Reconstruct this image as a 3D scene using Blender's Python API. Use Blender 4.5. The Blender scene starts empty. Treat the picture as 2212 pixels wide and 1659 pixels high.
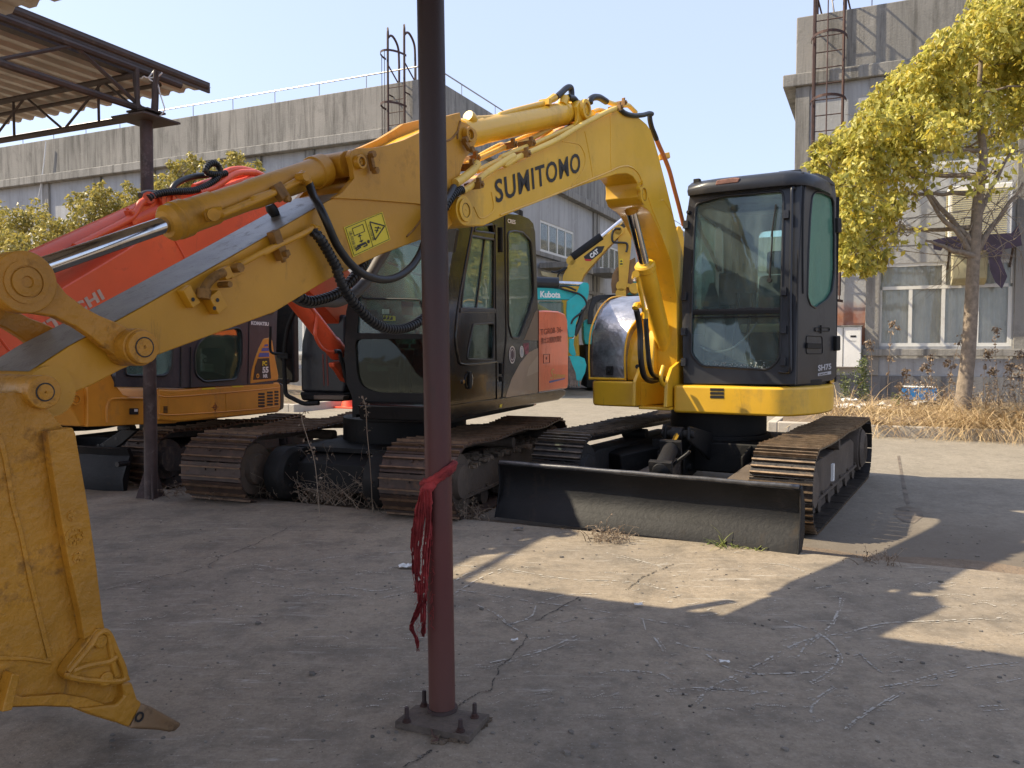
import bpy, bmesh, math, random
from mathutils import Vector, Matrix, noise, geometry
R = math.radians
random.seed(7)
V = Vector

# ------------------------------------------------------------------ camera, sky, sun
scene = bpy.context.scene
PITCH = math.atan2(74.5, 1726.0)
cam_d = bpy.data.cameras.new('camera')
cam = bpy.data.objects.new('camera', cam_d)
scene.collection.objects.link(cam)
cam.location = (0, 0, 1.35)
cam.rotation_euler = (R(90) - PITCH, 0, 0)
cam_d.sensor_width = 36
cam_d.lens = 36 * 1726 / 2212
cam_d.clip_start = 0.05
cam_d.clip_end = 1500
scene.camera = cam

SUN_ELEV = 45.5
TO_SUN = V((-0.99, 0.10, 0)).normalized() * math.cos(R(SUN_ELEV)) + V((0, 0, math.sin(R(SUN_ELEV))))
world = bpy.data.worlds.new('World')
scene.world = world
world.use_nodes = True
wn = world.node_tree
wn.nodes.clear()
sky = wn.nodes.new('ShaderNodeTexSky')
sky.sky_type = 'NISHITA'
sky.sun_disc = False
sky.sun_elevation = R(SUN_ELEV)
sky.sun_rotation = math.atan2(TO_SUN.x, TO_SUN.y)
sky.air_density = 1.0
sky.dust_density = 2.0
sky.ozone_density = 1.0
bg = wn.nodes.new('ShaderNodeBackground')
bg.inputs['Strength'].default_value = 0.15
wo = wn.nodes.new('ShaderNodeOutputWorld')
hz_ = wn.nodes.new('ShaderNodeMix')
hz_.data_type = 'RGBA'
hz_.inputs[0].default_value = 0.78
hz_.inputs[7].default_value = (1.42, 1.62, 2.25, 1)   # constant pale blue mixed in to even out the sky tone
wn.links.new(sky.outputs[0], hz_.inputs[6])
wn.links.new(hz_.outputs[2], bg.inputs[0])
wn.links.new(bg.outputs[0], wo.inputs[0])
sun_d = bpy.data.lights.new('sun', 'SUN')
sun_d.energy = 2.8
sun_d.angle = R(0.55)
sun_d.color = (1.0, 0.87, 0.65)
sun = bpy.data.objects.new('sun', sun_d)
scene.collection.objects.link(sun)
sun.rotation_euler = (-TO_SUN).to_track_quat('-Z', 'Y').to_euler()
sun.location = (-10, 5, 20)
vs = scene.view_settings
vs.view_transform = 'Standard'
vs.look = 'None'
vs.gamma = 1
vs.exposure = 1.6
scene.cycles.max_bounces = 8
scene.cycles.transparent_max_bounces = 16
scene.cycles.diffuse_bounces = 4

# ------------------------------------------------------------------ measuring helpers
CAM = V((0, 0, 1.35))
FW = V((0, math.cos(PITCH), -math.sin(PITCH)))
UP = V((0, math.sin(PITCH), math.cos(PITCH)))
RT = V((1, 0, 0))
CR = {'A': (0, 324, .2686), 'B': (0, 540, .2686), 'C': (540, 162, .2686), 'D': (1080, 162, .2441),
      'E': (1404, 270, .2197), 'F': (1404, 540, .2197), 'G': (1026, 810, .2441), 'H': (1404, 810, .2441),
      'I': (702, 432, .2686), 'J': (108, 810, .2441), 'K': (486, 810, .293), 'L': (0, 918, .4467),
      'M': (810, 972, .4138), 'N': (1620, 0, .293), 'O': (1728, 486, .2929), 'P': (1134, 459, .2767),
      'Q': (540, 621, .17905), 'RR': (810, 81, .1465), 'S': (1080, 918, .3418), 'T': (0, 810, .16275),
      'U': (918, 1080, .5849), 'W': (0, 0, .2686), 'X': (0, 0, 1.0)}

def px(c, *pts):
    ox, oy, s = CR[c]
    r = [(ox + x * s, oy + y * s) for x, y in pts]
    return r if len(r) > 1 else r[0]

def ray(x, y):
    return FW + RT * ((x - 1106) / 1726.0) - UP * ((y - 829.5) / 1726.0)

def hit(x, y, P0, N):
    d = ray(x, y)
    return CAM + d * ((V(P0) - CAM).dot(N) / d.dot(N))

def gz(x, y, z=0.0):
    return hit(x, y, (0, 0, z), V((0, 0, 1)))

class Frame:
    def __init__(s, deg):
        a = R(deg)
        s.U = V((math.cos(a), -math.sin(a), 0))
        s.Vv = V((math.sin(a), math.cos(a), 0))
    def __call__(s, u, v, z=0.0):
        return s.U * u + s.Vv * v + V((0, 0, z))
    def hu(s, x, y, u):
        return hit(x, y, s.U * u, s.U)
    def hv(s, x, y, v):
        return hit(x, y, s.Vv * v, s.Vv)
    def co(s, p):
        return (p.dot(s.U), p.dot(s.Vv), p.z)

F0 = Frame(24.5)
F1 = Frame(30.5)
F2 = Frame(20.5)
F3 = Frame(21.5)

def smooth(pts, k=6):
    """Catmull-Rom resampling"""
    pts = [V(p) for p in pts]
    if len(pts) < 3:
        return pts
    P = [pts[0] * 2 - pts[1]] + pts + [pts[-1] * 2 - pts[-2]]
    out = []
    for i in range(1, len(P) - 2):
        a, b, c, d = P[i - 1], P[i], P[i + 1], P[i + 2]
        for j in range(k):
            t = j / k
            out.append(0.5 * ((2 * b) + (c - a) * t + (2 * a - 5 * b + 4 * c - d) * t * t + (3 * b - a - 3 * c + d) * t ** 3))
    out.append(pts[-1])
    return out

# ------------------------------------------------------------------ mesh builder
class MB:
    def __init__(s):
        s.v = []
        s.f = []
    def add(s, vs_, fs):
        b = len(s.v)
        s.v += [V(p) for p in vs_]
        s.f += [tuple(b + i for i in f) for f in fs]
        return s
    def prism(s, loop, off):
        n = len(loop)
        off = V(off)
        vs_ = [V(p) for p in loop] + [V(p) + off for p in loop]
        fs = [tuple(range(n)), tuple(reversed(range(n, 2 * n)))]
        fs += [(i, n + i, n + (i + 1) % n, (i + 1) % n) for i in range(n)]
        return s.add(vs_, fs)
    def holed(s, outer, holes, off):
        off = V(off)
        s.hole = True
        loops = [[V(p) for p in outer]] + [[V(p) for p in h] for h in holes]
        tris = geometry.tessellate_polygon(loops)
        flat = [p for l in loops for p in l]
        n = len(flat)
        fs = [tuple(t) for t in tris] + [tuple(n + i for i in reversed(t)) for t in tris]
        b = 0
        for l in loops:
            m = len(l)
            fs += [(b + i, n + b + i, n + b + (i + 1) % m, b + (i + 1) % m) for i in range(m)]
            b += m
        return s.add(flat + [p + off for p in flat], fs)
    def box(s, c, ax, ay, az):
        c, ax, ay, az = V(c), V(ax), V(ay), V(az)
        vs_ = [c + ax * i + ay * j + az * k for i in (-1, 1) for j in (-1, 1) for k in (-1, 1)]
        return s.add(vs_, [(0, 1, 3, 2), (4, 6, 7, 5), (0, 4, 5, 1), (2, 3, 7, 6), (0, 2, 6, 4), (1, 5, 7, 3)])
    def fbox(s, F, u0, u1, v0, v1, z0, z1):
        return s.box(F((u0 + u1) / 2, (v0 + v1) / 2, (z0 + z1) / 2), F.U * ((u1 - u0) / 2), F.Vv * ((v1 - v0) / 2), V((0, 0, (z1 - z0) / 2)))
    def bar(s, p0, p1, w, h=None, up=(0, 0, 1)):
        p0, p1 = V(p0), V(p1)
        h = h or w
        d = (p1 - p0)
        a = d.cross(V(up))
        if a.length < 1e-6:
            a = d.cross(V((1, 0, 0)))
        a.normalize()
        b = d.cross(a).normalized()
        return s.box((p0 + p1) / 2, d / 2, a * w / 2, b * h / 2)
    def tube(s, pts, r, n=10, cap=True):
        pts = [V(p) for p in pts]
        m = len(pts)
        rs = r if isinstance(r, (list, tuple)) else [r] * m
        t0 = (pts[1] - pts[0]).normalized()
        a = t0.cross(V((0, 0, 1)))
        if a.length < 1e-3:
            a = t0.cross(V((1, 0, 0)))
        a.normalize()
        b0 = len(s.v)
        for i, p in enumerate(pts):
            if i == 0:
                t = pts[1] - p
            elif i == m - 1:
                t = p - pts[i - 1]
            else:
                t = (pts[i + 1] - p).normalized() + (p - pts[i - 1]).normalized()
            if t.length < 1e-9:
                t = V((0, 0, 1))
            t.normalize()
            a = (a - t * a.dot(t))
            if a.length < 1e-6:
                a = t.orthogonal()
            a.normalize()
            b = t.cross(a)
            for j in range(n):
                an = 2 * math.pi * j / n
                s.v.append(p + (a * math.cos(an) + b * math.sin(an)) * rs[i])
        for i in range(m - 1):
            for j in range(n):
                k = (j + 1) % n
                s.f.append((b0 + i * n + j, b0 + i * n + k, b0 + (i + 1) * n + k, b0 + (i + 1) * n + j))
        if cap:
            s.f.append(tuple(b0 + j for j in reversed(range(n))))
            s.f.append(tuple(b0 + (m - 1) * n + j for j in range(n)))
        return s
    def cyl(s, p0, p1, r, r1=None, n=28):
        return s.tube([p0, p1], [r, r if r1 is None else r1], n)
    def ring(s, c, axis, r0, r1, h, n=28):
        """annulus of thickness h along axis"""
        c, axis = V(c), V(axis).normalized()
        a = axis.orthogonal().normalized()
        b = axis.cross(a)
        prof = [(r0, 0), (r1, 0), (r1, h), (r0, h)]
        b0 = len(s.v)
        for j in range(n):
            an = 2 * math.pi * j / n
            d = a * math.cos(an) + b * math.sin(an)
            for rr, hh in prof:
                s.v.append(c + d * rr + axis * hh)
        for j in range(n):
            k = (j + 1) % n
            for q in range(4):
                w = (q + 1) % 4
                s.f.append((b0 + j * 4 + q, b0 + k * 4 + q, b0 + k * 4 + w, b0 + j * 4 + w))
        return s
    def lathe(s, c, axis, prof, n=28):
        """prof list of (r, h) along axis, closed with caps"""
        c, axis = V(c), V(axis).normalized()
        pts = [c + axis * h for r, h in prof]
        a = axis.orthogonal().normalized()
        b = axis.cross(a)
        b0 = len(s.v)
        for (r, h), p in zip(prof, pts):
            for j in range(n):
                an = 2 * math.pi * j / n
                s.v.append(p + (a * math.cos(an) + b * math.sin(an)) * max(r, 1e-4))
        for i in range(len(prof) - 1):
            for j in range(n):
                k = (j + 1) % n
                s.f.append((b0 + i * n + j, b0 + i * n + k, b0 + (i + 1) * n + k, b0 + (i + 1) * n + j))
        s.f.append(tuple(b0 + j for j in reversed(range(n))))
        s.f.append(tuple(b0 + (len(prof) - 1) * n + j for j in range(n)))
        return s
    def loft(s, loops):
        """list of equal-length 3D loops, capped"""
        n = len(loops[0])
        b0 = len(s.v)
        for l in loops:
            s.v += [V(p) for p in l]
        for i in range(len(loops) - 1):
            for j in range(n):
                k = (j + 1) % n
                s.f.append((b0 + i * n + j, b0 + i * n + k, b0 + (i + 1) * n + k, b0 + (i + 1) * n + j))
        s.f.append(tuple(b0 + j for j in reversed(range(n))))
        s.f.append(tuple(b0 + (len(loops) - 1) * n + j for j in range(n)))
        return s

ORG = {}
COL = scene.collection
def tag(o, label=None, cat=None, group=None, kind=None):
    if label: o['label'] = label
    if cat: o['category'] = cat
    if group: o['group'] = group
    if kind: o['kind'] = kind
    return o

def thing(name, label, cat, loc, group=None):
    o = bpy.data.objects.new(name, None)
    COL.objects.link(o)
    o.location = V(loc)
    o.empty_display_size = .2
    ORG[o.name] = V(loc)
    return tag(o, label, cat, group)

def obj(name, mb, mat, parent=None, bevel=0, seg=2, ang=38, raw=False, flat=False, org=None, label=None):
    me = bpy.data.meshes.new(name)
    o = bpy.data.objects.new(name, me)
    COL.objects.link(o)
    if parent is not None:
        L = ORG[parent.name]
        o.parent = parent
    else:
        if org is None:
            zs = min(p.z for p in mb.v)
            xs = sum((p.x for p in mb.v)) / len(mb.v)
            ys = sum((p.y for p in mb.v)) / len(mb.v)
            L = V((xs, ys, zs))
        else:
            L = V(org)
        o.location = L
    ORG[o.name] = L
    me.from_pydata([tuple(p - L) for p in mb.v], [], mb.f)
    if not raw:
        bm = bmesh.new()
        bm.from_mesh(me)
        if getattr(mb, 'hole', False):
            bmesh.ops.dissolve_degenerate(bm, dist=1e-5, edges=bm.edges)
            bmesh.ops.dissolve_limit(bm, angle_limit=.02, verts=[], edges=[e for e in bm.edges if len(e.link_faces) == 2 and e.calc_face_angle(0) < .02])
        bmesh.ops.recalc_face_normals(bm, faces=bm.faces)
        bm.to_mesh(me)
        bm.free()
    if not flat:
        me.polygons.foreach_set('use_smooth', [True] * len(me.polygons))
        if not raw:
            me.set_sharp_from_angle(angle=R(ang))
    me.materials.append(mat)
    if bevel:
        b = o.modifiers.new('bevel', 'BEVEL')
        b.width = bevel
        b.segments = seg
        b.limit_method = 'ANGLE'
        b.angle_limit = R(35)
        b.harden_normals = not flat
    if label: o['label'] = label
    me.update()
    return o

def part(name, build, mat, parent, **k):
    mb = MB()
    build(mb)
    return obj(name, mb, mat, parent, **k)

def text(body, name, mat, parent, O, ex, ey, bold=0.0, shear=0.0, lift=.003, thick=.001, spacing=1.0, label=None):
    """letters filling the parallelogram O, O+ex, O+ey"""
    cu = bpy.data.curves.new(name, 'FONT')
    cu.body = body
    cu.size = 1.0
    cu.offset = bold
    cu.shear = shear
    cu.space_character = spacing
    cu.resolution_u = 3
    to = bpy.data.objects.new('t', cu)
    COL.objects.link(to)
    me = bpy.data.meshes.new_from_object(to)
    bpy.data.objects.remove(to)
    bpy.data.curves.remove(cu)
    mb = MB()
    if len(me.vertices) == 0:
        return None
    xs = [p.co.x for p in me.vertices]
    ys = [p.co.y for p in me.vertices]
    x0, x1, y0, y1 = min(xs), max(xs), min(ys), max(ys)
    O, ex, ey = V(O), V(ex), V(ey)
    n = ex.cross(ey).normalized()
    if n.dot(CAM - O) < 0:
        n = -n
    vs_ = [O + ex * ((p.co.x - x0) / (x1 - x0)) + ey * ((p.co.y - y0) / (y1 - y0)) + n * lift for p in me.vertices]
    mb.add(vs_, [tuple(p.vertices) for p in me.polygons])
    bpy.data.meshes.remove(me)
    return obj(name, mb, mat, parent, raw=True, flat=True, label=label)

def textpx(body, name, mat, parent, hitf, bl, br, tl, **k):
    O = hitf(*bl)
    return text(body, name, mat, parent, O, hitf(*br) - O, hitf(*tl) - O, **k)

# ------------------------------------------------------------------ materials
def lin(r, g, b):
    f = lambda c: (c / 255 / 12.92) if c / 255 <= .04045 else ((c / 255 + .055) / 1.055) ** 2.4
    return (f(r), f(g), f(b))

class NT:
    def __init__(s, name):
        s.m = bpy.data.materials.new(name)
        s.m.use_nodes = True
        s.t = s.m.node_tree
        s.t.nodes.clear()
        s.out = s.t.nodes.new('ShaderNodeOutputMaterial')
        s.b = s.t.nodes.new('ShaderNodeBsdfPrincipled')
        s.t.links.new(s.b.outputs[0], s.out.inputs[0])
        s.tc = s.t.nodes.new('ShaderNodeNewGeometry')
    def n(s, k, **kw):
        x = s.t.nodes.new(k)
        for a, b in kw.items():
            setattr(x, a, b)
        return x
    def l(s, a, b):
        s.t.links.new(a, b)
    def mapping(s, scale=(1, 1, 1), rot=(0, 0, 0), loc=(0, 0, 0)):
        m = s.n('ShaderNodeMapping')
        m.inputs['Scale'].default_value = scale
        m.inputs['Rotation'].default_value = rot
        m.inputs['Location'].default_value = loc
        s.l(s.tc.outputs['Position'], m.inputs[0])
        return m.outputs[0]
    def noise(s, vec, scale, detail=6, rough=.6, dist=0):
        x = s.n('ShaderNodeTexNoise')
        x.inputs['Scale'].default_value = scale
        x.inputs['Detail'].default_value = detail
        x.inputs['Roughness'].default_value = rough
        x.inputs['Distortion'].default_value = dist
        s.l(vec, x.inputs['Vector'])
        return x.outputs[0]
    def ramp(s, fac, stops):
        x = s.n('ShaderNodeValToRGB')
        e = x.color_ramp.elements
        while len(e) < len(stops):
            e.new(.5)
        for el, (p, c) in zip(e, stops):
            el.position = p
            el.color = tuple(c) + (1,) if len(c) == 3 else c
        s.l(fac, x.inputs[0])
        return x.outputs[0]
    def step(s, fac, a, b):
        x = s.n('ShaderNodeMapRange')
        x.inputs[1].default_value = a
        x.inputs[2].default_value = b
        s.l(fac, x.inputs[0])
        return x.outputs[0]
    def mix(s, fac, a, b, mode='MIX'):
        x = s.n('ShaderNodeMix', data_type='RGBA', blend_type=mode)
        for v_, i in ((fac, 0), (a, 6), (b, 7)):
            if isinstance(v_, (int, float)):
                x.inputs[i].default_value = v_
            elif isinstance(v_, tuple):
                x.inputs[i].default_value = tuple(v_) + (1,) if len(v_) == 3 else v_
            else:
                s.l(v_, x.inputs[i])
        return x.outputs[2]
    def math(s, op, a, b=0.0):
        x = s.n('ShaderNodeMath', operation=op)
        for v_, i in ((a, 0), (b, 1)):
            if isinstance(v_, (int, float)):
                x.inputs[i].default_value = v_
            else:
                s.l(v_, x.inputs[i])
        return x.outputs[0]
    def bump(s, h, strength, dist=.01):
        x = s.n('ShaderNodeBump')
        x.inputs['Strength'].default_value = strength
        x.inputs['Distance'].default_value = dist
        s.l(h, x.inputs['Height'])
        s.l(x.outputs[0], s.b.inputs['Normal'])
    def set(s, col=None, rough=None, metal=None, coat=None, spec=None):
        for v_, k in ((col, 'Base Color'), (rough, 'Roughness'), (metal, 'Metallic'), (coat, 'Coat Weight'), (spec, 'Specular IOR Level')):
            if v_ is None: continue
            if isinstance(v_, (int, float)):
                s.b.inputs[k].default_value = v_
            elif isinstance(v_, tuple):
                s.b.inputs[k].default_value = tuple(v_) + (1,)
            else:
                s.l(v_, s.b.inputs[k])
        return s

def mat(name, col, rough=.5, metal=0.0, var=.12, vs_=2.5, dirt=None, ds=4.0, damt=.5, streak=False, bump=.15, bs=40, bd=.004, coat=0, spec=.5, chips=None):
    k = NT(name)
    P = k.mapping()
    n1 = k.noise(P, vs_, 5)
    c = k.mix(k.step(n1, .3, .7), tuple(x * (1 - var) for x in col), tuple(min(1, x * (1 + var)) for x in col))
    r = rough
    if dirt:
        Pd = k.mapping((1, 1, .18)) if streak else P
        n2 = k.noise(Pd, ds, 8, .68, .3)
        n3 = k.noise(P, ds * 6, 4, .7)
        d = k.step(k.math('ADD', n2, k.math('MULTIPLY', k.math('SUBTRACT', n3, .5), .35)), .56, .72)
        d = k.math('MULTIPLY', d, damt)
        c = k.mix(d, c, tuple(dirt))
        r = k.math('ADD', k.math('MULTIPLY', d, .4), rough)
    if chips:
        n4 = k.noise(k.mapping(loc=(7, 3, 9)), 19, 9, .78, .6)
        n5 = k.noise(k.mapping((1, 1, .12), loc=(1, 5, 2)), 11, 8, .8, .2)
        cf = k.math('MAXIMUM', k.step(n4, .665, .69), k.math('MULTIPLY', k.step(n5, .60, .70), .45))
        c = k.mix(cf, c, chips)
        r = k.math('ADD', k.math('MULTIPLY', cf, .3), r)
    k.set(c, r, metal, coat, spec)
    if bump:
        k.bump(k.noise(P, bs, 4, .6), bump, bd)
    return k.m
M = {}
DUST = (.22, .17, .115)
RUST = (.10, .035, .018)
M['yellow'] = mat('paint_yellow', (.74, .415, .022), .36, var=.09, dirt=(.33, .20, .05), ds=2.2, damt=.5, streak=True, bump=.10, bs=9, bd=.012, coat=.25, chips=(.10, .055, .025))
M['arm_yellow'] = mat('paint_ochre', (.54, .262, .015), .42, var=.14, vs_=1.6, dirt=(.20, .10, .02), ds=2.4, damt=.55, bump=.22, bs=26, bd=.008, chips=(.10, .055, .025))
M['bucket_yellow'] = mat('paint_bucket', (.45, .205, .016), .5, var=.22, vs_=3, dirt=(.13, .06, .018), ds=6, damt=.8, bump=.9, bs=16, bd=.012, chips=(.10, .055, .025))
M['k_yellow'] = mat('paint_komatsu', (.64, .27, .025), .42, var=.13, dirt=(.26, .13, .05), ds=2.5, damt=.5, streak=True, bump=.1, coat=.1, chips=(.10, .055, .025))
M['c_yellow'] = mat('paint_far_yellow', (.62, .36, .03), .4, var=.1, dirt=(.3, .2, .08), damt=.3)
M['sheen_top'] = mat('sky_sheen_plate', (.20, .19, .165), .33, var=.25, vs_=9, dirt=(.10, .09, .075), ds=14, damt=.6, bump=.4, bs=90)  # grey carries the sky's sheen on the arm top
M['red'] = mat('paint_red_orange', (.70, .095, .032), .40, var=.12, vs_=1.5, dirt=(.26, .05, .03), ds=3, damt=.45, bump=.1, coat=.15, chips=(.10, .055, .025))
M['orange'] = mat('paint_orange', (.78, .13, .03), .35, var=.12, dirt=(.45, .13, .07), ds=3, damt=.5, streak=True, bump=.08, coat=.2, chips=(.10, .055, .025))
M['teal'] = mat('paint_teal', (.012, .36, .37), .4, var=.15, dirt=(.10, .22, .2), damt=.4, bump=.1)
M['cab'] = mat('cab_charcoal', (.020, .0215, .026), .34, var=.25, vs_=4, dirt=(.075, .07, .066), ds=2.6, damt=.5, streak=True, bump=.12, bs=30, coat=.1, spec=.35)
M['gloss_black'] = mat('gloss_black', (.009, .008, .0075), .14, var=.25, dirt=(.022, .018, .014), ds=3, damt=.4, bump=.08, bs=5, bd=.02, coat=.12, spec=.4)
M['black'] = mat('matt_black', (.011, .0105, .010), .62, var=.3, dirt=(.05, .042, .034), damt=.6, bump=.4, spec=.28)
M['blade'] = mat('blade_black', (.009, .0088, .0095), .6, var=.4, vs_=3, dirt=(.050, .038, .028), ds=4, damt=.6, streak=True, spec=.3, bump=.5, bs=30, bd=.006)
M['track'] = mat('track_steel', (.030, .026, .024), .42, .35, var=.4, vs_=9, dirt=(.12, .085, .055), ds=7, damt=.75, bump=.4, bs=50)
M['rust_track'] = mat('rusty_track_steel', (.060, .038, .029), .5, .25, var=.35, vs_=9, dirt=(.17, .095, .055), ds=6, damt=.8, bump=.4, bs=50)
M['bar_steel'] = mat('bare_bar_steel', (.26, .18, .11), .38, .6, var=.4, vs_=14, dirt=(.12, .05, .02), ds=9, damt=.7)
M['chassis'] = mat('chassis_grime', (.035, .032, .03), .7, var=.35, dirt=(.17, .135, .10), ds=3.5, damt=.8, streak=True, bump=.6, bs=30, bd=.01)
M['dusty'] = mat('dusty_frame', (.10, .075, .055), .8, var=.3, dirt=(.21, .165, .12), ds=4, damt=.8, bump=.7, bs=35, bd=.01)
M['rubber'] = mat('black_rubber', (.012, .012, .013), .42, var=.3, dirt=(.06, .05, .045), ds=8, damt=.35, bump=.2)
M['chrome'] = mat('chrome', (.62, .62, .64), .1, 1.0, var=.15, vs_=8, dirt=(.1, .07, .05), ds=10, damt=.3, bump=0)
M['steel'] = mat('steel', (.30, .29, .28), .35, .8, bump=.1)
M['silver'] = mat('scuffed_silver_hood', (.30, .30, .32), .28, .8, var=.6, vs_=5, dirt=(.03, .03, .032), ds=3, damt=.7, bump=.5, bs=7, bd=.02)
M['pipe'] = mat('post_paint', (.075, .032, .028), .5, var=.25, vs_=4, dirt=(.03, .016, .014), ds=8, damt=.7, bump=.25, bs=45)
M['oldpost'] = mat('old_post', (.055, .034, .030), .65, var=.4, vs_=7, dirt=(.20, .17, .15), ds=8, damt=.5, bump=.4)
M['rusty'] = mat('rusty_tube', (.050, .022, .016), .7, var=.45, vs_=8, dirt=(.12, .05, .03), ds=9, damt=.6, bump=.4)
M['white'] = mat('white_paint', (.74, .73, .70), .45, var=.06, dirt=(.4, .36, .3), ds=3, damt=.35, streak=True, bump=.05)
M['winframe'] = mat('window_frame', (.62, .61, .57), .45, var=.08, dirt=(.3, .28, .25), ds=3, damt=.4, bump=.05)
M['curtain'] = mat('curtain', (.80, .78, .72), .9, var=.12, vs_=3, bump=.2, bs=10)
M['beige'] = mat('seat_cloth', (.42, .38, .24), .9, var=.2)
M['seat'] = mat('seat_grey', (.06, .065, .06), .85, var=.2)
M['ragcloth'] = mat('red_rag', (.27, .028, .028), .9, var=.45, vs_=12, dirt=(.06, .012, .012), ds=14, damt=.85, bump=1, bs=120, bd=.003)
M['purplecloth'] = mat('purple_cloth', (.020, .014, .034), .9, var=.4, vs_=6, bump=.5)
M['cone'] = mat('cone_orange', (.80, .07, .02), .5, var=.1, dirt=(.25, .03, .01), ds=8, damt=.5)
M['decal_y'] = mat('decal_yellow', (.72, .56, .02), .4, var=.06, bump=0)
M['ink'] = mat('ink_black', (.012, .011, .011), .5, var=.15, bump=0)
M['letter_grey'] = mat('letter_grey', (.46, .36, .31), .6, var=.15, vs_=30, dirt=(.5, .12, .07), ds=25, damt=.3, bump=0)
M['letter_white'] = mat('letter_white', (.70, .69, .66), .5, var=.06, bump=0)
M['letter_silver'] = mat('letter_silver', (.42, .42, .44), .45, var=.1, bump=0)
M['letter_gold'] = mat('letter_gold', (.62, .42, .12), .5, var=.1, bump=0)
M['letter_red'] = mat('letter_red', (.17, .030, .018), .6, var=.15, bump=0)
M['blue'] = mat('stripe_blue', (.06, .09, .33), .5, var=.1, bump=0)
M['cat_red'] = mat('stripe_red', (.5, .015, .02), .5, bump=0)
M['tan'] = mat('swoosh_tan', (.30, .225, .165), .4, var=.15, bump=.05, coat=.2)
M['bark'] = mat('bark', (.22, .175, .13), .9, var=.35, vs_=12, dirt=(.33, .27, .2), ds=18, damt=.6, bump=1, bs=60, bd=.012)
M['stonekerb'] = mat('kerb_concrete', (.40, .36, .30), .85, var=.15, dirt=(.2, .17, .13), damt=.4, bump=.5)
M['paper'] = mat('paper_litter', (.66, .65, .62), .8, var=.12, bump=.4)
M['bluecrate'] = mat('blue_plastic', (.02, .17, .42), .5, var=.2, dirt=(.3, .27, .2), damt=.4)
M['roofsheet'] = mat('roof_sheet', (.42, .39, .35), .55, .1, var=.15, vs_=2, dirt=(.16, .12, .09), ds=2, damt=.5, bump=.05)
M['truss'] = mat('truss_brown', (.050, .034, .028), .7, var=.3, vs_=6, dirt=(.14, .11, .09), ds=7, damt=.4, bump=.3)
M['soil'] = mat('soil', (.17, .125, .085), .95, var=.3, vs_=3, dirt=(.30, .24, .17), ds=6, damt=.7, bump=1, bs=40, bd=.02)
M['door_sticker'] = mat('sticker_grey', (.33, .36, .4), .5, var=.2, bump=0)
M['plum'] = mat('sticker_plum', (.05, .025, .05), .5, bump=0)

def glass(name, tint, gloss=1.0, rough=.02, opaq=0.0, dust_sheen=(.35, .36, .33), dm=.10):
    k = NT(name)
    k.t.nodes.remove(k.b)
    tr = k.n('ShaderNodeBsdfTransparent')
    tr.inputs[0].default_value = tuple(tint) + (1,)
    gl = k.n('ShaderNodeBsdfGlossy')
    gl.inputs['Roughness'].default_value = rough
    gl.inputs['Color'].default_value = (.9, .95, .95, 1)
    P = k.mapping()
    bp = k.n('ShaderNodeBump')
    bp.inputs['Strength'].default_value = .06
    bp.inputs['Distance'].default_value = .02
    k.l(k.noise(P, 3.0, 2), bp.inputs['Height'])
    k.l(bp.outputs[0], gl.inputs['Normal'])
    fr = k.n('ShaderNodeFresnel')
    fr.inputs[0].default_value = 1.5
    m1 = k.n('ShaderNodeMixShader')
    k.l(k.math('MULTIPLY', fr.outputs[0], gloss), m1.inputs[0])
    k.l(tr.outputs[0], m1.inputs[1])
    k.l(gl.outputs[0], m1.inputs[2])
    df = k.n('ShaderNodeBsdfDiffuse')
    df.inputs[0].default_value = tuple(dust_sheen) + (1,)  # film colour: dust, plus reflected brightness painted into some panes
    Pd = k.mapping((1, 1, .3))
    d = k.step(k.noise(Pd, 5, 8, .7, .4), .45, .85)
    m2 = k.n('ShaderNodeMixShader')
    k.l(k.math('ADD', k.math('MULTIPLY', d, dm + opaq), opaq), m2.inputs[0])
    k.l(m1.outputs[0], m2.inputs[1])
    k.l(df.outputs[0], m2.inputs[2])
    k.l(m2.outputs[0], k.out.inputs[0])
    return k.m
M['glass_green'] = glass('glass_green', (.84, .96, .90), 1.1, opaq=.10, dust_sheen=(.42,.60,.55))  # film lightened to stand in for bright reflections on these panes
M['glass_dark'] = glass('glass_dark', (.66, .76, .72), .7, opaq=.01, dm=.03, dust_sheen=(.2, .22, .2))
M['glass_clear'] = glass('glass_clear', (.90, .98, .95), .9, opaq=.06, dust_sheen=(.42,.54,.52))
M['glass_milky'] = glass('glass_milky', (.70, .90, .80), .8, rough=.12, opaq=.30, dust_sheen=(.16, .34, .26))
M['winglass'] = glass('window_glass', (.95, .96, .95), 1.0, opaq=.08, dust_sheen=(.5, .5, .48))

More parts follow.
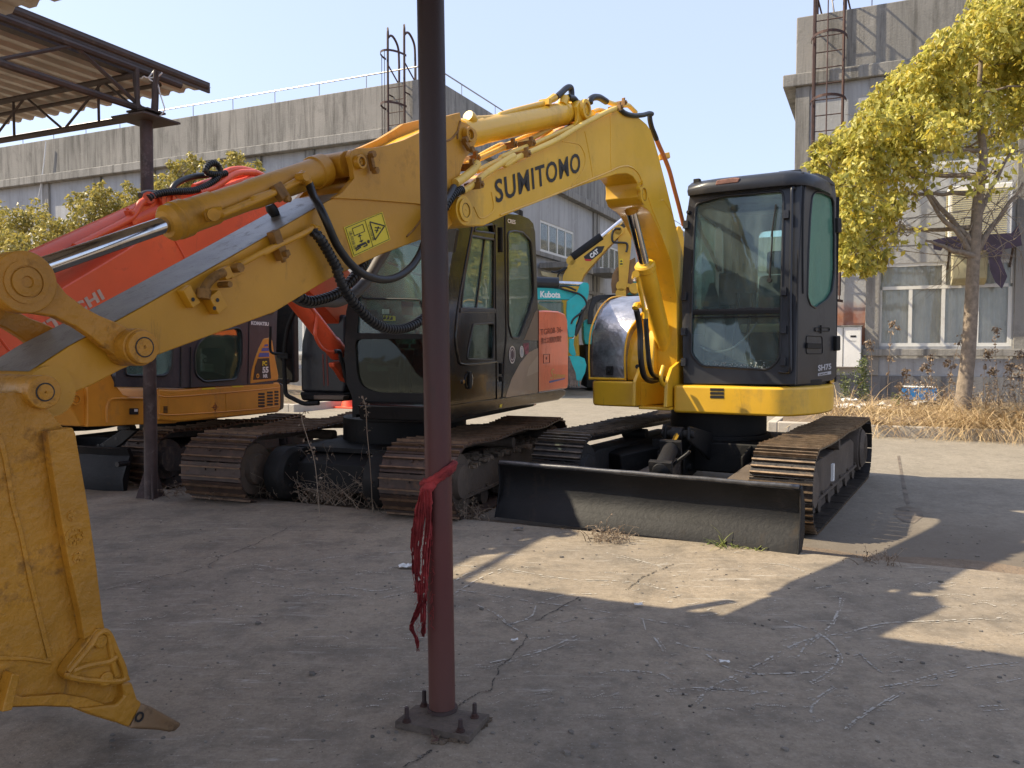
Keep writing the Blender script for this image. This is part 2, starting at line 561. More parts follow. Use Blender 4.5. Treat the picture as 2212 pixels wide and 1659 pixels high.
# yard concrete / slab concrete
def concrete(name, base, base2, stain, speck, gloss=.8, streaks=True, warm=None):
    k = NT(name)
    P = k.mapping()
    big = k.noise(P, .55, 6, .6)
    mid = k.noise(P, 3.2, 8, .7)
    fine = k.noise(P, 60, 4, .75)
    grain = k.noise(k.mapping(loc=(2, 8, 4)), 17, 7, .88)
    c = k.mix(k.step(big, .35, .68), base, base2)
    c = k.mix(k.math('MULTIPLY', k.step(mid, .46, .66), .6), c, stain)
    sp = k.step(fine, .38, .70)
    c = k.mix(k.math('MULTIPLY', sp, .40), c, tuple(x * .42 for x in base))
    c = k.mix(k.math('MULTIPLY', k.step(grain, .48, .60), .42), c, tuple(x * .4 for x in base))
    c = k.mix(k.math('MULTIPLY', k.step(grain, .46, .34), .22), c, speck)
    sp2 = k.step(k.noise(k.mapping(loc=(3, 7, 1)), 85, 2, .5), .66, .72)
    c = k.mix(k.math('MULTIPLY', sp2, .5), c, speck)
    pit = k.step(k.noise(k.mapping(loc=(9, 2, 5)), 42, 2, .5), .70, .73)
    c = k.mix(k.math('MULTIPLY', pit, .7), c, (.03, .028, .025))
    if streaks:
        # drag marks running across the slab
        Ps = k.mapping((.9, 9, 1), (0, 0, R(24)))
        st = k.step(k.noise(Ps, 2.6, 9, .78), .57, .64)
        gate = k.step(k.noise(k.mapping(loc=(5, 1, 0)), .9, 3, .5), .48, .62)
        c = k.mix(k.math('MULTIPLY', k.math('MULTIPLY', st, gate), .9), c, speck)
        Ps2 = k.mapping((1.6, 14, 1), (0, 0, R(-8)), (4, 2, 0))
        st2 = k.step(k.noise(Ps2, 2.2, 8, .8), .66, .72)
        gate2 = k.step(k.noise(k.mapping(loc=(15, 11, 0)), .7, 3, .5), .5, .6)
        c = k.mix(k.math('MULTIPLY', k.math('MULTIPLY', st2, gate2), .7), c, speck)
    if warm:
        dp = k.n('ShaderNodeVectorMath', operation='DOT_PRODUCT')
        k.l(k.tc.outputs['Position'], dp.inputs[0]); dp.inputs[1].default_value = (.4147, .91, 0)
        wv = k.math('ADD', dp.outputs['Value'], k.math('MULTIPLY', k.noise(P, .7, 6, .65), 5.0))
        c = k.mix(k.math('MULTIPLY', k.step(wv, 12.0, 8.6), .8), c, warm)
    k.set(c, gloss, 0, 0, .3)
    h = k.math('ADD', k.math('MULTIPLY', fine, .5), k.math('MULTIPLY', mid, .9))
    k.bump(h, .5, .012)
    return k.m
M['slab'] = concrete('slab_concrete', (.345, .280, .202), (.225, .192, .150), (.078, .070, .060), (.46, .43, .38))
M['yard'] = concrete('yard_concrete', (.30, .262, .205), (.245, .215, .17), (.18, .155, .12), (.5, .45, .38), streaks=False, warm=(.12, .098, .075))

def wallmat(name, base, base2, stain, sa=.80):
    k = NT(name)
    P = k.mapping()
    big = k.noise(P, .35, 6, .6)
    c = k.mix(k.step(big, .35, .65), base, base2)
    Ps = k.mapping((1.6, 1.6, .10))
    st = k.step(k.noise(Ps, 2.6, 9, .75), .46, .66)
    c = k.mix(k.math('MULTIPLY', st, sa), c, stain)
    Pb = k.mapping((1, 1, .6))
    bl = k.step(k.noise(Pb, 1.3, 9, .75, .5), .54, .70)
    c = k.mix(k.math('MULTIPLY', bl, .5), c, stain)
    pale = k.step(k.noise(k.mapping(loc=(4, 9, 3)), 2.2, 8, .75), .60, .70)
    c = k.mix(k.math('MULTIPLY', pale, .35), c, tuple(min(1, x * 1.35) for x in base))
    k.set(c, .9, 0, 0, .2)
    k.bump(k.noise(P, 22, 6, .7), .5, .02)
    return k.m
M['parapet'] = wallmat('parapet_concrete', (.30, .28, .25), (.215, .205, .185), (.075, .07, .062))
M['wall'] = wallmat('wall_render', (.41, .41, .41), (.34, .345, .35), (.19, .185, .175), .45)
M['trim'] = wallmat('trim_concrete', (.30, .285, .26), (.23, .22, .20), (.09, .084, .074))
M['plinth'] = wallmat('plinth_render', (.20, .20, .205), (.15, .15, .155), (.07, .068, .065))

def leafmat(name, cols, trans=.35, rough=.45):
    k = NT(name)
    geo = k.n('ShaderNodeNewGeometry')
    n = len(cols)
    c = k.ramp(geo.outputs['Random Per Island'], [(i / (n - 1), cols[i]) for i in range(n)])
    k.set(c, rough, 0, 0, .5)
    tr = k.n('ShaderNodeBsdfTranslucent')
    k.l(c, tr.inputs[0])
    mx = k.n('ShaderNodeMixShader')
    mx.inputs[0].default_value = trans
    k.l(k.b.outputs[0], mx.inputs[1])
    k.l(tr.outputs[0], mx.inputs[2])
    k.l(mx.outputs[0], k.out.inputs[0])
    return k.m
M['leaf_gold'] = leafmat('leaf_gold', [(.22, .21, .03), (.48, .45, .08), (.70, .65, .19), (.62, .48, .06), (.38, .38, .10)], .5)
M['leaf_far'] = leafmat('leaf_olive', [(.16, .15, .035), (.32, .28, .07), (.48, .40, .11), (.38, .29, .05)])
M['leaf_green'] = leafmat('leaf_green', [(.05, .075, .025), (.13, .17, .06), (.24, .25, .10)])
M['straw'] = leafmat('straw', [(.30, .20, .10), (.46, .33, .17), (.60, .46, .26), (.38, .25, .13)], .2, .8)
M['deadweed'] = leafmat('dead_weed', [(.14, .10, .065), (.26, .19, .13), (.38, .30, .22)], .15, .9)
M['weedgreen'] = leafmat('weed_green', [(.06, .10, .02), (.14, .18, .04), (.30, .30, .10)], .3, .7)
M['scratch'] = mat('scratch_pale', (.40, .37, .32), .9, var=.35, vs_=20, bump=0)
M['crackdark'] = mat('crack_dark', (.045, .04, .034), .95, var=.3, bump=0)

M['weld_dark'] = mat('weld_brown', (.24, .115, .018), .6, var=.4, vs_=14, dirt=(.08, .045, .02), ds=12, damt=.8, bump=.5)
M['pipe_yellow'] = mat('pipe_yellow', (.80, .53, .10), .4, var=.1, dirt=(.3, .18, .05), ds=6, damt=.5, bump=.05)
# ------------------------------------------------------------------ ground
GY = -.04
m = MB()
m.add([(-400, -60, GY), (400, -60, GY), (400, 700, GY), (-400, 700, GY)], [(0, 1, 2, 3)])
tag(obj('ground', m, M['yard'], raw=True, org=(0, 0, GY)), kind='structure')
m = MB()
edge = []
w_edge = 5.59
for i in range(121):
    t = -30 + 60 * i / 120
    edge.append(F0(t, w_edge + .025 * noise.noise(V((t * 1.7, 0, 0))) + .03 * noise.noise(V((t * 6, 3, 0))), 0))
loop = [F0(-30, -14, 0)] + edge + [F0(30, -14, 0)]
m.prism(loop, (0, 0, -.2))
tag(obj('pavement_slab', m, M['slab'], org=(0, 0, 0), ang=30), kind='structure')
# mud in the joint along the slab
m = MB()
a, b = [], []
for i in range(161):
    t = -14 + 22 * i / 160
    wv = .16 + .22 * abs(noise.noise(V((t * .8, 5, 0)))) + .10 * noise.noise(V((t * 4, 9, 0)))
    if -1.5 < t < 2: wv += .12
    a.append(F0(t, w_edge - .06, GY + .004)); b.append(F0(t, w_edge + max(.05, wv), GY + .004))
m.add(a + b, [(i, i + 1, 162 + i, 161 + i) for i in range(160)])
tag(obj('mud_strip', m, M['soil'], raw=True), kind='structure')

def ribbon_ground(m, pts, w, z, jit=.3, tt=0):
    P = [gz(x, y, z) for x, y in pts]
    P = smooth(P, 16 if len(P) < 12 else 2)
    for q, (s_, e) in enumerate(zip(P[:-1], P[1:])):
        d = (e - s_)
        if d.length < 1e-5: continue
        n_ = V((-d.y, d.x, 0)).normalized()
        w0 = w * (1 + jit * random.uniform(-1, 1)); w1 = w * (1 + jit * random.uniform(-1, 1))
        if random.random() < tt: continue
        m.add([s_ - n_ * w0 / 2, e - n_ * w1 / 2, e + n_ * w1 / 2, s_ + n_ * w0 / 2], [(0, 1, 2, 3)])
def jag(pts, k=5, a=4):
    out = []
    for (x0, y0), (x1, y1) in zip(pts[:-1], pts[1:]):
        for j in range(k):
            t = j / k
            out.append((x0 + (x1 - x0) * t + random.uniform(-a, a), y0 + (y1 - y0) * t + random.uniform(-a, a) * .5))
    out.append(pts[-1])
    return out
cr = [
    [(216, 1278), (330, 1252), (448, 1222), (475, 1205), (560, 1172), (640, 1131), (700, 1110)],
    [(1140, 1370), (1122, 1400), (1080, 1440), (1058, 1490), (1012, 1506), (985, 1530)],
    [(905, 1640), (930, 1622), (870, 1656)],
    [(1160, 1340), (1185, 1325), (1250, 1290)],
    [(1350, 1275), (1400, 1240), (1455, 1218)],
]
for c_ in cr:
    m = MB()
    ribbon_ground(m, jag(jag(c_, 4, 4), 3, 1.6), .0045, .004, 1.0, .15)
    tag(obj('ground_crack', m, M['crackdark'], raw=True, flat=True), kind='structure')
sc = [px('U', *q) for q in [
    [(1000, 745), (1060, 690), (1160, 640), (1260, 590), (1340, 545), (1430, 510), (1560, 488), (1700, 455), (1900, 445), (2160, 432)],
    [(1535, 360), (1525, 410), (1490, 470), (1420, 520), (1378, 578)],
    [(1325, 445), (1440, 485), (1510, 535), (1525, 590), (1480, 640), (1420, 675)],
    [(115, 240), (300, 255), (520, 290), (740, 300), (890, 330)],
    [(100, 350), (200, 290), (318, 238)],
    [(100, 305), (160, 270), (240, 258)],
    [(120, 330), (380, 372), (560, 395), (760, 430), (980, 470)],
    [(190, 385), (260, 420), (300, 455), (360, 490)],
    [(410, 390), (390, 430), (300, 462), (380, 440)],
    [(1040, 570), (1100, 610), (1200, 640), (1320, 640), (1480, 632)],
    [(905, 520), (1000, 545), (1130, 560)],
    [(1680, 690), (1780, 672), (1900, 640), (2050, 612), (2212, 598)],
    [(1550, 845), (1620, 790), (1760, 705)],
    [(670, 195), (760, 215), (890, 250)],
    [(1245, 232), (1330, 240), (1400, 262)],
    [(1425, 795), (1430, 760), (1450, 745)], [(1430, 740), (1470, 715), (1510, 690)],
    [(640, 640), (720, 628), (860, 640), (900, 660)],
    [(845, 505), (870, 540), (880, 560)], [(805, 440), (815, 480)],
    [(440, 370), (520, 350), (660, 345)], [(1690, 640), (1640, 600), (1600, 560)],
    [(240, 600), (420, 560), (560, 500)], [(960, 690), (1120, 700), (1230, 706)],
]] + [px('K', *q) for q in [
    [(0, 1420), (200, 1395), (500, 1440), (820, 1435)], [(1170, 1640), (1340, 1600), (1440, 1570)],
    [(960, 1470), (1100, 1455), (1200, 1460)], [(1120, 1440), (1230, 1420), (1290, 1405)],
    [(200, 1520), (420, 1560), (640, 1585)], [(880, 1560), (1100, 1590), (1300, 1560)],
    [(640, 1370), (780, 1345), (940, 1330)], [(1210, 1310), (1340, 1302)], [(480, 1255), (640, 1240)], [(600, 1650), (760, 1620), (980, 1625)],
]]
m = MB()
for q in sc:
    ribbon_ground(m, q, .008, .003, 1.0, .30)
    if random.random() < .5:
        ribbon_ground(m, [(x + random.uniform(3, 10), y + random.uniform(2, 6)) for x, y in q], .004, .003, .9, .55)
for i in range(420):
    x = random.uniform(230, 2200); y = random.uniform(1120, 1560)
    if x < 420 and y > 1450: continue
    if gz(x, y).dot(F0.Vv) > 5.4: continue
    L = random.uniform(6, 55)
    ribbon_ground(m, [(x, y), (x + L * .5, y - L * .05 + random.uniform(-3, 3)), (x + L, y - L * random.uniform(-.1, .25))], random.uniform(.002, .009), .003, .9, .45)
tag(obj('ground_scratches', m, M['scratch'], raw=True, flat=True), kind='structure')
# broken chips of litter and grit
m = MB()
for i in range(520):
    x = random.uniform(230, 2210); y = random.uniform(1090, 1650) if i % 3 else random.uniform(1090, 1300)
    z = 0.0
    p = gz(x, y, 0)
    w = p.dot(F0.Vv)
    if 5.45 < w < 5.8: continue
    if w > 5.6: z = GY; p = gz(x, y, GY)
    s_ = random.uniform(.003, .009) * (1 if random.random() < .9 else 1.8)
    lp = [p + V((math.cos(a_ + .3 * random.random()) * s_ * random.uniform(.6, 1.3), math.sin(a_) * s_ * random.uniform(.6, 1.3), 0)) for a_ in (0, 1.3, 2.5, 3.8, 5)]
    m.prism(lp, (0, 0, s_ * .6))
tag(obj('grit', m, mat('grit', (.17, .15, .125), .9, var=.8, vs_=2.5, bump=0), flat=True), 'small stones and chips scattered over the slab', kind='stuff')
def scrap(c, y, r, mt, label, name='paper_scrap', cat='litter'):
    p = gz(c, y, .002)
    m = MB()
    n_ = 6
    vs_ = []
    for i in range(n_):
        for j in range(n_):
            x_ = (i / (n_ - 1) - .5) * 2 * r; y_ = (j / (n_ - 1) - .5) * r
            vs_.append(p + V((x_ + random.uniform(-.2, .2) * r, y_ + random.uniform(-.2, .2) * r, .01 + abs(noise.noise(V((x_ * 40, y_ * 40, c))) * r * .7))))
    fs = [(i * n_ + j, i * n_ + j + 1, (i + 1) * n_ + j + 1, (i + 1) * n_ + j) for i in range(n_ - 1) for j in range(n_ - 1)]
    m.add(vs_, fs)
    o = obj(name, m, mt, raw=True, flat=True)
    tag(o, label, cat)
    s2 = o.modifiers.new('thick', 'SOLIDIFY'); s2.thickness = .002
scrap(880, 1227, .05, M['paper'], 'crumpled white paper scrap lying left of the red post')
scrap(1120, 1145, .035, M['steel'], 'silver foil scrap under the left end of the black dozer blade', 'foil_scrap')
scrap(1380, 1310, .022, M['paper'], 'small white flake on the edge of the sunlit patch')
scrap(1565, 1434, .02, M['paper'], 'grey flake lying beside the curved scratches')
scrap(1112, 1387, .016, M['paper'], 'tiny pale flake lying right of the red post')

# oil stains on the yard
for pts in ([(1935, 1098), (1960, 1092), (1990, 1100), (1995, 1115), (1975, 1130), (1950, 1126), (1932, 1112)], [(1938, 985), (1944, 984), (1950, 1020), (1958, 1055), (1966, 1088), (1958, 1090), (1950, 1060), (1944, 1020)]):
    m = MB(); P_ = [gz(x, y, GY + .003) for x, y in pts]; 
    m.add([p for p in P_], [tuple(range(len(P_)))])
    tag(obj('oil_stain', m, mat('oil_stain', (.13, .105, .08), .7, var=.5, vs_=6, dirt=(.24, .2, .15), ds=9, damt=.8, bump=0), raw=True, flat=True), kind='structure')

# kerbs and planting beds along the facades
def bed(t0, t1, nm):
    m = MB()
    m.fbox(F0, t0, t1, 14.1, 14.28, GY - .1, .13)
    if t0 > -5:
        m.fbox(F0, t0 - .16, t0 - .002, 14.1, 20.2, GY - .1, .13)
    else:
        m.fbox(F0, t1 + .002, t1 + .16, 14.1, 20.2, GY - .1, .13)
    tag(obj('kerb', m, M['stonekerb'], bevel=.02), kind='structure')
    m = MB()
    nx, ny = int((t1 - t0) / .3), 20
    vs_ = [F0(t0 + (t1 - t0) * i / nx, 14.285 + 5.99 * j / ny, .10 + .10 * noise.noise(V((i * .35, j * .35, 2))) + .10 * min(1, j / 4)) for i in range(nx + 1) for j in range(ny + 1)]
    m.add(vs_, [(i * (ny + 1) + j, i * (ny + 1) + j + 1, (i + 1) * (ny + 1) + j + 1, (i + 1) * (ny + 1) + j) for i in range(nx) for j in range(ny)])
    tag(obj('planting_bed', m, M['soil'], raw=True), kind='structure')
bed(-1.5, 16, 'a')
bed(-45, -11.9, 'b')

# ------------------------------------------------------------------ buildings
WF = 20.3
def window(F, par, fixed, lo, hi, z0, z1, cols, trans=None, along='u', flip=1, depth=.12, mullw=.06, curtain=True, frame=None, name='window'):
    """window with frame, mullions, glass in a wall; fixed = wall plane coordinate, flip=-1 -> outward is negative"""
    def P(a, d, z):
        return F(a, fixed + flip * d, z) if along == 'u' else F(fixed + flip * d, a, z)
    def bx(m, a0, a1, d0, d1, q0, q1):
        c = (P(a0, d0, q0) + P(a1, d1, q1)) / 2
        ua = (P(a1, d0, q0) - P(a0, d0, q0)) / 2
        ud = (P(a0, d1, q0) - P(a0, d0, q0)) / 2
        m.box(c, ua, ud, V((0, 0, (q1 - q0) / 2)))
    m = MB()
    w = mullw
    bx(m, lo, hi, .02, .08, z0, z0 + w); bx(m, lo, hi, .02, .08, z1 - w, z1)
    zt = z1 - trans if trans else z1 - w
    if trans: bx(m, lo + w, hi - w, .018, .082, zt - w / 2, zt + w / 2)
    n = cols
    for i in range(n + 1):
        a = lo + (hi - lo) * i / n
        a0 = max(lo, a - w / 2); a1 = min(hi, a + w / 2)
        if i == 0: a1 = lo + w
        if i == n: a0 = hi - w
        bx(m, a0, a1, .022, .078, z0 + w, (zt - w / 2) if trans else z1 - w)
    if trans:
        for i in range(0, n + 1, 2):
            a = lo + (hi - lo) * i / n
            bx(m, max(lo, a - w / 2), min(hi, a + w / 2), .024, .076, zt + w / 2, z1 - w)
    # sash lines
    fr = obj(name, m, frame or M['winframe'], par)
    m = MB()
    bx(m, lo + w * .5, hi - w * .5, .045, .055, z0 + w * .5, z1 - w * .5)
    obj('pane', m, M['winglass'], fr)
    if curtain:
        m = MB()
        nn = int((hi - lo) / .035)
        vs_ = []
        for i in range(nn + 1):
            a = lo + (hi - lo) * i / nn
            d = .14 + .03 * math.sin(i * 1.9 + 2 * noise.noise(V((a * 2, z0, fixed)))) + .05 * abs(noise.noise(V((a * 1.3, 4, 2))))
            vs_ += [P(a, d, z0 + .03), P(a, d, z1 - .03)]
        m.add(vs_, [(2 * i, 2 * i + 2, 2 * i + 3, 2 * i + 1) for i in range(nn)])
        obj('curtain', m, M['curtain'], fr, raw=True)
    return fr

def wallpanel(m, F, fixed, t0, t1, z0, z1, holes, along='u', thick=.25, flip=1):
    """wall sheet with rectangular openings; thickness goes inward (flip*-1)"""
    def P(a, d, z):
        return F(a, fixed + d, z) if along == 'u' else F(fixed + d, a, z)
    outer = [P(t0, 0, z0), P(t1, 0, z0), P(t1, 0, z1), P(t0, 0, z1)]
    hs = [[P(a, 0, q0), P(b_, 0, q0), P(b_, 0, q1), P(a, 0, q1)] for a, b_, q0, q1 in holes]
    off = P(t0, thick, z0) - P(t0, 0, z0)
    m.holed(outer, hs, off)

ZTOP = F0.hv(1722, 38, WF).z
ZBELT = F0.hv(1722, 190, WF).z
ZBELT1 = ZBELT + .30
TL = F0.co(F0.hv(1719, 300, WF))[0]
TC = F0.co(F0.hv(935, 300, WF))[0]
ZLOW0 = 1.18
ZLOW1 = 3.32

def railing(par, F, pts, posts):
    m = MB()
    m.tube(pts, .022, 8)
    for p in posts:
        m.tube([p, V((p.x, p.y, ZTOP - .05))], .014, 6)
    obj('roof_railing', m, M['steel'], par)

def ladder(F, t, w0, zb, zt, label, hoops, width=.56):
    r = thing('cage_ladder', label, 'ladder', F(t, w0 - .35, zb), 'caged roof ladders')
    m = MB()
    for s_ in (-1, 1):
        a = t + s_ * width / 2
        m.tube(smooth([F(a, w0 - .28, zb), F(a, w0 - .28, zt - .5), F(a, w0 - .24, zt - .12), F(a, w0 - .02, zt), F(a, w0 + .26, zt - .2), F(a, w0 + .32, zt - .6), F(a, w0 + .32, ZTOP)], 5), .034, 8)
    obj('side_rail', m, M['rusty'], r)
    z = zb + .2
    while z < ZTOP:
        m = MB(); m.tube([F(t - width / 2, w0 - .28, z), F(t + width / 2, w0 - .28, z)], .013, 6)
        obj('rung', m, M['rusty'], r)
        z += .36
    for hz in hoops:
        m = MB()
        pts = []
        for i in range(15):
            an = math.pi * i / 14
            pts.append(F(t - math.cos(an) * width * .62, w0 - .28 - math.sin(an) * .62, hz))
        for a_, b_ in zip(pts[:-1], pts[1:]):
            m.bar(a_, b_, .012, .06, up=(0, 0, 1))
        obj('cage_hoop', m, M['rusty'], r)
    m = MB()
    for an in (30, 90, 150):
        q = R(an)
        x_, y_ = t - math.cos(q) * width * .60, w0 - .28 - math.sin(q) * .60
        m.bar(F(x_, y_, hoops[0] - .03), F(x_, y_, hoops[-1] + .03), .045, .012)
    obj('cage_strap', m, M['rusty'], r)
    for z in [zb + .4, (zb + ZTOP) / 2, ZTOP - .4]:
        for s_ in (-1, 1):
            m = MB(); m.bar(F(t + s_ * width / 2, w0 - .28, z), F(t + s_ * width / 2, w0 + .02, z), .03)
            obj('wall_bracket', m, M['rusty'], r)
    for s_ in (-1, 1):
        m = MB(); m.bar(F(t + s_ * width / 2, w0 - .28, ZTOP + .45), F(t + s_ * width / 2 + .12, w0 + .1, ZTOP), .03)
        obj('wall_bracket', m, M['rusty'], r)
    return r

# --- right building
b2 = thing('warehouse', 'grey two storey warehouse on the right behind the yellow leaved tree', 'building', F0(TL, WF, 0))
def P2(x, y): return F0.co(F0.hv(x, y, WF))
tw0 = P2(1897, 700)[0]
pitch_w = P2(2190, 700)[0] - tw0
lowwins = []
t = tw0
lowwins = [(tw0, tw0 + pitch_w * .985), (tw0 + pitch_w * 1.10, tw0 + pitch_w * 2.08), (tw0 + pitch_w * 2.2, tw0 + pitch_w * 3.2)]
zs0, zs1 = P2(2000, 748)[2], P2(1990, 567)[2]
zu0, zu1 = P2(2100, 350)[2], P2(2100, 248)[2]
upw = [(P2(2006, 300)[0], P2(2006, 300)[0] + 3.6), (P2(2006, 300)[0] + 4.1, P2(2006, 300)[0] + 7.7)]
m = MB()
holes = [(a, b_, zs0, zs1) for a, b_ in lowwins] + [(a, b_, zu0, zu1) for a, b_ in upw]
wallpanel(m, F0, WF, TL, TL + 26, .75, ZBELT, holes)
m.fbox(F0, TL, TL + .25, WF + .252, 60, -.1, ZBELT)
m.fbox(F0, TL + .26, TL + 26, WF + 3, WF + 3.2, -.1, ZBELT)
obj('wall', m, M['wall'], b2)
m = MB()
m.fbox(F0, TL - .01, TL + 26, WF - .03, WF + .3, -.15, .748)
obj('plinth', m, M['plinth'], b2)
m = MB()
m.fbox(F0, TL - .02, TL + 26, WF - .02, WF + .3, ZBELT1 + .002, ZTOP)
m.fbox(F0, TL - .02, TL + .28, WF + .302, 60, ZBELT1 + .002, ZTOP)
obj('parapet', m, M['parapet'], b2, bevel=.03)
m = MB()
m.fbox(F0, TL - .30, TL + 26, WF - .14, WF + .3, ZBELT + .002, ZBELT1)
m.fbox(F0, TL - .30, TL + .28, WF + .302, 60, ZBELT + .002, ZBELT1)
obj('cornice', m, M['trim'], b2, bevel=.03)
m = MB()
pil = [P2(1888, 500)[0]]
tp = pil[0]
for q in (tp, tp + pitch_w * 1.10, tp + pitch_w * 2.2):
    m.fbox(F0, q - .15, q + .15, WF - .06, WF - .002, .752, ZBELT - .002)
m.fbox(F0, TL - .015, TL + .30, WF - .05, WF - .002, .752, ZBELT - .002)
obj('pilaster', m, M['trim'], b2, bevel=.01)
m = MB()
m.fbox(F0, tp - .2, TL + 26, WF - .16, WF - .064, zs0 - .22, zs0 - .06)
obj('window_sill', m, M['trim'], b2, bevel=.015)
for a, b_ in lowwins:
    window(F0, b2, WF, a, b_, zs0, zs1, 4, trans=.62 * (zs1 - zs0) / 2.1, mullw=.075)
for a, b_ in upw:
    window(F0, b2, WF, a, b_, zu0, zu1, 2, mullw=.07)
# clapboard-like render joints between storeys
m = MB()
for zz in (P2(1990, 470)[2], P2(1990, 500)[2], P2(1990, 530)[2], P2(1960, 420)[2]):
    m.fbox(F0, tp + .16, tp + pitch_w * 1.08 - .16, WF - .006, WF + .01, zz, zz + .02)
obj('wall_joint', m, M['plinth'], b2)
k = NT('rust_stain')
P = k.mapping()
sx = k.n('ShaderNodeSeparateXYZ'); k.l(k.tc.outputs['Position'], sx.inputs[0])
zst0 = P2(1840, 703)[2]; zst1 = P2(1840, 640)[2]
g_ = k.step(sx.outputs[2], zst1, zst0 + .25)
nn_ = k.noise(P, 3, 6, .7, .4)
f_ = k.math('MULTIPLY', k.step(k.math('ADD', k.math('MULTIPLY', g_, .6), k.math('MULTIPLY', nn_, .7)), .50, .95), .85)
k.set(k.mix(f_, (.36, .36, .355), k.ramp(k.noise(P, 1.6, 5), [(.3, (.34, .12, .03)), (.6, (.20, .045, .02))])), .9)
m = MB()
lp = [F0.hv(x, y, WF - .004) for x, y in [(1790, 640), (1830, 632), (1872, 640), (1874, 700), (1872, 745), (1790, 745)]]
m.prism(lp, F0.Vv * .003)
obj('rust_stain', m, k.m, b2)
railing(b2, F0, [F0(TL + .8, WF + .1, ZTOP - .02), F0(TL + .75, WF + .1, ZTOP + .30), F0(TL + 1.0, WF + .1, ZTOP + .42), F0(TL + 26, WF + .1, ZTOP + .42)],
        [F0(TL + 1.6 + 2.6 * i, WF + .1, ZTOP + .42) for i in range(9)])
tl = P2(1791, 200)[0]
hz = [P2(1790, 385)[2] - 2.9, P2(1790, 385)[2] - 1.45, P2(1790, 360)[2], P2(1790, 228)[2], P2(1790, 96)[2], P2(1790, 96)[2] + 1.45]
ladder(F0, tl, WF, 2.6, ZTOP + 1.5, 'rusty caged ladder on the wall above the excavator cab, beside the big tree', hz, .62)

# split air conditioner on the wall
acb = thing('boiler_cabinet', 'white wall cabinet unit under the rust stain beside the window', 'air conditioner', F0(*P2(1835, 795)[:1], WF - .3, P2(1835, 795)[2]))
m = MB()
a0, a1 = P2(1778, 750)[0], P2(1861, 750)[0]
q0, q1 = P2(1835, 793)[2], P2(1835, 706)[2]
m.fbox(F0, a0, a1, WF - .34, WF - .01, q0, q1)
obj('casing', m, M['white'], acb, bevel=.02)
m = MB()
m.fbox(F0, a0 - .01, a1 + .02, WF - .37, WF - .005, q1 + .002, q1 + .025)
obj('lid', m, M['trim'], acb)
m = MB()
xm = P2(1822, 750)[0]
m.fbox(F0, xm - .006, xm + .006, WF - .345, WF - .339, q0 + .02, q1 - .02)
m.fbox(F0, P2(1838, 726)[0], P2(1850, 726)[0], WF - .345, WF - .339, P2(1838, 729)[2], P2(1838, 725)[2])
obj('panel_seam', m, M['ink'], acb)
WA = WF - .342
textpx('Haier', 'lettering', M['letter_silver'], acb, lambda x, y: F0.hv(x, y, WA), (1831, 738), (1850, 738.5), (1831, 733.5), bold=.01)
def badge(par, c, r, ring, mt, nrm, mt2=None, name='sticker'):
    a = V(nrm).normalized()
    m = MB(); m.cyl(c, c + a * .002, r, n=28); o = obj(name, m, mt, par)
    m = MB(); m.ring(c + a * .0021, a, r * .86, r * .99, .001); m.ring(c + a * .0021, a, r * .55, r * .62, .001)
    obj('sticker_ring', m, ring, o)
# big outdoor unit on a bracket
oc0, oc1 = P2(2044, 450)[0], P2(2178, 450)[0]
oz0, oz1 = P2(2100, 508)[2] - .12, P2(2100, 402)[2] - .08
acu = thing('outdoor_air_conditioner', 'large grey air conditioner with louvred front on a wall bracket behind the tree', 'air conditioner', F0(oc0, WF - .6, oz0))
m = MB(); m.fbox(F0, oc0, oc1, WF - .62, WF - .08, oz0, oz1); obj('casing', m, M['white'], acu, bevel=.02)
m = MB()
n_ = 22
for i in range(n_):
    z = oz0 + .06 + (oz1 - oz0 - .12) * i / n_
    m.box(F0((oc0 + oc1) / 2 - .02, WF - .63, z), F0.U * (oc1 - oc0) * .44, F0.Vv * .012 + V((0, 0, .008)), V((0, 0, .006)))
    m.box(F0(oc0 - .008, WF - .35, z), F0.Vv * .2, F0.U * .01, V((0, 0, .008)))
obj('louvre', m, M['beige'], acu)
m = MB()
m.fbox(F0, oc0 - .1, oc1 + .15, WF - .7, WF - .001, oz0 - .07, oz0 - .002)
for a in (oc0 + .05, oc1 + .05):
    m.bar(F0(a, WF - .66, oz0 - .08), F0(a, WF - .02, oz0 - .6), .04)
obj('bracket', m, M['truss'], acu)
# curved hood below it
m = MB()
h0, h1 = P2(2054, 560)[0], P2(2128, 560)[0]
prof = [(WF - .02, P2(2090, 548)[2] + .05), (WF - .50, P2(2090, 545)[2]), (WF - .52, P2(2090, 580)[2]), (WF - .46, P2(2090, 605)[2]), (WF - .34, P2(2090, 622)[2] + .1), (WF - .06, P2(2090, 622)[2] + .05)]
m.prism([F0(h0, a, z) for a, z in prof], F0.U * (h1 - h0))
tag(obj('vent_hood', m, M['beige'], bevel=.02), 'beige curved vent hood hanging over the window behind the tree trunk', 'vent hood')
# torn purple cloth
m = MB()
cl = px('O', (1080, 90), (1560, 60), (1610, 0), (1640, 150), (1560, 170), (1500, 180), (1480, 250), (1530, 380), (1490, 470), (1440, 420), (1400, 330), (1390, 200), (1300, 160), (1130, 215), (1080, 130), (1040, 190), (985, 180), (980, 110))
lp = [F0.hv(x, y, WF - .72) for x, y in cl]
m.holed(lp, [], F0.Vv * .01)
o = obj('hanging_cloth', m, M['purplecloth'], ang=80)
tag(o, 'torn dark purple cloth hanging under the outdoor air conditioner', 'cloth')

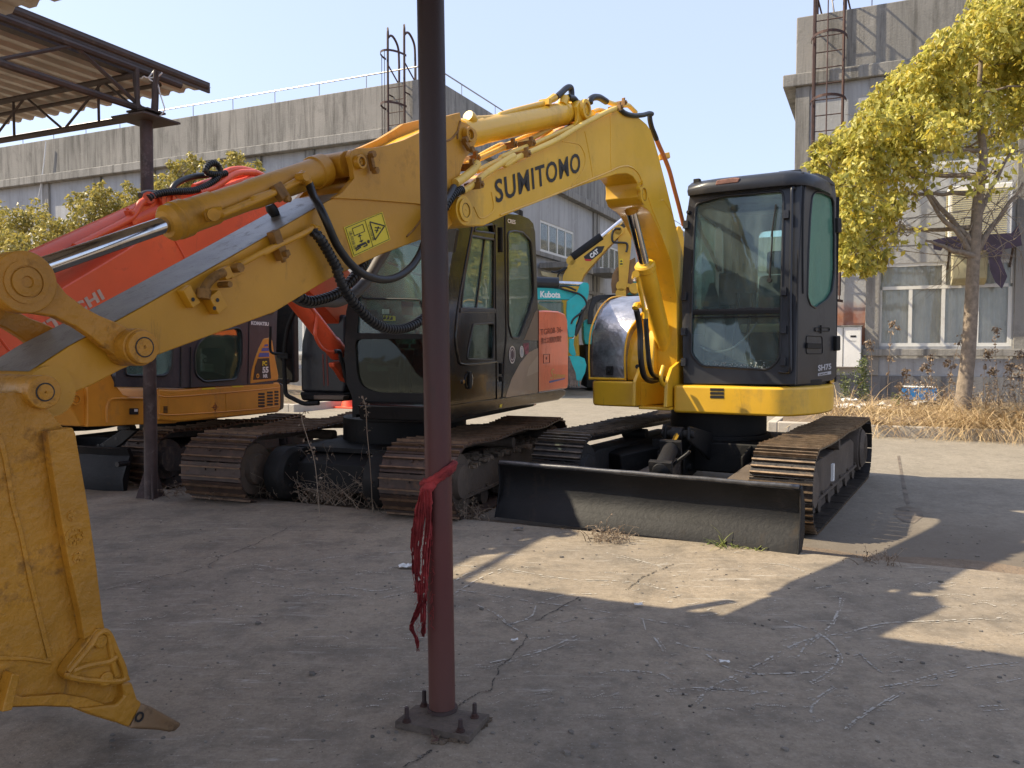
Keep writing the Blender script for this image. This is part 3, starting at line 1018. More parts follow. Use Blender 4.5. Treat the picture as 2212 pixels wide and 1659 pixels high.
# --- left building
b1 = thing('warehouse', 'long grey warehouse on the left with stained concrete parapet and side lane', 'building', F0(TC, WF, 0))
def P1(x, y): return F0.co(F0.hv(x, y, WF))
def P1s(x, y): return F0.co(F0.hu(x, y, TC))
m = MB()
la, lb = P1(585, 700)[0], P1(656, 700)[0]
lz0, lz1 = P1(620, 764)[2], P1(620, 664)[2]
wstep = (lb - la)
lw = [(la, lb, lz0, lz1 + .7)] + [(la - 5.2 * i - .3, la - 5.2 * i + 3, lz0, lz1 + .7) for i in range(1, 6)]
lw.append((lb + .5, lb + 3.2, lz0, lz1 + .7))
hz1 = [P1(705, 440)[0]]
up1 = (P1(680, 425)[0], P1(735, 425)[0] + 1.2, P1(700, 470)[2], P1(700, 405)[2])
wallpanel(m, F0, WF, -60, TC, .75, ZBELT, lw + [up1])
sw = []
for (x0, x1, ya, yb) in ((1167, 1240, 474, 545), (1290, 1333, 534, 580)):
    v0, v1 = P1s(x0, 500)[1], P1s(x1, 500)[1]
    sw.append((v0, v1, P1s(x0, yb - 3)[2] if x0 < 1200 else P1s(x0, 577)[2], P1s(x0, ya)[2]))
lenw = sw[0][1] - sw[0][0]
gap = sw[1][0] - sw[0][0]
sw = [sw[0], (sw[0][0] + gap, sw[0][0] + gap + lenw, sw[0][2], sw[0][3]), (sw[0][0] + 2 * gap, sw[0][0] + 2 * gap + lenw, sw[0][2], sw[0][3])]
outer = [F0(TC, WF + .252, -.1), F0(TC, 60, -.1), F0(TC, 60, ZBELT), F0(TC, WF + .252, ZBELT)]
m.holed(outer, [[F0(TC, a, q0), F0(TC, b_, q0), F0(TC, b_, q1), F0(TC, a, q1)] for a, b_, q0, q1 in sw], F0.U * -.25)
m.fbox(F0, -60, TC - .26, WF + 3, WF + 3.2, -.1, ZBELT)
m.fbox(F0, TC - 3.2, TC - 3, WF + 3.3, 60, -.1, ZBELT)
obj('wall', m, M['wall'], b1)
m = MB(); m.fbox(F0, -60, TC + .01, WF - .03, WF + .3, -.15, .748); obj('plinth', m, M['plinth'], b1)
m = MB()
m.fbox(F0, -60, TC + .02, WF - .02, WF + .3, ZBELT1 + .002, ZTOP)
m.fbox(F0, TC - .28, TC + .02, WF + .302, 60, ZBELT1 + .002, ZTOP)
obj('parapet', m, M['parapet'], b1, bevel=.03)
m = MB()
m.fbox(F0, -60, TC + .30, WF - .28, WF + .3, ZBELT + .002, ZBELT1)
m.fbox(F0, TC - .28, TC + .30, WF + .302, 60, ZBELT + .002, ZBELT1)
obj('cornice', m, M['trim'], b1, bevel=.03)
def pilaster(*a):
    m = MB(); m.fbox(F0, *a); obj('pilaster', m, M['trim'], b1, bevel=.01)
for q in [P1(xq, 400)[0] for xq in (102, 214, 330, 445, 558, 672, 790)] + [-33, -37, -41, -46]:
    pilaster(q - .17, q + .17, WF - .09, WF - .002, .752, ZBELT - .002)
pilaster(TC - .3, TC + .10, WF - .09, WF - .003, .752, ZBELT - .002)
for q in (P1s(1172 + 120, 450)[1] - .1, sw[1][0] - .5, sw[1][1] + .8, sw[2][1] + .8):
    pilaster(TC + .002, TC + .08, q - .17, q + .17, -.1, ZBELT - .002)
m = MB()
m.fbox(F0, -60, TC, WF - .12, WF - .092, lz0 - .2, lz0 - .04)
obj('window_sill', m, M['trim'], b1, bevel=.015)
m = MB()
m.fbox(F0, TC + .003, TC + .14, WF + .5, 58, sw[0][2] - .22, sw[0][2] - .05)
m.fbox(F0, TC + .003, TC + .12, WF + .5, 58, sw[0][2] - 1.3, sw[0][2] - 1.15)
obj('string_course', m, M['trim'], b1, bevel=.015)
for a, b_, q0, q1 in lw:
    window(F0, b1, WF, a, b_, q0, q1, 4 if b_ - a > 2.9 else 3, trans=.7, mullw=.075)
window(F0, b1, WF, up1[0], up1[1], up1[2], up1[3], 3)
for a, b_, q0, q1 in sw:
    window(F0, b1, TC, a, b_, q0, q1, 4, along='v', flip=-1, curtain=True, mullw=.09)
railing(b1, F0, [F0(-60, WF + .1, ZTOP + .40), F0(TC - .1, WF + .1, ZTOP + .40)], [F0(TC - .6 - 1.75 * i, WF + .1, ZTOP + .40) for i in range(28)])
railing(b1, F0, [F0(TC - .12, WF + .1, ZTOP + .40), F0(TC - .12, 60, ZTOP + .40)], [F0(TC - .12, WF + 2.0 + 2.4 * i, ZTOP + .40) for i in range(16)])
# entrance canopies in the lane
for (x0, x1, y0) in ((1160, 1222, 582), (1262, 1304, 592)):
    v0, v1 = P1s(x0, y0)[1], P1s(x1, y0)[1]
    z = P1s((x0 + x1) / 2, y0)[2]
    m = MB(); m.fbox(F0, TC + .09, TC + 1.2, v0, min(v1, v0 + 7), z - .1, z + .12)
    obj('entrance_canopy', m, M['trim'], b1, bevel=.02)
# cloth stuff on a line under the canopy
m = MB()
lp = [F0.hu(x, y, TC + .6) for x, y in px('P', (120, 455), (180, 470), (250, 480), (285, 505), (275, 535), (230, 515), (170, 500), (130, 490))]
m.holed(lp, [], F0.U * .02)
tag(obj('hanging_laundry', m, M['beige'], ang=80), 'striped beige laundry hanging under the lane canopy behind the teal arm', 'laundry')
ladder(F0, P1(867, 180)[0], WF, 3.0, ZTOP + 1.35, 'rusty caged ladder rising above the corner of the left warehouse parapet',
       [P1(860, 145)[2] - 1.52 * 3, P1(860, 145)[2] - 1.52 * 2, P1(860, 240)[2], P1(860, 132)[2]], .56)
m = MB()
cp = [F0.hv(x, y, WF - .15) for x, y in [(99, 306), (95, 350), (88, 400), (82, 430), (74, 478)]]
m.tube(smooth(cp), .022, 6)
cp = [F0.hv(x, y, WF - .15) for x, y in [(99, 306), (92, 380), (90, 430), (90, 450)]]
m.tube(smooth(cp), .009, 6)
tag(obj('hanging_cable', m, M['white']), 'pale cable dropping from the parapet railing at the far left', 'cable')
# --- building across the end of the lane
b3 = thing('warehouse', 'pale low building closing the far end of the lane, seen beside the cab', 'building', F0(0, 52, 0))
m = MB(); m.fbox(F0, -30, 30, 52, 60, -.1, 6.2); obj('wall', m, M['wall'], b3)
m = MB(); m.fbox(F0, -30.1, 30.1, 51.9, 60, 6.202, 8.3); obj('parapet', m, M['trim'], b3)
m = MB()
m.tube([F0(-30, 52, 8.75), F0(30, 52, 8.75)], .03, 6)
for i in range(30): m.tube([F0(-29 + 2 * i, 52, 8.3), F0(-29 + 2 * i, 52, 8.75)], .02, 6)
obj('roof_railing', m, M['steel'], b3)

# ------------------------------------------------------------------ sheds: roofs, post, pole
def corrugated(m, F, u0, u1, v0, v1, z, pitch=.2, depth=.03, th=.006, jitter=0):
    """ribs run along v"""
    prof = []
    u = u0
    while u < u1 - 1e-6:
        for du, dz in ((0, 0), (pitch * .30, 0), (pitch * .42, depth), (pitch * .88, depth)):
            prof.append((u + du, dz))
        u += pitch
    prof.append((u, 0))
    n = len(prof)
    va = []
    for zz in (0, th):
        va += [F(a, v0, z + b_ + zz) for a, b_ in prof]
        va += [F(a, v1 + (random.uniform(-jitter, jitter) if i % 4 == 0 else 0), z + b_ + zz) for i, (a, b_) in enumerate(prof)]
    fs = []
    for i in range(n - 1):
        fs.append((i, i + 1, n + i + 1, n + i))
        fs.append((2 * n + i, 3 * n + i, 3 * n + i + 1, 2 * n + i + 1))
        fs.append((i, 2 * n + i, 2 * n + i + 1, i + 1))
        fs.append((n + i, n + i + 1, 3 * n + i + 1, 3 * n + i))
    m.add(va, fs)
ZR1, WR1 = 3.27, 3.05
shed = thing('shed_roof', 'corrugated shed roof corner just showing at the top left edge', 'roof', F0(0, WR1 - 1, ZR1))
m = MB(); corrugated(m, F0, -9.0, 1.5, -.6, WR1, ZR1, .21, .03, .006, .0); obj('roof_sheet', m, M['roofsheet'], shed, raw=True, flat=True)
m = MB()
for w in (2.1, .9, -.4):
    m.fbox(F0, -9, 1.5, w - .03, w + .03, ZR1 - .12, ZR1 - .003)
obj('purlin', m, M['truss'], shed)
ZR2 = 4.0
cor = F0.co(F0.hv(455, 190, 6.1))
ZR2 = cor[2]
TR = cor[0]
shed2 = thing('shed_roof', 'brown corrugated canopy roof on trusses carried by the old post at left', 'roof', F0(TR - 2, 5, ZR2))
m = MB(); corrugated(m, F0, TR - 5.67, TR, 1.0, 6.1, ZR2, .21, .035, .006, .01); obj('roof_sheet', m, M['roofsheet'], shed2, raw=True, flat=True)
m = MB()
m.box(F0(TR - .02, 3.55, ZR2 + .0), F0.U * .012, F0.Vv * 2.55, V((0, 0, .05)))
m.box(F0(TR - .12, 3.3, ZR2 - .06), F0.U * .05, F0.Vv * 2.0, V((0, 0, .055)))
obj('edge_trim', m, M['truss'], shed2)
pb = gz(327, 1076, 0)
tpost, wpost = F0.co(pb)[:2]
ptop = hit(316, 262, pb, V((0, 1, 0)))
m = MB()
zt_, zb_ = ZR2 - .13, ptop.z + .10
tA = tpost
# truss along the depth direction
def trusspair(m, P, L0, L1, zt_, zb_, nseg, r=.03, rd=.016):
    m.tube([P(L0, zt_), P(L1, zt_)], r, 8)
    m.tube([P(L0, zb_), P(L1, zb_)], r, 8)
    for i in range(nseg):
        a = L0 + (L1 - L0) * i / nseg; b_ = L0 + (L1 - L0) * (i + 1) / nseg; c = (a + b_) / 2
        m.tube([P(a, zb_), P(c, zt_)], rd, 6); m.tube([P(c, zt_), P(b_, zb_)], rd, 6)
trusspair(m, lambda w, z: F0(tA, w, z), wpost, 1.2, zt_, zb_, 3, .032, .018)
m.tube([F0(tA, wpost, zt_), F0(tA, wpost + .42, zt_)], .032, 8)
m.tube([F0(tA + .25, wpost + .5, zt_ - .02), F0(tA + .25, 1.2, zt_ - .02)], .03, 8)
obj('truss', m, M['truss'], shed2)
m = MB()
trusspair(m, lambda t_, z: F0(t_, wpost + .02, z), tA, tA - 5.4, zt_ - .01, zb_ - .05, 5, .03, .012)
for i in range(5):
    m.tube([F0(tA - .6 - 1.2 * i, wpost + .02, zt_), F0(tA - .6 - 1.2 * i, wpost + .02, zb_ - .05)], .012, 6)
obj('truss', m, M['truss'], shed2)
m = MB()
for w in (5.75, 4.0, 2.4):
    m.tube([F0(TR - .3, w, ZR2 - .03), F0(TR - 5.6, w, ZR2 - .03)], .022, 8)
obj('purlin', m, M['truss'], shed2)
m = MB()
wp = [hit(x, y, pb, V((0, 1, 0))) for x, y in [(305, 170), (311, 165), (320, 168), (335, 152), (350, 156), (340, 166), (322, 170), (340, 182), (345, 200), (352, 222), (355, 238), (340, 254), (320, 256), (306, 244), (290, 236), (286, 228), (290, 226)]]
m.tube(smooth(wp, 5), .006, 6)
tag(obj('loose_wire', m, M['white']), 'thin white wire looped around the top of the old post', 'wire')

post = thing('shed_post', 'old dark round post with gusseted foot carrying the left canopy', 'post', pb)
m = MB()
m.tube([pb, pb + (ptop - pb) * .5, ptop], [.058, .056, .054], 24)
obj('shaft', m, M['oldpost'], post)
for k_ in range(3):
    an = R(-60 + 120 * k_)
    d = V((math.cos(an), math.sin(an), 0))
    s_ = V((-d.y, d.x, 0)) * .005
    m = MB(); m.prism([pb + d * .05 - s_, pb + d * .14 - s_, pb + d * .055 - s_ + V((0, 0, .26))], s_ * 2)
    obj('gusset', m, M['oldpost'], post)
m = MB()
m.box(ptop + V((0, 0, .008)), F0.U * .2, F0.Vv * .2, V((0, 0, .008)))
m.box(ptop + V((0, 0, .075)), F0.U * .13, F0.Vv * .1, V((0, 0, .008)))
m.box(ptop + V((0, 0, .045)), F0.U * .08, F0.Vv * .07, V((0, 0, .022)))
for a, b_ in ((-.09, 0), (.09, 0), (.0, .09), (0, -.09), (.05, .06)):
    q = ptop + F0.U * a + F0.Vv * b_
    m.tube([q + V((0, 0, .085)), V((q.x, q.y, zt_)) + F0.U * a * .5], .022, 8)
obj('cap_plate', m, M['truss'], post)

# front pole
fb = gz(955.5, 1548, 0)
pt = hit(930, 0, fb, V((0, 1, 0)))
pd = (pt - fb).normalized()
ptop2 = fb + pd * (3.25 / pd.z)
pole = thing('shed_post', 'red brown round steel post in the foreground bolted to the slab', 'post', fb)
k = NT('post_paint_backlit_top')
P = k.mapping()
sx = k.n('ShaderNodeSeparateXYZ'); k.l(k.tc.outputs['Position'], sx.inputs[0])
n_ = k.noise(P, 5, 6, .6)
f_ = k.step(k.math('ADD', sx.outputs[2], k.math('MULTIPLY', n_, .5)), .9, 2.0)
c_ = k.mix(f_, (.098, .021, .018), (.028, .014, .014))  # upper shaft coloured darker to carry its backlit look against the sky
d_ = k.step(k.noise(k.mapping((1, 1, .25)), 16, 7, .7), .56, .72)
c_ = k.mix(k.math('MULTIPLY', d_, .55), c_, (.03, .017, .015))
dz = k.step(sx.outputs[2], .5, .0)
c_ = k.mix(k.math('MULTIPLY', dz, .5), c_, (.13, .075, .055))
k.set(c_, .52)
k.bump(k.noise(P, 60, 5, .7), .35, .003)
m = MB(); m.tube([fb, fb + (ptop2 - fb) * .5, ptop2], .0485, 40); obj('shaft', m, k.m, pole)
m = MB(); m.ring(fb + V((0, 0, .0265)), V((0, 0, 1)), .0475, .056, .012, 36); obj('weld_bead', m, M['oldpost'], pole)
cs = [gz(x, y, .026) for x, y in px('M', (104, 1415), (300, 1455), (490, 1497), (545, 1435), (598, 1378), (400, 1350), (214, 1328))]
m = MB(); m.prism(cs, (0, 0, -.0255)); obj('base_plate', m, mat('base_plate_steel', (.115, .09, .07), .8, .1, var=.3, vs_=20, dirt=(.06, .045, .035), ds=12, damt=.7, bump=.8, bs=80), pole, bevel=.002)
for bx_, by_, ty in ((257, 1335, 1255), (166, 1418, 1342), (520, 1395, 1322), (446, 1468, 1405)):
    p = gz(*px('M', (bx_, by_), (0, 0))[0], .026)
    tp_ = hit(*px('M', (bx_, ty), (0, 0))[0], p, V((0, 1, 0)))
    m = MB(); m.tube([p, V((p.x, p.y, tp_.z))], .0072, 12)
    zz = p.z + .004
    while zz < tp_.z - .002:
        m.ring(V((p.x, p.y, zz)), V((0, 0, 1)), .007, .0083, .0015, 12); zz += .0035
    b_ = obj('anchor_bolt', m, M['oldpost'], pole)
    m = MB(); m.cyl(p, p + V((0, 0, .003)), .0165, n=18); m.cyl(p + V((0, 0, .003)), p + V((0, 0, .013)), .0125, n=6); obj('nut', m, M['rusty'], b_)
m = MB()
for i in range(90):
    a = random.random(); x = 430 + 170 * a + random.uniform(-14, 14); y = 1500 - 100 * a + random.uniform(-4, 30) * (1 - .4 * a)
    if i < 25: x = random.uniform(290, 480); y = 1490 + random.uniform(-14, 45)
    p = gz(*px('M', (x, y), (0, 0))[0], .002); s_ = random.uniform(.004, .012)
    m.box(p, V((s_, random.uniform(-.003, .003), .002)), V((random.uniform(-.003, .003), s_ * .7, .002)), V((.001, 0, s_ * .5)))
tag(obj('concrete_crumbs', m, M['soil'], flat=True), 'broken concrete crumbs along the front of the post base plate', 'rubble', kind='stuff')
m = MB()
wp = [gz(*px('M', q, (0, 0))[0], .02) for q in ((420, 1320), (430, 1350), (400, 1395), (330, 1430), (240, 1437), (192, 1420), (215, 1395), (285, 1365))]
m.tube(smooth(wp, 6), .0018, 6)
wp = [gz(*px('M', q, (0, 0))[0], .02) for q in ((285, 1365), (310, 1390), (360, 1392), (410, 1375))]
m.tube(smooth(wp, 6), .0018, 6)
wp = [gz(*px('M', q, (0, 0))[0], .022) for q in ((310, 1430), (295, 1455), (305, 1490), (330, 1510), (300, 1520))]
m.tube(smooth(wp, 6), .003, 6)
tag(obj('thin_wire', m, M['rusty']), 'thin rusty wire looped round the foot of the red post', 'wire')

# red rag tied round the pole
def at_pole(x, y, d=0.0):
    return hit(x, y, fb - V((0, .05 + d, 0)), V((0, 1, 0)))
ragz = at_pole(948, 1033).z
rag = thing('rag', 'torn red rag tied round the foreground post and hanging down its left side', 'rag', V((fb.x, fb.y, ragz)))
m = MB()
for q in range(3):
    pts = []
    for i in range(33):
        an = 2 * math.pi * i / 32
        c_ = fb + pd * ((ragz - .0 - fb.z) / pd.z)
        rr = .052 + .006 * noise.noise(V((an * 2, q, 0))) + .003 * q
        p = c_ + V((math.cos(an) * rr, math.sin(an) * rr, .036 * math.cos(an) + .010 * (q - 1) + .006 * noise.noise(V((an * 3, q, 4)))))
        pts.append(p)
    m.tube(pts, [.011 + .005 * noise.noise(V((i * .9, q, 7))) for i in range(33)], 8)
kp = at_pole(*px('M', (285, 190)))
m.tube([kp + V((-.03, 0, -.02)), kp, kp + V((.02, -.004, .012))], [.012, .022, .012], 10)
obj('knot_band', m, M['ragcloth'], rag, ang=80)
m = MB()
strips = [((270, 195), (240, 330), (215, 480), (222, 620), (232, 745), .017), ((275, 200), (255, 380), (235, 560), (245, 700), (250, 830), .020),
          ((290, 210), (292, 400), (275, 560), (268, 760), (262, 900), .018), ((296, 215), (300, 420), (288, 600), (280, 740), (272, 960), .014),
          ((250, 800), (215, 890), (208, 930), (235, 990), (242, 1050), .012), ((262, 760), (240, 860), (205, 920), (228, 975), (238, 1000), .008),
          ((270, 900), (268, 930), (262, 950), (268, 962), (270, 975), .010)]
for si, st in enumerate(strips):
    w = st[-1] * .72
    P_ = smooth([at_pole(*px('M', (q[0] - 16, q[1])), d=.012 * (si % 3)) for q in st[:-1]], 14)
    n_ = len(P_)
    vs_ = []
    for i, p in enumerate(P_):
        t = i / (n_ - 1)
        for j in range(9):
            a = j / 8 - .5
            ww = w * (1.0 + .5 * noise.noise(V((si * 3, t * 7, 0)))) * (1 - .4 * t)
            fold = .008 * math.sin(j * 2.3 + si + 3 * noise.noise(V((t * 4, si, 0)))) + .006 * noise.noise(V((t * 14, j, si)))
            edge = .0035 * noise.noise(V((t * 60, j, si))) if j in (0, 8) else 0
            vs_.append(p + V((a * 2 * ww + edge, fold, random.uniform(-.001, .001))))
    fs = []
    for i in range(n_ - 1):
        for j in range(8):
            if noise.noise(V((i * .35, j * .8, si * 5))) > (.60 - .3 * i / n_) and i > n_ * .3: continue
            fs.append((i * 9 + j, i * 9 + j + 1, (i + 1) * 9 + j + 1, (i + 1) * 9 + j))
    m.add(vs_, fs)
for i in range(130):
    x = random.choice([random.uniform(205, 235), random.uniform(290, 304), random.uniform(210, 280)])
    y = random.uniform(330, 960)
    p = at_pole(*px('M', (x, y)), d=random.uniform(0, .03))
    q = p + V((random.uniform(-.012, .012), random.uniform(-.004, .004), -random.uniform(.004, .025)))
    m.tube([p, (p + q) / 2 + V((random.uniform(-.006, .006), 0, 0)), q], .0007, 3, cap=False)
o = obj('hanging_strip', m, M['ragcloth'], rag, raw=True)
# ------------------------------------------------------------------ shared machine parts
def track(F, par, u0, u1, v0, v1, zb, zt, mt, mframe, pitch=.155, grs=3, sag=.012, gh=.026, barmat=None, rollers=7, frame_top=None, sideplate=True, name='crawler_track', slack=None):
    r = (zt - zb) / 2 - gh
    zc = (zt + zb) / 2
    path = []
    L = v1 - v0 - 2 * (r + gh)
    va, vb = v0 + r + gh, v1 - r - gh
    def topz(s_):
        t = s_ / L
        z = r
        if slack:
            z = r - slack * (.5 - .5 * math.cos(2 * math.pi * t * 2)) * (.4 + .6 * t)
        else:
            z = r - sag * math.sin(math.pi * (t * 2 % 1))
        return z
    n1 = 60
    for i in range(n1): path.append((va + L * i / n1, topz(L * i / n1)))
    for i in range(30):
        a = math.pi / 2 - math.pi * i / 30
        path.append((vb + r * math.cos(a), r * math.sin(a)))
    for i in range(n1): path.append((vb - L * i / n1, -r))
    for i in range(30):
        a = -math.pi / 2 - math.pi * i / 30
        path.append((va + r * math.cos(a), r * math.sin(a)))
    cum = [0]
    for a, b in zip(path, path[1:] + path[:1]): cum.append(cum[-1] + math.hypot(b[0] - a[0], b[1] - a[1]))
    T = cum[-1]
    n = round(T / pitch); pt_ = T / n
    def at(s_):
        s_ %= T
        import bisect
        i = min(len(path) - 1, bisect.bisect_right(cum, s_) - 1)
        t = (s_ - cum[i]) / (cum[i + 1] - cum[i])
        a, b = path[i], path[(i + 1) % len(path)]
        return (a[0] + (b[0] - a[0]) * t, a[1] + (b[1] - a[1]) * t)
    sh, br, lk = MB(), MB(), MB()
    um, hw = (u0 + u1) / 2, (u1 - u0) / 2
    for i in range(n):
        s0 = i * pt_ + .3 * pt_
        a = at(s0 - pt_ * .45); b = at(s0 + pt_ * .45)
        d = V((b[0] - a[0], b[1] - a[1])); ln = d.length; d.normalize()
        nrm = V((-d.y, d.x))  # outward (path clockwise)
        if True:
            mid = V(((a[0] + b[0]) / 2, (a[1] + b[1]) / 2))
        D3 = F.Vv * d.x + V((0, 0, d.y))
        N3 = F.Vv * nrm.x + V((0, 0, nrm.y))
        c = F(um, mid.x, zc + mid.y)
        jit = random.uniform(-.002, .002)
        sh.box(c + N3 * (.004 + jit), F.U * hw, D3 * (pt_ * .47), N3 * .006)
        for g in range(grs):
            off = (g - (grs - 1) / 2) / grs * pt_
            h = gh * (1.0 if g == 0 else .8)
            cc = c + D3 * off + N3 * (.010 + h / 2)
            br.box(cc, F.U * hw, D3 * .006, N3 * h / 2)
        for su in (-.055, .055):
            for sv in (-.25, .12):
                q = c + F.U * su + D3 * (pt_ * sv) + N3 * .010
                sh.cyl(q, q + N3 * .012, .010, n=6)
        for su in (-.07, .07):
            lk.box(c + F.U * su - N3 * .035, F.U * .014, D3 * (pt_ * .5), N3 * .03)
        # dark slots shown as recess plates
        for su in (-hw * .78, hw * .78):
            q = c + F.U * su + N3 * .0095
            sh.ring(q, N3, .008, .013, .002, 8)
    tr = obj(name, sh, mt, par, ang=30)
    obj('grouser_bars', br, barmat or mt, tr, flat=True)
    obj('link_chain', lk, mframe, tr, flat=True)
    # frame
    fr = MB()
    zf0, zf1 = zb + .13, (frame_top or zt - .19)
    prof = [(va - .02, zf0 + .02), (va + .10, zf1 - .04), (va + .35, zf1), (vb - .45, zf1), (vb - .26, zf1 - .05), (vb - .24, zf0 + .03), (vb - .3, zf0), (va + .1, zf0)]
    uo = u1 - .115
    fr.prism([F(u0 + .10, a, z) for a, z in prof], F.U * (uo - u0 - .10))
    f_ = obj('track_frame', fr, mframe, par, bevel=.015)
    m_ = MB()
    m_.fbox(F, uo + .001, uo + .02, va + .06, vb - .06, zf0 + .02, zf0 + .045)
    for i in range(6):
        q = F(uo, va + .25 + (vb - va - .5) * i / 5, zf0 + .06)
        m_.cyl(q, q + F.U * .02, .016, n=6)
    obj('frame_rib', m_, mframe, f_)
    for q, nm in ((va, 'idler'), (vb, 'sprocket')):
        m_ = MB()
        m_.lathe(F(u0 + .08, q, zc), F.U, [(.03, 0), (r - .07, .0), (r - .055, .03), (r - .055, hw * 2 - .20), (r - .07, hw * 2 - .16), (r * .5, hw * 2 - .155), (r * .45, hw * 2 - .11), (.03, hw * 2 - .11)], 30)
        if nm == 'sprocket':
            m_.lathe(F(u1 - .16, q, zc), F.U, [(.05, 0), (r - .1, 0), (r - .1, .10), (r - .15, .13), (.04, .13)], 26)
        obj(nm, m_, mframe, par)
    for i in range(rollers):
        q = va + .22 + (vb - va - .44) * i / (rollers - 1)
        m_ = MB(); m_.lathe(F(u0 + .12, q, zb + .105), F.U, [(.02, 0), (.085, 0), (.085, .07), (.06, .09), (.06, hw * 2 - .33), (.085, hw * 2 - .31), (.085, hw * 2 - .24), (.02, hw * 2 - .24)], 18)
        obj('track_roller', m_, mframe, par)
    m_ = MB(); m_.lathe(F(u0 + .12, (va + vb) / 2, zt - .14), F.U, [(.02, 0), (.05, 0), (.05, hw * 2 - .2), (.02, hw * 2 - .2)], 16)
    obj('carrier_roller', m_, mframe, par)
    return tr

def cylinder(F, par, pA, pB, rb, rr, tsplit, matb, name='hydraulic_cylinder', gland=True, eye=.06, band=True, eyew=.09, rodmat=None):
    """pA barrel end pin, pB rod end pin"""
    d = (pB - pA); L = d.length; d = d.normalized()
    m = MB()
    e = pA + d * L * tsplit
    m.lathe(pA + d * eye * .6, d, [(rb * .55, 0), (rb * .9, .03), (rb, .045), (rb, L * tsplit - eye * .6 - .16)], 32)
    m.lathe(e - d * .16, d, [(rb * .99, 0), (rb * 1.13, .004), (rb * 1.13, .11), (rb * 1.2, .114), (rb * 1.2, .14), (rb * .8, .16), (rr * 1.15, .17)], 32)
    o = obj(name, m, matb, par)
    m = MB(); m.cyl(pA - F.U * eyew, pA + F.U * eyew, eye, n=28)
    obj('pin_eye', m, matb, o)
    m = MB(); m.cyl(e - d * .02, pB - d * eye * .8, rr, n=28)
    obj('rod', m, rodmat or M['chrome'], o)
    m = MB(); m.cyl(pB - F.U * eyew, pB + F.U * eyew, eye, n=28); m.cyl(pB - d * eye * 1.3, pB - d * eye * .5, rr * 1.3)
    obj('rod_eye', m, matb, o)
    return o

def pinboss(par, c, ax, r, h, mt, pin=True, name='pin_boss', ear=None, pinr=.55):
    m = MB()
    m.ring(c, ax, r * .62, r, h, 36)
    o = obj(name, m, mt, par, bevel=.003)
    m = MB(); m.lathe(c + ax * 0.0, ax, [(r * .02, 0), (r * .60, 0), (r * .60, h * .55), (r * .52, h * .62), (r * .12, h * .62), (r * .10, h * .45), (.0015, h * .45)], 30)
    obj('pin', m, mt, o)
    m = MB(); m.ring(c + ax * h * 1.005, ax, r * .60, r * .635, .0008, 32); obj('pin_gap', m, M['ink'], o)
    return o

def hose(par, pts, r, mt=None, ribbed=False, name='hydraulic_hose', k=8):
    P = smooth(pts, k)
    m = MB(); m.tube(P, r, 12)
    o = obj(name, m, mt or M['rubber'], par)
    if ribbed:
        m = MB()
        acc = 0; last = P[0]
        step_ = r * 1.05
        for a, b in zip(P[:-1], P[1:]):
            L = (b - a).length; d = (b - a).normalized()
            while acc < L:
                c = a + d * acc
                m.tube([c - d * r * .20, c + d * r * .20], [r * 1.22, r * 1.22], 12)
                acc += step_
            acc -= L
        obj('spiral_guard', m, mt or M['rubber'], o)
    return o

def clamp(par, c, d, up, w=.05, mt=None):
    m = MB()
    d = V(d).normalized(); up = V(up).normalized(); s_ = d.cross(up).normalized()
    m.box(c, d * .02, s_ * w, up * .02)
    m.box(c + up * .03 + s_ * w * .6, d * .012, s_ * .012, up * .012)
    m.cyl(c + s_ * w, c + s_ * (w + .012), .011, n=6)
    return obj('pipe_clamp', m, mt, par, bevel=.003)

# ------------------------------------------------------------------ yellow excavator with charcoal cab
ex = thing('excavator', 'yellow excavator with dark grey cab, long boom and black dozer blade', 'excavator', F1(-2.2, 7.9, GY), 'excavators parked in the yard')
UB = -2.50          # near face of the boom and arm
BT = .29            # width of boom box
UC = UB - BT / 2
def hb(x, y, u=UB): return F1.hu(x, y, u)
Y = M['yellow']; AY = M['arm_yellow']
def bulk(pxs, u=UB, w=BT): return [hb(x, y, u) for x, y in pxs]

# arm (dipper): box with cylinder brackets
armpx = [(118, 866), (200, 832), (263, 798), (330, 771), (460, 723), (594, 674), (712, 602.5), (825, 549), (913, 516.6), (966, 497),
         (978, 484), (985, 440), (990, 400), (1000, 350), (1000, 300),
         (960, 300), (900, 345), (739, 417), (680, 450), (540, 531), (389, 617), (271, 683), (150, 747), (60, 806), (70, 850)]
m = MB(); m.prism(bulk(armpx), F1.U * -BT)
arm = obj('arm', m, AY, ex, bevel=.006)
# near and far cylinder lug plates standing above the box
lug = [(720, 428), (739, 417), (749.5, 404), (765.6, 385), (763, 361), (756, 337), (760, 326), (770, 320.5), (809, 319), (840, 313), (873, 302), (908, 285.5), (945, 262), (959, 252),
       (994, 243), (997, 262), (1012, 268), (1028, 281), (1032, 293), (1027, 312), (1017, 328), (1003, 345), (996, 365), (990, 400), (986, 430), (984, 452), (960, 452), (900, 440), (800, 432)]
m = MB()
m.prism([hb(x, y, UB + .012) for x, y in lug], F1.U * -.030)
obj('lug_plate', m, AY, arm, bevel=.003)
m = MB()
m.prism([hb(x, y, UB) + F1.U * (-BT + .018) for x, y in lug], F1.U * -.030)
obj('lug_plate', m, AY, arm, bevel=.003)
m = MB()
strip = [(800, 345), (870, 325), (930, 290), (994, 262)]
q = [hb(x, y, UB - .02) for x, y in strip]
for a_, b_ in zip(q[:-1], q[1:]):
    m.box((a_ + b_) / 2 - F1.U * (BT / 2 - .02), (b_ - a_) / 2, F1.U * -(BT / 2 - .02), V((0, 0, .006)))
obj('web_plate', m, Y, arm)
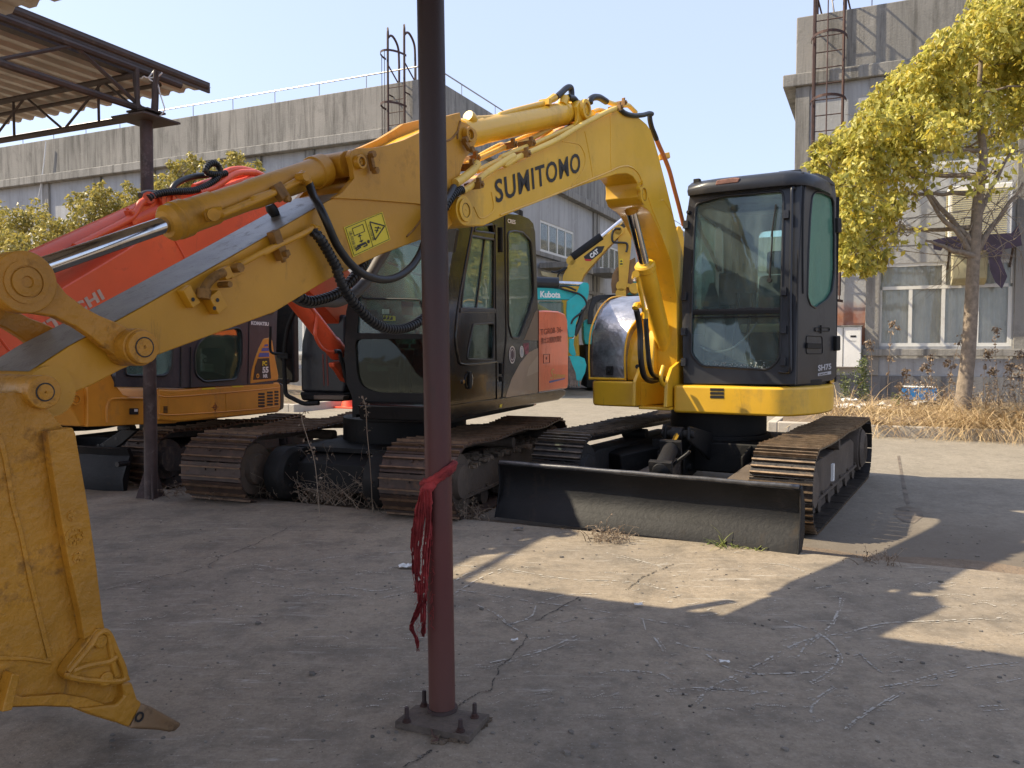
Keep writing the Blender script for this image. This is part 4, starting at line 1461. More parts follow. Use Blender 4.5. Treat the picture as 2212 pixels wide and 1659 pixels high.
# top plate on the arm box, sky sheen painted in as grey
m = MB()
tp_ = [(739, 417), (680, 450), (540, 531), (389, 617), (271, 683), (150, 747), (62, 804)]
P_ = [hb(x, y) + V((0, 0, .0025)) for x, y in tp_]
m.add(P_ + [p - F1.U * BT for p in P_], [(i, i + 1, len(P_) + i + 1, len(P_) + i) for i in range(len(P_) - 1)])
obj('top_plate', m, M['sheen_top'], arm, raw=True)
# weld line on side
m = MB()
wl = [hb(x, y, UB + .002) for x, y in px('C', (720, 985), (850, 920), (980, 840), (1100, 780), (1240, 690), (1370, 625))]
m.tube(smooth(wl, 8), .0045, 6)
wl = [hb(x, y, UB + .002) for x, y in px('C', (1260, 1300), (1310, 1250), (1350, 1200), (1385, 1150))]
m.tube(smooth(wl, 8), .005, 6)
for x0, y0, x1, y1 in ((1005, 360, 960, 395),):
    pass
wl = [hb(x, y, UB + .014) for x, y in [(994, 262), (989, 282), (988, 300)]]
m.tube(smooth(wl, 4), .006, 6)
wl = [hb(x, y, UB + .014) for x, y in [(990, 282), (975, 300), (960, 306)]]
m.tube(smooth(wl, 4), .006, 6)
obj('weld_bead', m, M['weld_dark'], arm)
# pins on arm
def bossat(x, y, rp, par, u=UB, h=.035, mt=None, depth=None):
    c = hb(x, y, u + h)
    r_ = rp / 1726 * c.y
    return pinboss(par, c - F1.U * h, F1.U, r_, h, mt or AY)
bossat(783, 349, 15, arm, UB + .012, .03)
bossat(1018, 290, 16, arm, UB + .012, .035)
def earbolt(par, pts, u, mt):
    c0, c1 = [hb(x, y, u) for x, y in pts]
    m = MB(); m.bar(c0, c1, .02, .022, up=F1.U)
    for c in (c0, c1): m.cyl(c, c + F1.U * .028, .016, n=6)
    return obj('keeper_bolt', m, mt, par)
earbolt(arm, px('C', (965, 640), (990, 770)), UB + .035, M['weld_dark'])
earbolt(arm, px('C', (1715, 520), (1765, 600)), UB + .035, M['weld_dark'])
# arm foot boss at the bucket end and at the boom
c = hb(98, 845, UB)
pinA = c
m = MB(); m.cyl(c - F1.U * (BT - .02) , c + F1.U * .03, .078, n=40)
obj('arm_end_boss', m, AY, arm)
# hose block fittings on the side of the arm
fit = thing
m = MB()
def blk(m, x, y, w, h, d, rot):
    c = hb(x, y, UB + d / 2)
    a = (hb(x + math.cos(R(rot)) * 10, y + math.sin(R(rot)) * 10, UB + d / 2) - c).normalized()
    b = F1.U.cross(a)
    m.box(c, a * w / 2, b * h / 2, F1.U * d / 2)
for q in (((1725, 1225), .075, .055, .05, 60), ((1515, 1180), .075, .04, .04, 60)):
    x, y = px('A', q[0], (0, 0))[0]
    blk(m, x, y, q[1], q[2], q[3], q[4])
for q in (((1890, 960), .075, .05, .02, -28), ((1800, 990), .04, .045, .05, -28)):
    x, y = px('A', q[0], (0, 0))[0]
    blk(m, x, y, q[1], q[2], q[3], q[4])
o = obj('hose_block', m, AY, arm, bevel=.004)
m = MB()
for q in ((1750, 1207), (1725, 1272), (1552, 1202)):
    c = hb(*px('A', q, (0, 0))[0], UB + .052 if q[0] > 1600 else UB + .042); m.cyl(c, c + F1.U * .001, .0075, n=14)
obj('bolt_hole', m, M['ink'], o)
m = MB()
P_ = [hb(*px('A', q, (0, 0))[0], UB + .045) for q in ((1800, 985), (1740, 1010), (1690, 1050), (1650, 1110), (1630, 1180))]
m.tube(smooth(P_, 5), .017, 12)
c = hb(*px('A', (1640, 1120), (0, 0))[0], UB + .045); c2 = hb(*px('A', (1632, 1195), (0, 0))[0], UB + .045)
m.cyl(c, c2, .026, n=8)
c = hb(*px('A', (1880, 950), (0, 0))[0], UB + .02); m.cyl(c, c + F1.U * .04, .018, n=8)
c = hb(*px('A', (1765, 1085), (0, 0))[0], UB + .0); m.cyl(c, c + F1.U * .06, .012, n=8)
obj('elbow_fitting', m, M['weld_dark'], arm, ang=50)
# pipe along the arm side
pp = px('A', (1930, 920), (2060, 850), (2212, 775)) + px('C', (100, 1440), (230, 1370), (400, 1290), (505, 1232))
P_ = [hb(x, y, UB + .04) for x, y in pp]
m = MB(); m.tube(smooth(P_, 5), .0125, 12)
c = P_[-1]; m.tube([c, c + (P_[-1] - P_[-2]).normalized() * .03 + V((0, 0, -.01)), hb(*px('C', (520, 1260), (0, 0))[0], UB + .04)], .018, 10)
obj('steel_pipe', m, AY, arm)
clamp(arm, hb(*px('C', (225, 1370), (0, 0))[0], UB + .03), P_[2] - P_[1], F1.U, .06, M['weld_dark'])

# boom
boompx = [(968, 455), (970, 440), (980, 424), (1000, 406), (1031, 393), (1080, 364.6), (1136, 342.6), (1190, 308), (1246, 274), (1285, 257), (1324, 242), (1336, 233), (1350, 237), (1370, 246), (1383, 256), (1397, 268), (1406, 281),
          (1414, 305), (1422, 333), (1431, 368), (1441, 406), (1451, 448), (1461, 491), (1473, 538), (1483, 590), (1492, 640), (1500, 720), (1500, 800), (1490, 840), (1470, 850),
          (1463, 800), (1463, 700), (1462, 640), (1451, 567), (1429, 508), (1407, 462), (1398, 452), (1390, 447), (1382, 440), (1377, 425), (1378, 408), (1377, 395), (1368, 382), (1356, 375), (1334, 376), (1310, 383),
          (1295, 388), (1226, 411), (1153, 440), (1095, 464), (1072, 475), (1045, 488), (1010, 489), (991, 487), (976, 478)]
m = MB(); m.prism(bulk(boompx), F1.U * -BT)
boom = obj('boom', m, Y, ex, bevel=.008)
bp = hb(988.6, 456, UB)
m = MB(); m.cyl(bp - F1.U * (BT + .02), bp + F1.U * .045, .080, n=40); obj('boom_tip_boss', m, Y, boom, bevel=.004)
pinboss(boom, bp + F1.U * .045, F1.U, .062, .012, Y)
# raised reinforcement outlines / weld lines
m = MB()
def wline(pts, r=.004, u=UB + .001, k=6, crop=None):
    q = px(crop, *pts) if crop else pts
    m.tube(smooth([hb(x, y, u) for x, y in q], k), r, 6)
wline([(1130, 806), (1060, 815), (960, 860), (800, 925), (600, 1010), (300, 1130), (0, 1240)], .006, crop='D')
wline([(1130, 806), (1185, 830), (1230, 880), (1262, 960), (1310, 1080), (1350, 1200), (1420, 1370)], .006, crop='D')
wline([(550, 588), (640, 600), (705, 620), (745, 690), (755, 760), (735, 840), (690, 910), (630, 985)], .0035, crop='D')
wline([(750, 500), (775, 620), (800, 760), (820, 900)], .0025, crop='D')
wline([(975, 360), (980, 500), (978, 700), (985, 850)], .003, crop='D')
wline([(1800, 1060), (1850, 1150), (1930, 1120), (1960, 1060), (1940, 940)], .004, crop='C')
wline([(1420, 1110), (1450, 1110), (1490, 1170), (1530, 1240)], .004, crop='D')
obj('weld_bead', m, Y, boom)
# cylinder lug on the underside of the bend
lc = hb(*px('D', (1245, 1060), (0, 0))[0], UB)
pinboss(boom, hb(*px('D', (1250, 1060), (0, 0))[0], UB), F1.U, .085, .03, Y)
earbolt(boom, px('D', (1240, 960), (1215, 1010)), UB + .012, Y)
# top lugs for the arm cylinder
lugt = px('D', (660, 450), (690, 400), (690, 330), (680, 280), (700, 240), (740, 222), (785, 228), (800, 270), (810, 310), (850, 350), (880, 350))
for du in (-.03, -BT + .055):
    m = MB(); m.prism([hb(x, y, UB + du) for x, y in lugt], F1.U * -.028); lp_ = obj('lug_plate', m, Y, boom, bevel=.004)
pinboss(boom, hb(*px('D', (740, 307), (0, 0))[0], UB - .03), F1.U, .072, .03, Y)
# arm cylinder
pa = F1.hu(1260.6, 237, UB - .03); pb_ = F1.hu(1018, 290, UB + .03)
ua, va_, za = F1.co(pa); ub_, vb_, zb2 = F1.co(pb_)
A_ = F1(UC, va_, za); B_ = F1(UC, vb_, zb2)
dd = (A_ - B_).normalized()
m = MB()
m.lathe(B_ + dd * .13, dd, [(.04, 0), (.075, .005), (.092, .012), (.092, .06), (.084, .065), (.084, .24), (.080, .245), (.080, (A_ - B_).length - .28), (.086, (A_ - B_).length - .275), (.086, (A_ - B_).length - .23), (.05, (A_ - B_).length - .20)], 36)
ac = obj('arm_cylinder', m, Y, ex)
m = MB(); m.cyl(A_ - F1.U * .09, A_ + F1.U * .09, .07); m.cyl(A_ - dd * .1, A_, .05); obj('pin_eye', m, Y, ac)
m = MB(); m.cyl(B_, B_ + dd * .14, .032); obj('rod', m, M['chrome'], ac)
m = MB(); m.cyl(B_ - F1.U * .09, B_ + F1.U * .09, .062); obj('rod_eye', m, Y, ac)
# ports and pipes on the arm cylinder
def uvz(x, y, u): return hb(x, y, u)
m = MB()
q0 = uvz(*px('RR', (1440, 1225), (0, 0))[0], UC + .03); q1 = uvz(*px('RR', (1370, 1150), (0, 0))[0], UC + .03)
m.tube([q0, (q0 + q1) / 2, q1], [.035, .040, .034], 12)
q1b = uvz(1035, 262, UC + .03)
pp = [(1040, 268), (1075, 256), (1130, 246), (1180, 232), (1222, 222), (1240, 217), (1262, 212)]
pp = [(1042, 266), (1080, 252), (1120, 243), (1168, 222), (1182, 217)]
pp = px('RR', (1440, 1200), (1600, 1195)) + [(1080, 253)] + px('D', (0, 355), (150, 310), (380, 250))
m.tube(smooth([uvz(x, y, UC + .02) for x, y in pp], 6), .018, 12)
cc = uvz(*px('D', (400, 245), (0, 0))[0], UC + .02)
e1 = uvz(*px('D', (480, 200), (0, 0))[0], UC + .02)
m.tube([cc, e1], [.018, .030], 8)
m.box(cc, V((0, 0, .02)), F1.U * .04, F1.Vv * .02)
q = uvz(*px('D', (550, 265), (0, 0))[0], UC + .03); q2 = uvz(*px('D', (565, 215), (0, 0))[0], UC + .03)
m.tube([q, q2, uvz(*px('D', (610, 205), (0, 0))[0], UC + .03)], [.034, .036, .026], 8)
obj('cylinder_port', m, Y, ac, bevel=.003)
hose(ex, [uvz(x, y, UC + .02) for x, y in px('D', (500, 195), (540, 160), (590, 115), (622, 110), (632, 140), (635, 200), (640, 245))], .022)
hose(ex, [uvz(x, y, UC + .05) for x, y in px('D', (605, 200), (650, 210), (675, 240), (690, 270))], .024)
hose(ex, [uvz(x, y, UC - .02) for x, y in px('D', (795, 250), (800, 220), (830, 198), (880, 200), (940, 235))], .026)
hose(ex, [uvz(x, y, UB + .01) for x, y in px('D', (1060, 300), (1110, 340), (1180, 358), (1260, 355), (1320, 340), (1345, 345))], .020)
hose(ex, [uvz(x, y, UB - .02) for x, y in px('D', (1325, 345), (1328, 400), (1345, 470), (1370, 530), (1385, 570))], .022)
m = MB()
pipes = [
    (px('D', (1060, 290), (1000, 305), (900, 350), (700, 455), (500, 575), (250, 690), (140, 740), (40, 800)) + px('C', (2120, 650), (1900, 790), (1820, 860), (1760, 905), (1710, 935)), UB + .03, .019),
    (px('D', (640, 460), (480, 530), (300, 610), (160, 665), (0, 735)) + px('C', (2100, 640), (1830, 770)), UB - .05, .017),
    (px('D', (680, 400), (480, 455), (300, 550), (60, 640)) + px('C', (2050, 580), (1850, 670), (1740, 720)), UB - .16, .018),
    (px('D', (450, 480), (250, 540), (60, 620)) + px('C', (2000, 570), (1780, 690)), UB - .22, .017),
    (px('C', (1830, 710), (1790, 770), (1700, 840), (1650, 870)), UB + .03, .024),
    (px('D', (945, 235), (1000, 255), (1060, 270), (1130, 268), (1160, 290), (1200, 330)), UC - .03, .020),
    (px('D', (1385, 570), (1410, 630), (1455, 730), (1500, 850), (1540, 1000), (1580, 1150), (1625, 1330)), UB - .04, .020),
    (px('D', (1000, 300), (960, 330), (880, 310), (820, 330)), UB - .08, .018),
]
pcols = [M['pipe_yellow']] * 6 + [mat('pipe_rust_orange', (.42, .15, .05), .5, var=.2), Y]
for (q, u, r), c_ in zip(pipes, pcols):
    m = MB(); m.tube(smooth([uvz(x, y, u) for x, y in q], 6), r, 12); obj('steel_pipe', m, c_, boom)
for q, u in ((px('D', (190, 705), (0, 0))[0], UB + .02), (px('D', (235, 610), (0, 0))[0], UB - .06), (px('D', (75, 625), (0, 0))[0], UB - .14), (px('D', (1020, 295), (0, 0))[0], UB + .02), (px('D', (1060, 252), (0, 0))[0], UC),
             (px('C', (1800, 890), (0, 0))[0], UB + .03), (px('C', (1745, 740), (0, 0))[0], UB - .02), (px('C', (1775, 675), (0, 0))[0], UB - .15)):
    clamp(boom, uvz(*q, u), dd, V((0, 0, 1)), .055, M['weld_dark'])
m = MB(); a_ = uvz(*px('D', (1410, 730), (0, 0))[0], UB - .1); b_ = uvz(*px('D', (1500, 710), (0, 0))[0], UB - .02); m.bar(a_, b_, .05, .05); obj('pipe_bracket', m, Y, boom, bevel=.004)
# letters
textpx('SUMITOMO', 'lettering', M['ink'], boom, hb, (1071, 440), (1254, 371), (1067, 389), spacing=1.10, bold=.018)

# warning plate on the arm
dp = [hb(x, y, UB + .003) for x, y in px('C', (755, 1225), (1065, 1100), (1130, 1325), (830, 1465))]
m = MB(); m.prism(dp, F1.U * -.002)
wd = obj('warning_plate', m, M['decal_y'], arm)
O_, ex_, ey_ = dp[3], dp[2] - dp[3], dp[0] - dp[3]
def dpt(a, b): return O_ + ex_ * a + ey_ * b + F1.U * .0016
m = MB()
def seg(a, b, w=.0022): m.bar(dpt(*a), dpt(*b), w, .0008, up=F1.U)
for a, b in (((.03, .04), (.97, .04)), ((.97, .04), (.97, .96)), ((.97, .96), (.03, .96)), ((.03, .96), (.03, .04)), ((.52, .04), (.52, .96))): seg(a, b)
for a, b in (((.17, .62), (.44, .62)), ((.44, .62), (.44, .86)), ((.44, .86), (.17, .86)), ((.17, .86), (.17, .62)), ((.29, .36), (.29, .56))): seg(a, b, .003)
for p_, s_ in ((.56, 1), (.36, -1)):
    m.prism([dpt(.29, p_ + .04 * s_), dpt(.24, p_ - .03 * s_), dpt(.34, p_ - .03 * s_)], F1.U * .0008)
seg((.16, .26), (.38, .26), .011); seg((.10, .16), (.24, .20), .006); seg((.10, .22), (.24, .25), .006); seg((.30, .17), (.40, .17), .006); seg((.38, .26), (.40, .17), .006)
m.cyl(dpt(.45, .26), dpt(.45, .26) + F1.U * .0008, .0085, n=14)
tri = [(.62, .22), (.95, .52), (.62, .84)]
for i in range(3): seg(tri[i], tri[(i + 1) % 3], .006)
seg((.70, .42), (.80, .58), .006); seg((.70, .60), (.84, .50), .005); seg((.68, .52), (.76, .46), .005)
obj('pictogram', m, M['ink'], wd, flat=True)
text('请勿接近', 'lettering', M['ink'], wd, dpt(.06, .82), ey_ * -.62, ex_ * .07)
text('小心碰撞', 'lettering', M['ink'], wd, dpt(.545, .80), ey_ * -.58, ex_ * .065)

# bucket cylinder
pr = hb(35, 611, UB + .0); pc_ = hb(783, 349, UB + .03)
_, v1_, z1_ = F1.co(pr); _, v2_, z2_ = F1.co(pc_)
Pb, Pr = F1(UC, v2_, z2_), F1(UC, v1_, z1_)
L = (Pr - Pb).length; d = (Pr - Pb).normalized()
e_ = F1.co(hb(375, 488, UB - .1))
ts = ((F1(UC, e_[1], e_[2]) - Pb).dot(d)) / L
m = MB()
Lb = ts * L
m.lathe(Pb + d * .07, d, [(.03, 0), (.066, .004), (.073, .008), (.073, .07), (.0655, .075), (.063, .11), (.063, Lb - .52), (.060, Lb - .50), (.060, Lb - .31), (.066, Lb - .305), (.066, Lb - .17), (.073, Lb - .165), (.073, Lb - .12), (.069, Lb - .115), (.069, Lb - .09), (.05, Lb - .07), (.03, Lb - .07)], 40)
bc = obj('bucket_cylinder', m, AY, ex)
m = MB(); m.cyl(Pb - F1.U * .09, Pb + F1.U * .09, .058); obj('pin_eye', m, AY, bc)
m = MB(); m.cyl(Pb + d * (Lb - .1), Pr - d * .05, .031, n=36); obj('rod', m, M['chrome'], bc)
m = MB(); m.cyl(Pr - F1.U * .07, Pr + F1.U * .07, .055); obj('rod_eye', m, AY, bc)
s_ = F1.U; upv = d.cross(s_).normalized()
if upv.z < 0: upv = -upv
# pipe along the barrel and its clamps
def onb(x, y, u=UC + .085): return F1.hu(x, y, u)
m = MB()
pp = px('A', (1760, 525), (1900, 470), (2212, 340)) + px('C', (0, 1010), (230, 930), (330, 880), (400, 840))
m.tube(smooth([onb(x, y) for x, y in pp], 5), .016, 12)
m.cyl(onb(*px('A', (1700, 520), (0, 0))[0], UC + .05), onb(*px('A', (1720, 520), (0, 0))[0], UC + .13), .024, n=10)
m.cyl(onb(*px('A', (1640, 530), (0, 0))[0], UC + .05), onb(*px('A', (1790, 500), (0, 0))[0], UC + .09), .026, n=12)
m.tube([onb(*px('C', q, (0, 0))[0]) for q in ((395, 845), (425, 810), (445, 835), (475, 880))], [.024, .026, .024, .020], 10)
m.cyl(onb(*px('C', (385, 825), (0, 0))[0]), onb(*px('C', (385, 825), (0, 0))[0]) + F1.U * .05, .02, n=8)
obj('steel_pipe', m, AY, bc)
m = MB()
for q in (((200, 880), (280, 1000)), ):
    a_, b_ = onb(*px('C', q[0], (0, 0))[0], UC + .08), onb(*px('C', q[1], (0, 0))[0], UC + .1)
    m.bar(a_, b_, .05, .035, up=F1.U)
    m.cyl(b_, b_ + F1.U * .03, .016, n=6)
obj('pipe_clamp', m, M['weld_dark'], bc, bevel=.004)
m = MB(); m.tube([onb(*px('C', q, (0, 0))[0], UC - .05) for q in ((155, 1040), (175, 1080), (200, 1120), (220, 1170))], [.02, .026, .022, .018], 10); obj('hose_end', m, M['rubber'], bc)

# links
def linkbar(par, pA, rA, pB, rB, w, thick, mt, off, name='link'):
    d_ = (pB - pA); up_ = F1.U.cross(d_).normalized()
    mid = (pA + pB) / 2
    loop = []
    dn = d_.normalized()
    L_ = d_.length
    prof = [(rA * .6, rA * .85), (rA * 1.5, w * 1.15), (rA * 2.2, w), (L_ * .5, w * .95), (L_ - rB * 2.4, w * 1.05), (L_ - rB * 1.5, w * 1.3), (L_ - rB * .5, rB * .9)]
    loop = [pA + dn * a + up_ * b for a, b in prof] + [pA + dn * a - up_ * b for a, b in reversed(prof)]
    loop = [pA - dn * rA * .5 + up_ * rA * .8] + loop + [pA - dn * rA * .5 - up_ * rA * .8]
    m = MB(); m.prism([p + F1.U * off for p in loop], F1.U * -thick)
    return obj(name, m, mt, par, bevel=.006)
BY = M['bucket_yellow']
pinT = hb(35, 611, UB + .02)
pinL = hb(298, 750, UB + .09)
_, vL, zL = F1.co(pinL)
U1 = UB + .075
_, vT, zT = F1.co(pinT)
lk = linkbar(ex, F1(0, vT, zT), .085, F1(0, vL, zL), .058, .036, .035, BY, U1 - .02, 'bucket_link')
m = MB(); m.cyl(F1(U1 - .065, vT, zT), F1(U1 - .0, vT, zT), .092, n=40); obj('link_boss', m, BY, lk, bevel=.005)
m = MB(); m.ring(F1(U1, vT, zT), F1.U, .048, .064, .004, 36); m.lathe(F1(U1, vT, zT), F1.U, [(.044, 0), (.042, .006), (.018, .008), (.016, .002), (.001, .002)], 30); obj('pin', m, BY, lk)
m = MB(); m.cyl(F1(UB + .003, vL, zL), F1(U1 + .03, vL, zL), .062, n=40); m.cyl(F1(U1 + .03, vL, zL), F1(U1 + .05, vL, zL), .055, n=36); bs = obj('link_boss', m, BY, lk, bevel=.004)
m = MB(); m.ring(F1(U1 + .0505, vL, zL), F1.U, .030, .034, .001, 30); obj('pin_gap', m, M['ink'], bs)
m = MB(); m.lathe(F1(U1 + .0502, vL, zL), F1.U, [(.030, 0), (.029, .002), (.006, .002), (.005, .0), (.001, 0)], 26); obj('pin', m, BY, bs)
lk2 = linkbar(ex, F1(0, vT, zT), .085, F1(0, vL, zL), .058, .036, .035, BY, UB - BT - .06, 'bucket_link')
lk3m = MB()
tb = hb(-110, 800, UB + .0)
_, vB, zB = F1.co(tb)
lk3 = linkbar(ex, F1(0, vT, zT), .08, F1(0, vB, zB), .07, .06, .12, BY, UC + .06, 'bucket_link')
# bucket
UK = -2.345
UKF = UK - .66
def hk(x, y, u=UK): return F1.hu(x, y, u)
bp_ = [(-150, 856), (-40, 850)] + px('L', (0, -150)) if False else [(-150, 870), (-60, 852)]
bp_ += [(0, 848), (30, 846), (55, 851), (80, 864), (105, 884), (130, 916), (136, 922)]
bp_ += px('L', (330, 30), (345, 130), (385, 420), (430, 740), (470, 960), (500, 1060), (560, 1200), (600, 1330), (520, 1420), (430, 1400), (340, 1365), (200, 1360), (60, 1365), (0, 1385))
bp_ += [(-80, 1545), (-170, 1490), (-230, 1380), (-250, 1240), (-230, 1060), (-190, 930)]
bk = None
m = MB(); m.prism([hk(x, y) for x, y in bp_], F1.U * -.022); bk = obj('bucket', m, BY, ex, bevel=.004)
m = MB(); m.prism([hk(x, y) - F1.U * .64 for x, y in bp_], F1.U * -.022); obj('side_plate', m, BY, bk, bevel=.004)
m = MB()
back = bp_[bp_.index((-80, 1545)) - 8:]
back = px('L', (520, 1420), (430, 1400), (340, 1365), (200, 1360), (60, 1365), (0, 1385)) + [(-80, 1545), (-170, 1490), (-230, 1380), (-250, 1240), (-230, 1060), (-190, 930), (-150, 870), (-60, 852), (0, 848)]
P_ = [hk(x, y, UK - .021) for x, y in back]
Q_ = [F1((F1.co(p)[0]), F1.co(p)[1], F1.co(p)[2]) - F1.U * .62 for p in P_]
cen = hk(150, 1200, UK - .021)
PI = [p + (cen - p).normalized() * .02 for p in P_]
QI = [p - F1.U * .62 for p in PI]
n_ = len(P_)
m.add(P_ + Q_ + PI + QI, [(i, i + 1, n_ + i + 1, n_ + i) for i in range(n_ - 1)] + [(2 * n_ + i, 3 * n_ + i, 3 * n_ + i + 1, 2 * n_ + i + 1) for i in range(n_ - 1)] + [(0, n_, 3 * n_, 2 * n_)])
obj('back_shell', m, BY, bk, ang=50)
# wear strips on the side plate
def plate_on(pxs, h, name='wear_strip', mt=BY, par=bk, crop='L', u=UK, bev=.004):
    q = px(crop, *pxs)
    m = MB(); m.prism([hk(x, y, u + h) for x, y in q], F1.U * -(h - .001)); return obj(name, m, mt, par, bevel=bev)
plate_on([(228, 30), (330, 14), (352, 12), (366, 40), (390, 180), (432, 420), (470, 700), (498, 930), (508, 985), (470, 1000), (410, 1040), (385, 900), (340, 700), (300, 480), (262, 250)], .035, 'side_cutter')
plate_on([(10, 40), (40, 150), (75, 380), (110, 500), (160, 740), (205, 920), (255, 1120), (232, 1130), (190, 960), (140, 760), (92, 520), (55, 390), (20, 180), (-8, 60)], .006, 'weld_bead')
plate_on([(-120, 1115), (120, 1120), (250, 1142), (255, 1160), (120, 1140), (-120, 1140)], .008, 'weld_bead')
plate_on([(-250, 1290), (20, 1290), (110, 1315), (300, 1300), (420, 1320), (560, 1370), (600, 1330), (560, 1440), (430, 1400), (340, 1362), (200, 1358), (60, 1363), (0, 1383), (-250, 1440)], .02, 'lip_wrap')
plate_on([(60, 1200), (100, 1210), (60, 1380), (10, 1390)], .05, 'wear_rib')
# triangular corner shroud
sh_ = plate_on([(312, 1205), (330, 1165), (420, 1050), (470, 985), (520, 985), (548, 1020), (580, 1110), (622, 1205), (635, 1235), (560, 1262), (430, 1252), (330, 1235)], .045, 'corner_shroud')
m = MB()
def ln(pts, r, u=UK + .048):
    m.tube(smooth([hk(x, y, u) for x, y in px('L', *pts)], 5), r, 8)
ln([(330, 1195), (440, 1065), (475, 1010), (520, 1005), (560, 1090), (600, 1190), (585, 1235), (440, 1235), (335, 1215), (330, 1195)], .010)
ln([(350, 1190), (420, 1165), (520, 1145), (560, 1120)], .011)
ln([(522, 1010), (535, 1080), (545, 1150), (560, 1210)], .009)
obj('shroud_rib', m, BY, sh_)
m = MB()
for q, r in (((478, 1045), .020), ((505, 1225), .022), ((358, 1190), .014)):
    c = hk(*px('L', q, (0, 0))[0], UK + .04); m.lathe(c, F1.U, [(r, 0), (r, .012), (r * .8, .016), (.001, .016)], 20)
obj('shroud_bolt', m, BY, sh_)
m = MB()
for q, rx in (((350, 436), .016), ((364, 540), .030), ((380, 638), .018)):
    c = hk(*px('L', q, (0, 0))[0], UK + .0345)
    m.ring(c, F1.U, rx * .75, rx * 1.08, .003, 22)
    for i in range(26):
        a_ = random.uniform(0, 6.28); rr = rx * .7 * math.sqrt(random.random())
        p = c + F1.Vv * math.cos(a_) * rr + V((0, 0, math.sin(a_) * rr * 1.25)); s__ = random.uniform(.002, .005)
        m.box(p + F1.U * .001, F1.Vv * s__, V((0, 0, s__)), F1.U * s__)
obj('filled_bolt_hole', m, BY, bk)
# welded drips
m = MB()
for i in range(120):
    t = i / 119
    q = [(245, 150), (262, 260), (300, 480), (345, 700), (372, 830), (400, 1000)]
    s_ = t * (len(q) - 1.001); k_ = int(s_); f_ = s_ - k_
    x = q[k_][0] * (1 - f_) + q[k_ + 1][0] * f_ - 6; y = q[k_][1] * (1 - f_) + q[k_ + 1][1] * f_
    c = hk(*px('L', (x + random.uniform(-4, 4), y), (0, 0))[0], UK + .004)
    m.box(c, F1.Vv * random.uniform(.005, .010), V((0, 0, random.uniform(.006, .013))), F1.U * random.uniform(.003, .008))
obj('weld_bead', m, M['weld_dark'], bk, bevel=.003)
c = hk(97.6, 847, UK + .03)
m = MB(); m.cyl(c - F1.U * .25, c, 36.5 / 1726 * c.y, n=44); ab = obj('pin_boss', m, BY, bk, bevel=.004)
m = MB(); m.ring(c + F1.U * .0005, F1.U, 17.5 / 1726 * c.y, 20.5 / 1726 * c.y, .001, 34); obj('pin_gap', m, M['ink'], ab)
m = MB(); m.lathe(c + F1.U * .0002, F1.U, [(17.5 / 1726 * c.y, 0), (17 / 1726 * c.y, .003), (.004, .003), (.003, .0), (.001, .0)], 28); obj('pin', m, BY, ab)
# teeth
ubase = UK - .02
for i in range(4):
    du = -i * .195
    pa_ = [hk(x, y, UK) for x, y in px('L', (560, 1240), (612, 1235), (640, 1320), (660, 1330), (655, 1350), (598, 1452), (540, 1430), (430, 1395), (345, 1362), (440, 1350), (540, 1340), (575, 1300))]
    m = MB(); m.prism([p + F1.U * (du + .03) for p in pa_], F1.U * -.075)
    ad = obj('tooth_adapter', m, BY, bk, bevel=.008)
    lo = [hk(x, y, UK) for x, y in px('L', (655, 1335), (700, 1350), (780, 1395), (846, 1432), (850, 1442), (822, 1470), (795, 1476), (740, 1465), (600, 1457))]
    m = MB()
    c0 = sum(lo, V((0, 0, 0))) / len(lo)
    tipdir = (hk(*px('L', (850, 1442), (0, 0))[0]) - hk(*px('L', (625, 1400), (0, 0))[0]))
    loops = []
    for off, sc_ in ((.036, .8), (.028, 1), (-.045, 1), (-.053, .8)):
        loops.append([c0 + (p - c0) * sc_ + F1.U * (du + off) for p in lo])
    m.loft(loops)
    th = obj('bucket_tooth', m, mat('tooth_steel', (.20, .12, .06), .5, .3, var=.3, dirt=(.08, .05, .03), ds=12, damt=.7, bump=.5) if i == 0 else bpy.data.materials['tooth_steel'], ad, bevel=.006)
    m = MB(); c = hk(*px('L', (673, 1412), (0, 0))[0], UK + .037) + F1.U * du; m.ring(c, F1.U, .010, .016, .003, 18); obj('tooth_pin', m, M['ink'], th)

# hoses hanging from arm
def hh(pts, u): return [hb(x, y, uu) for (x, y), uu in zip(pts, u if isinstance(u, list) else [u] * len(pts))]
hp = px('C', (475, 870), (510, 970), (560, 1060), (620, 1190), (680, 1330), (740, 1430), (820, 1530), (920, 1605), (1060, 1645), (1180, 1625), (1290, 1550), (1360, 1450), (1400, 1350), (1450, 1200), (1520, 1080), (1590, 990), (1640, 900))
uu = [UC + .085, UC + .12, UB + .03] + [UB + .06] * 10 + [UB + .08] * 2 + [UB + .06, UB + .04]
hose(ex, hh(hp, uu), .0185)
hp = px('C', (515, 1265), (560, 1310), (610, 1390), (660, 1480), (710, 1570)) + px('I', (95, 560), (130, 660), (190, 770), (270, 870), (370, 970), (480, 1030), (600, 1040), (700, 1010), (800, 945), (860, 870), (900, 760)) + px('C', (1470, 1250), (1560, 1080), (1600, 1010), (1650, 950), (1700, 925))
uu = [UB + .04] + [UB + .06] * (len(hp) - 3) + [UB + .05, UB + .04]
hose(ex, hh(hp, uu), .0195, ribbed=True)
hp = px('I', (-260, 760), (-150, 820), (0, 812), (100, 815), (220, 765), (320, 670), (380, 580), (425, 500), (465, 440), (500, 380))
hose(ex, hh(hp, UB - BT - .05), .030, mt=mat('grey_hose', (.07, .062, .055), .6, var=.3, dirt=(.16, .13, .1), damt=.5))
hp = px('I', (-210, 780), (-120, 815), (0, 790), (90, 755), (160, 700), (230, 620), (290, 530), (330, 450))
hose(ex, hh(hp, UB - BT - .02), .021, ribbed=True)

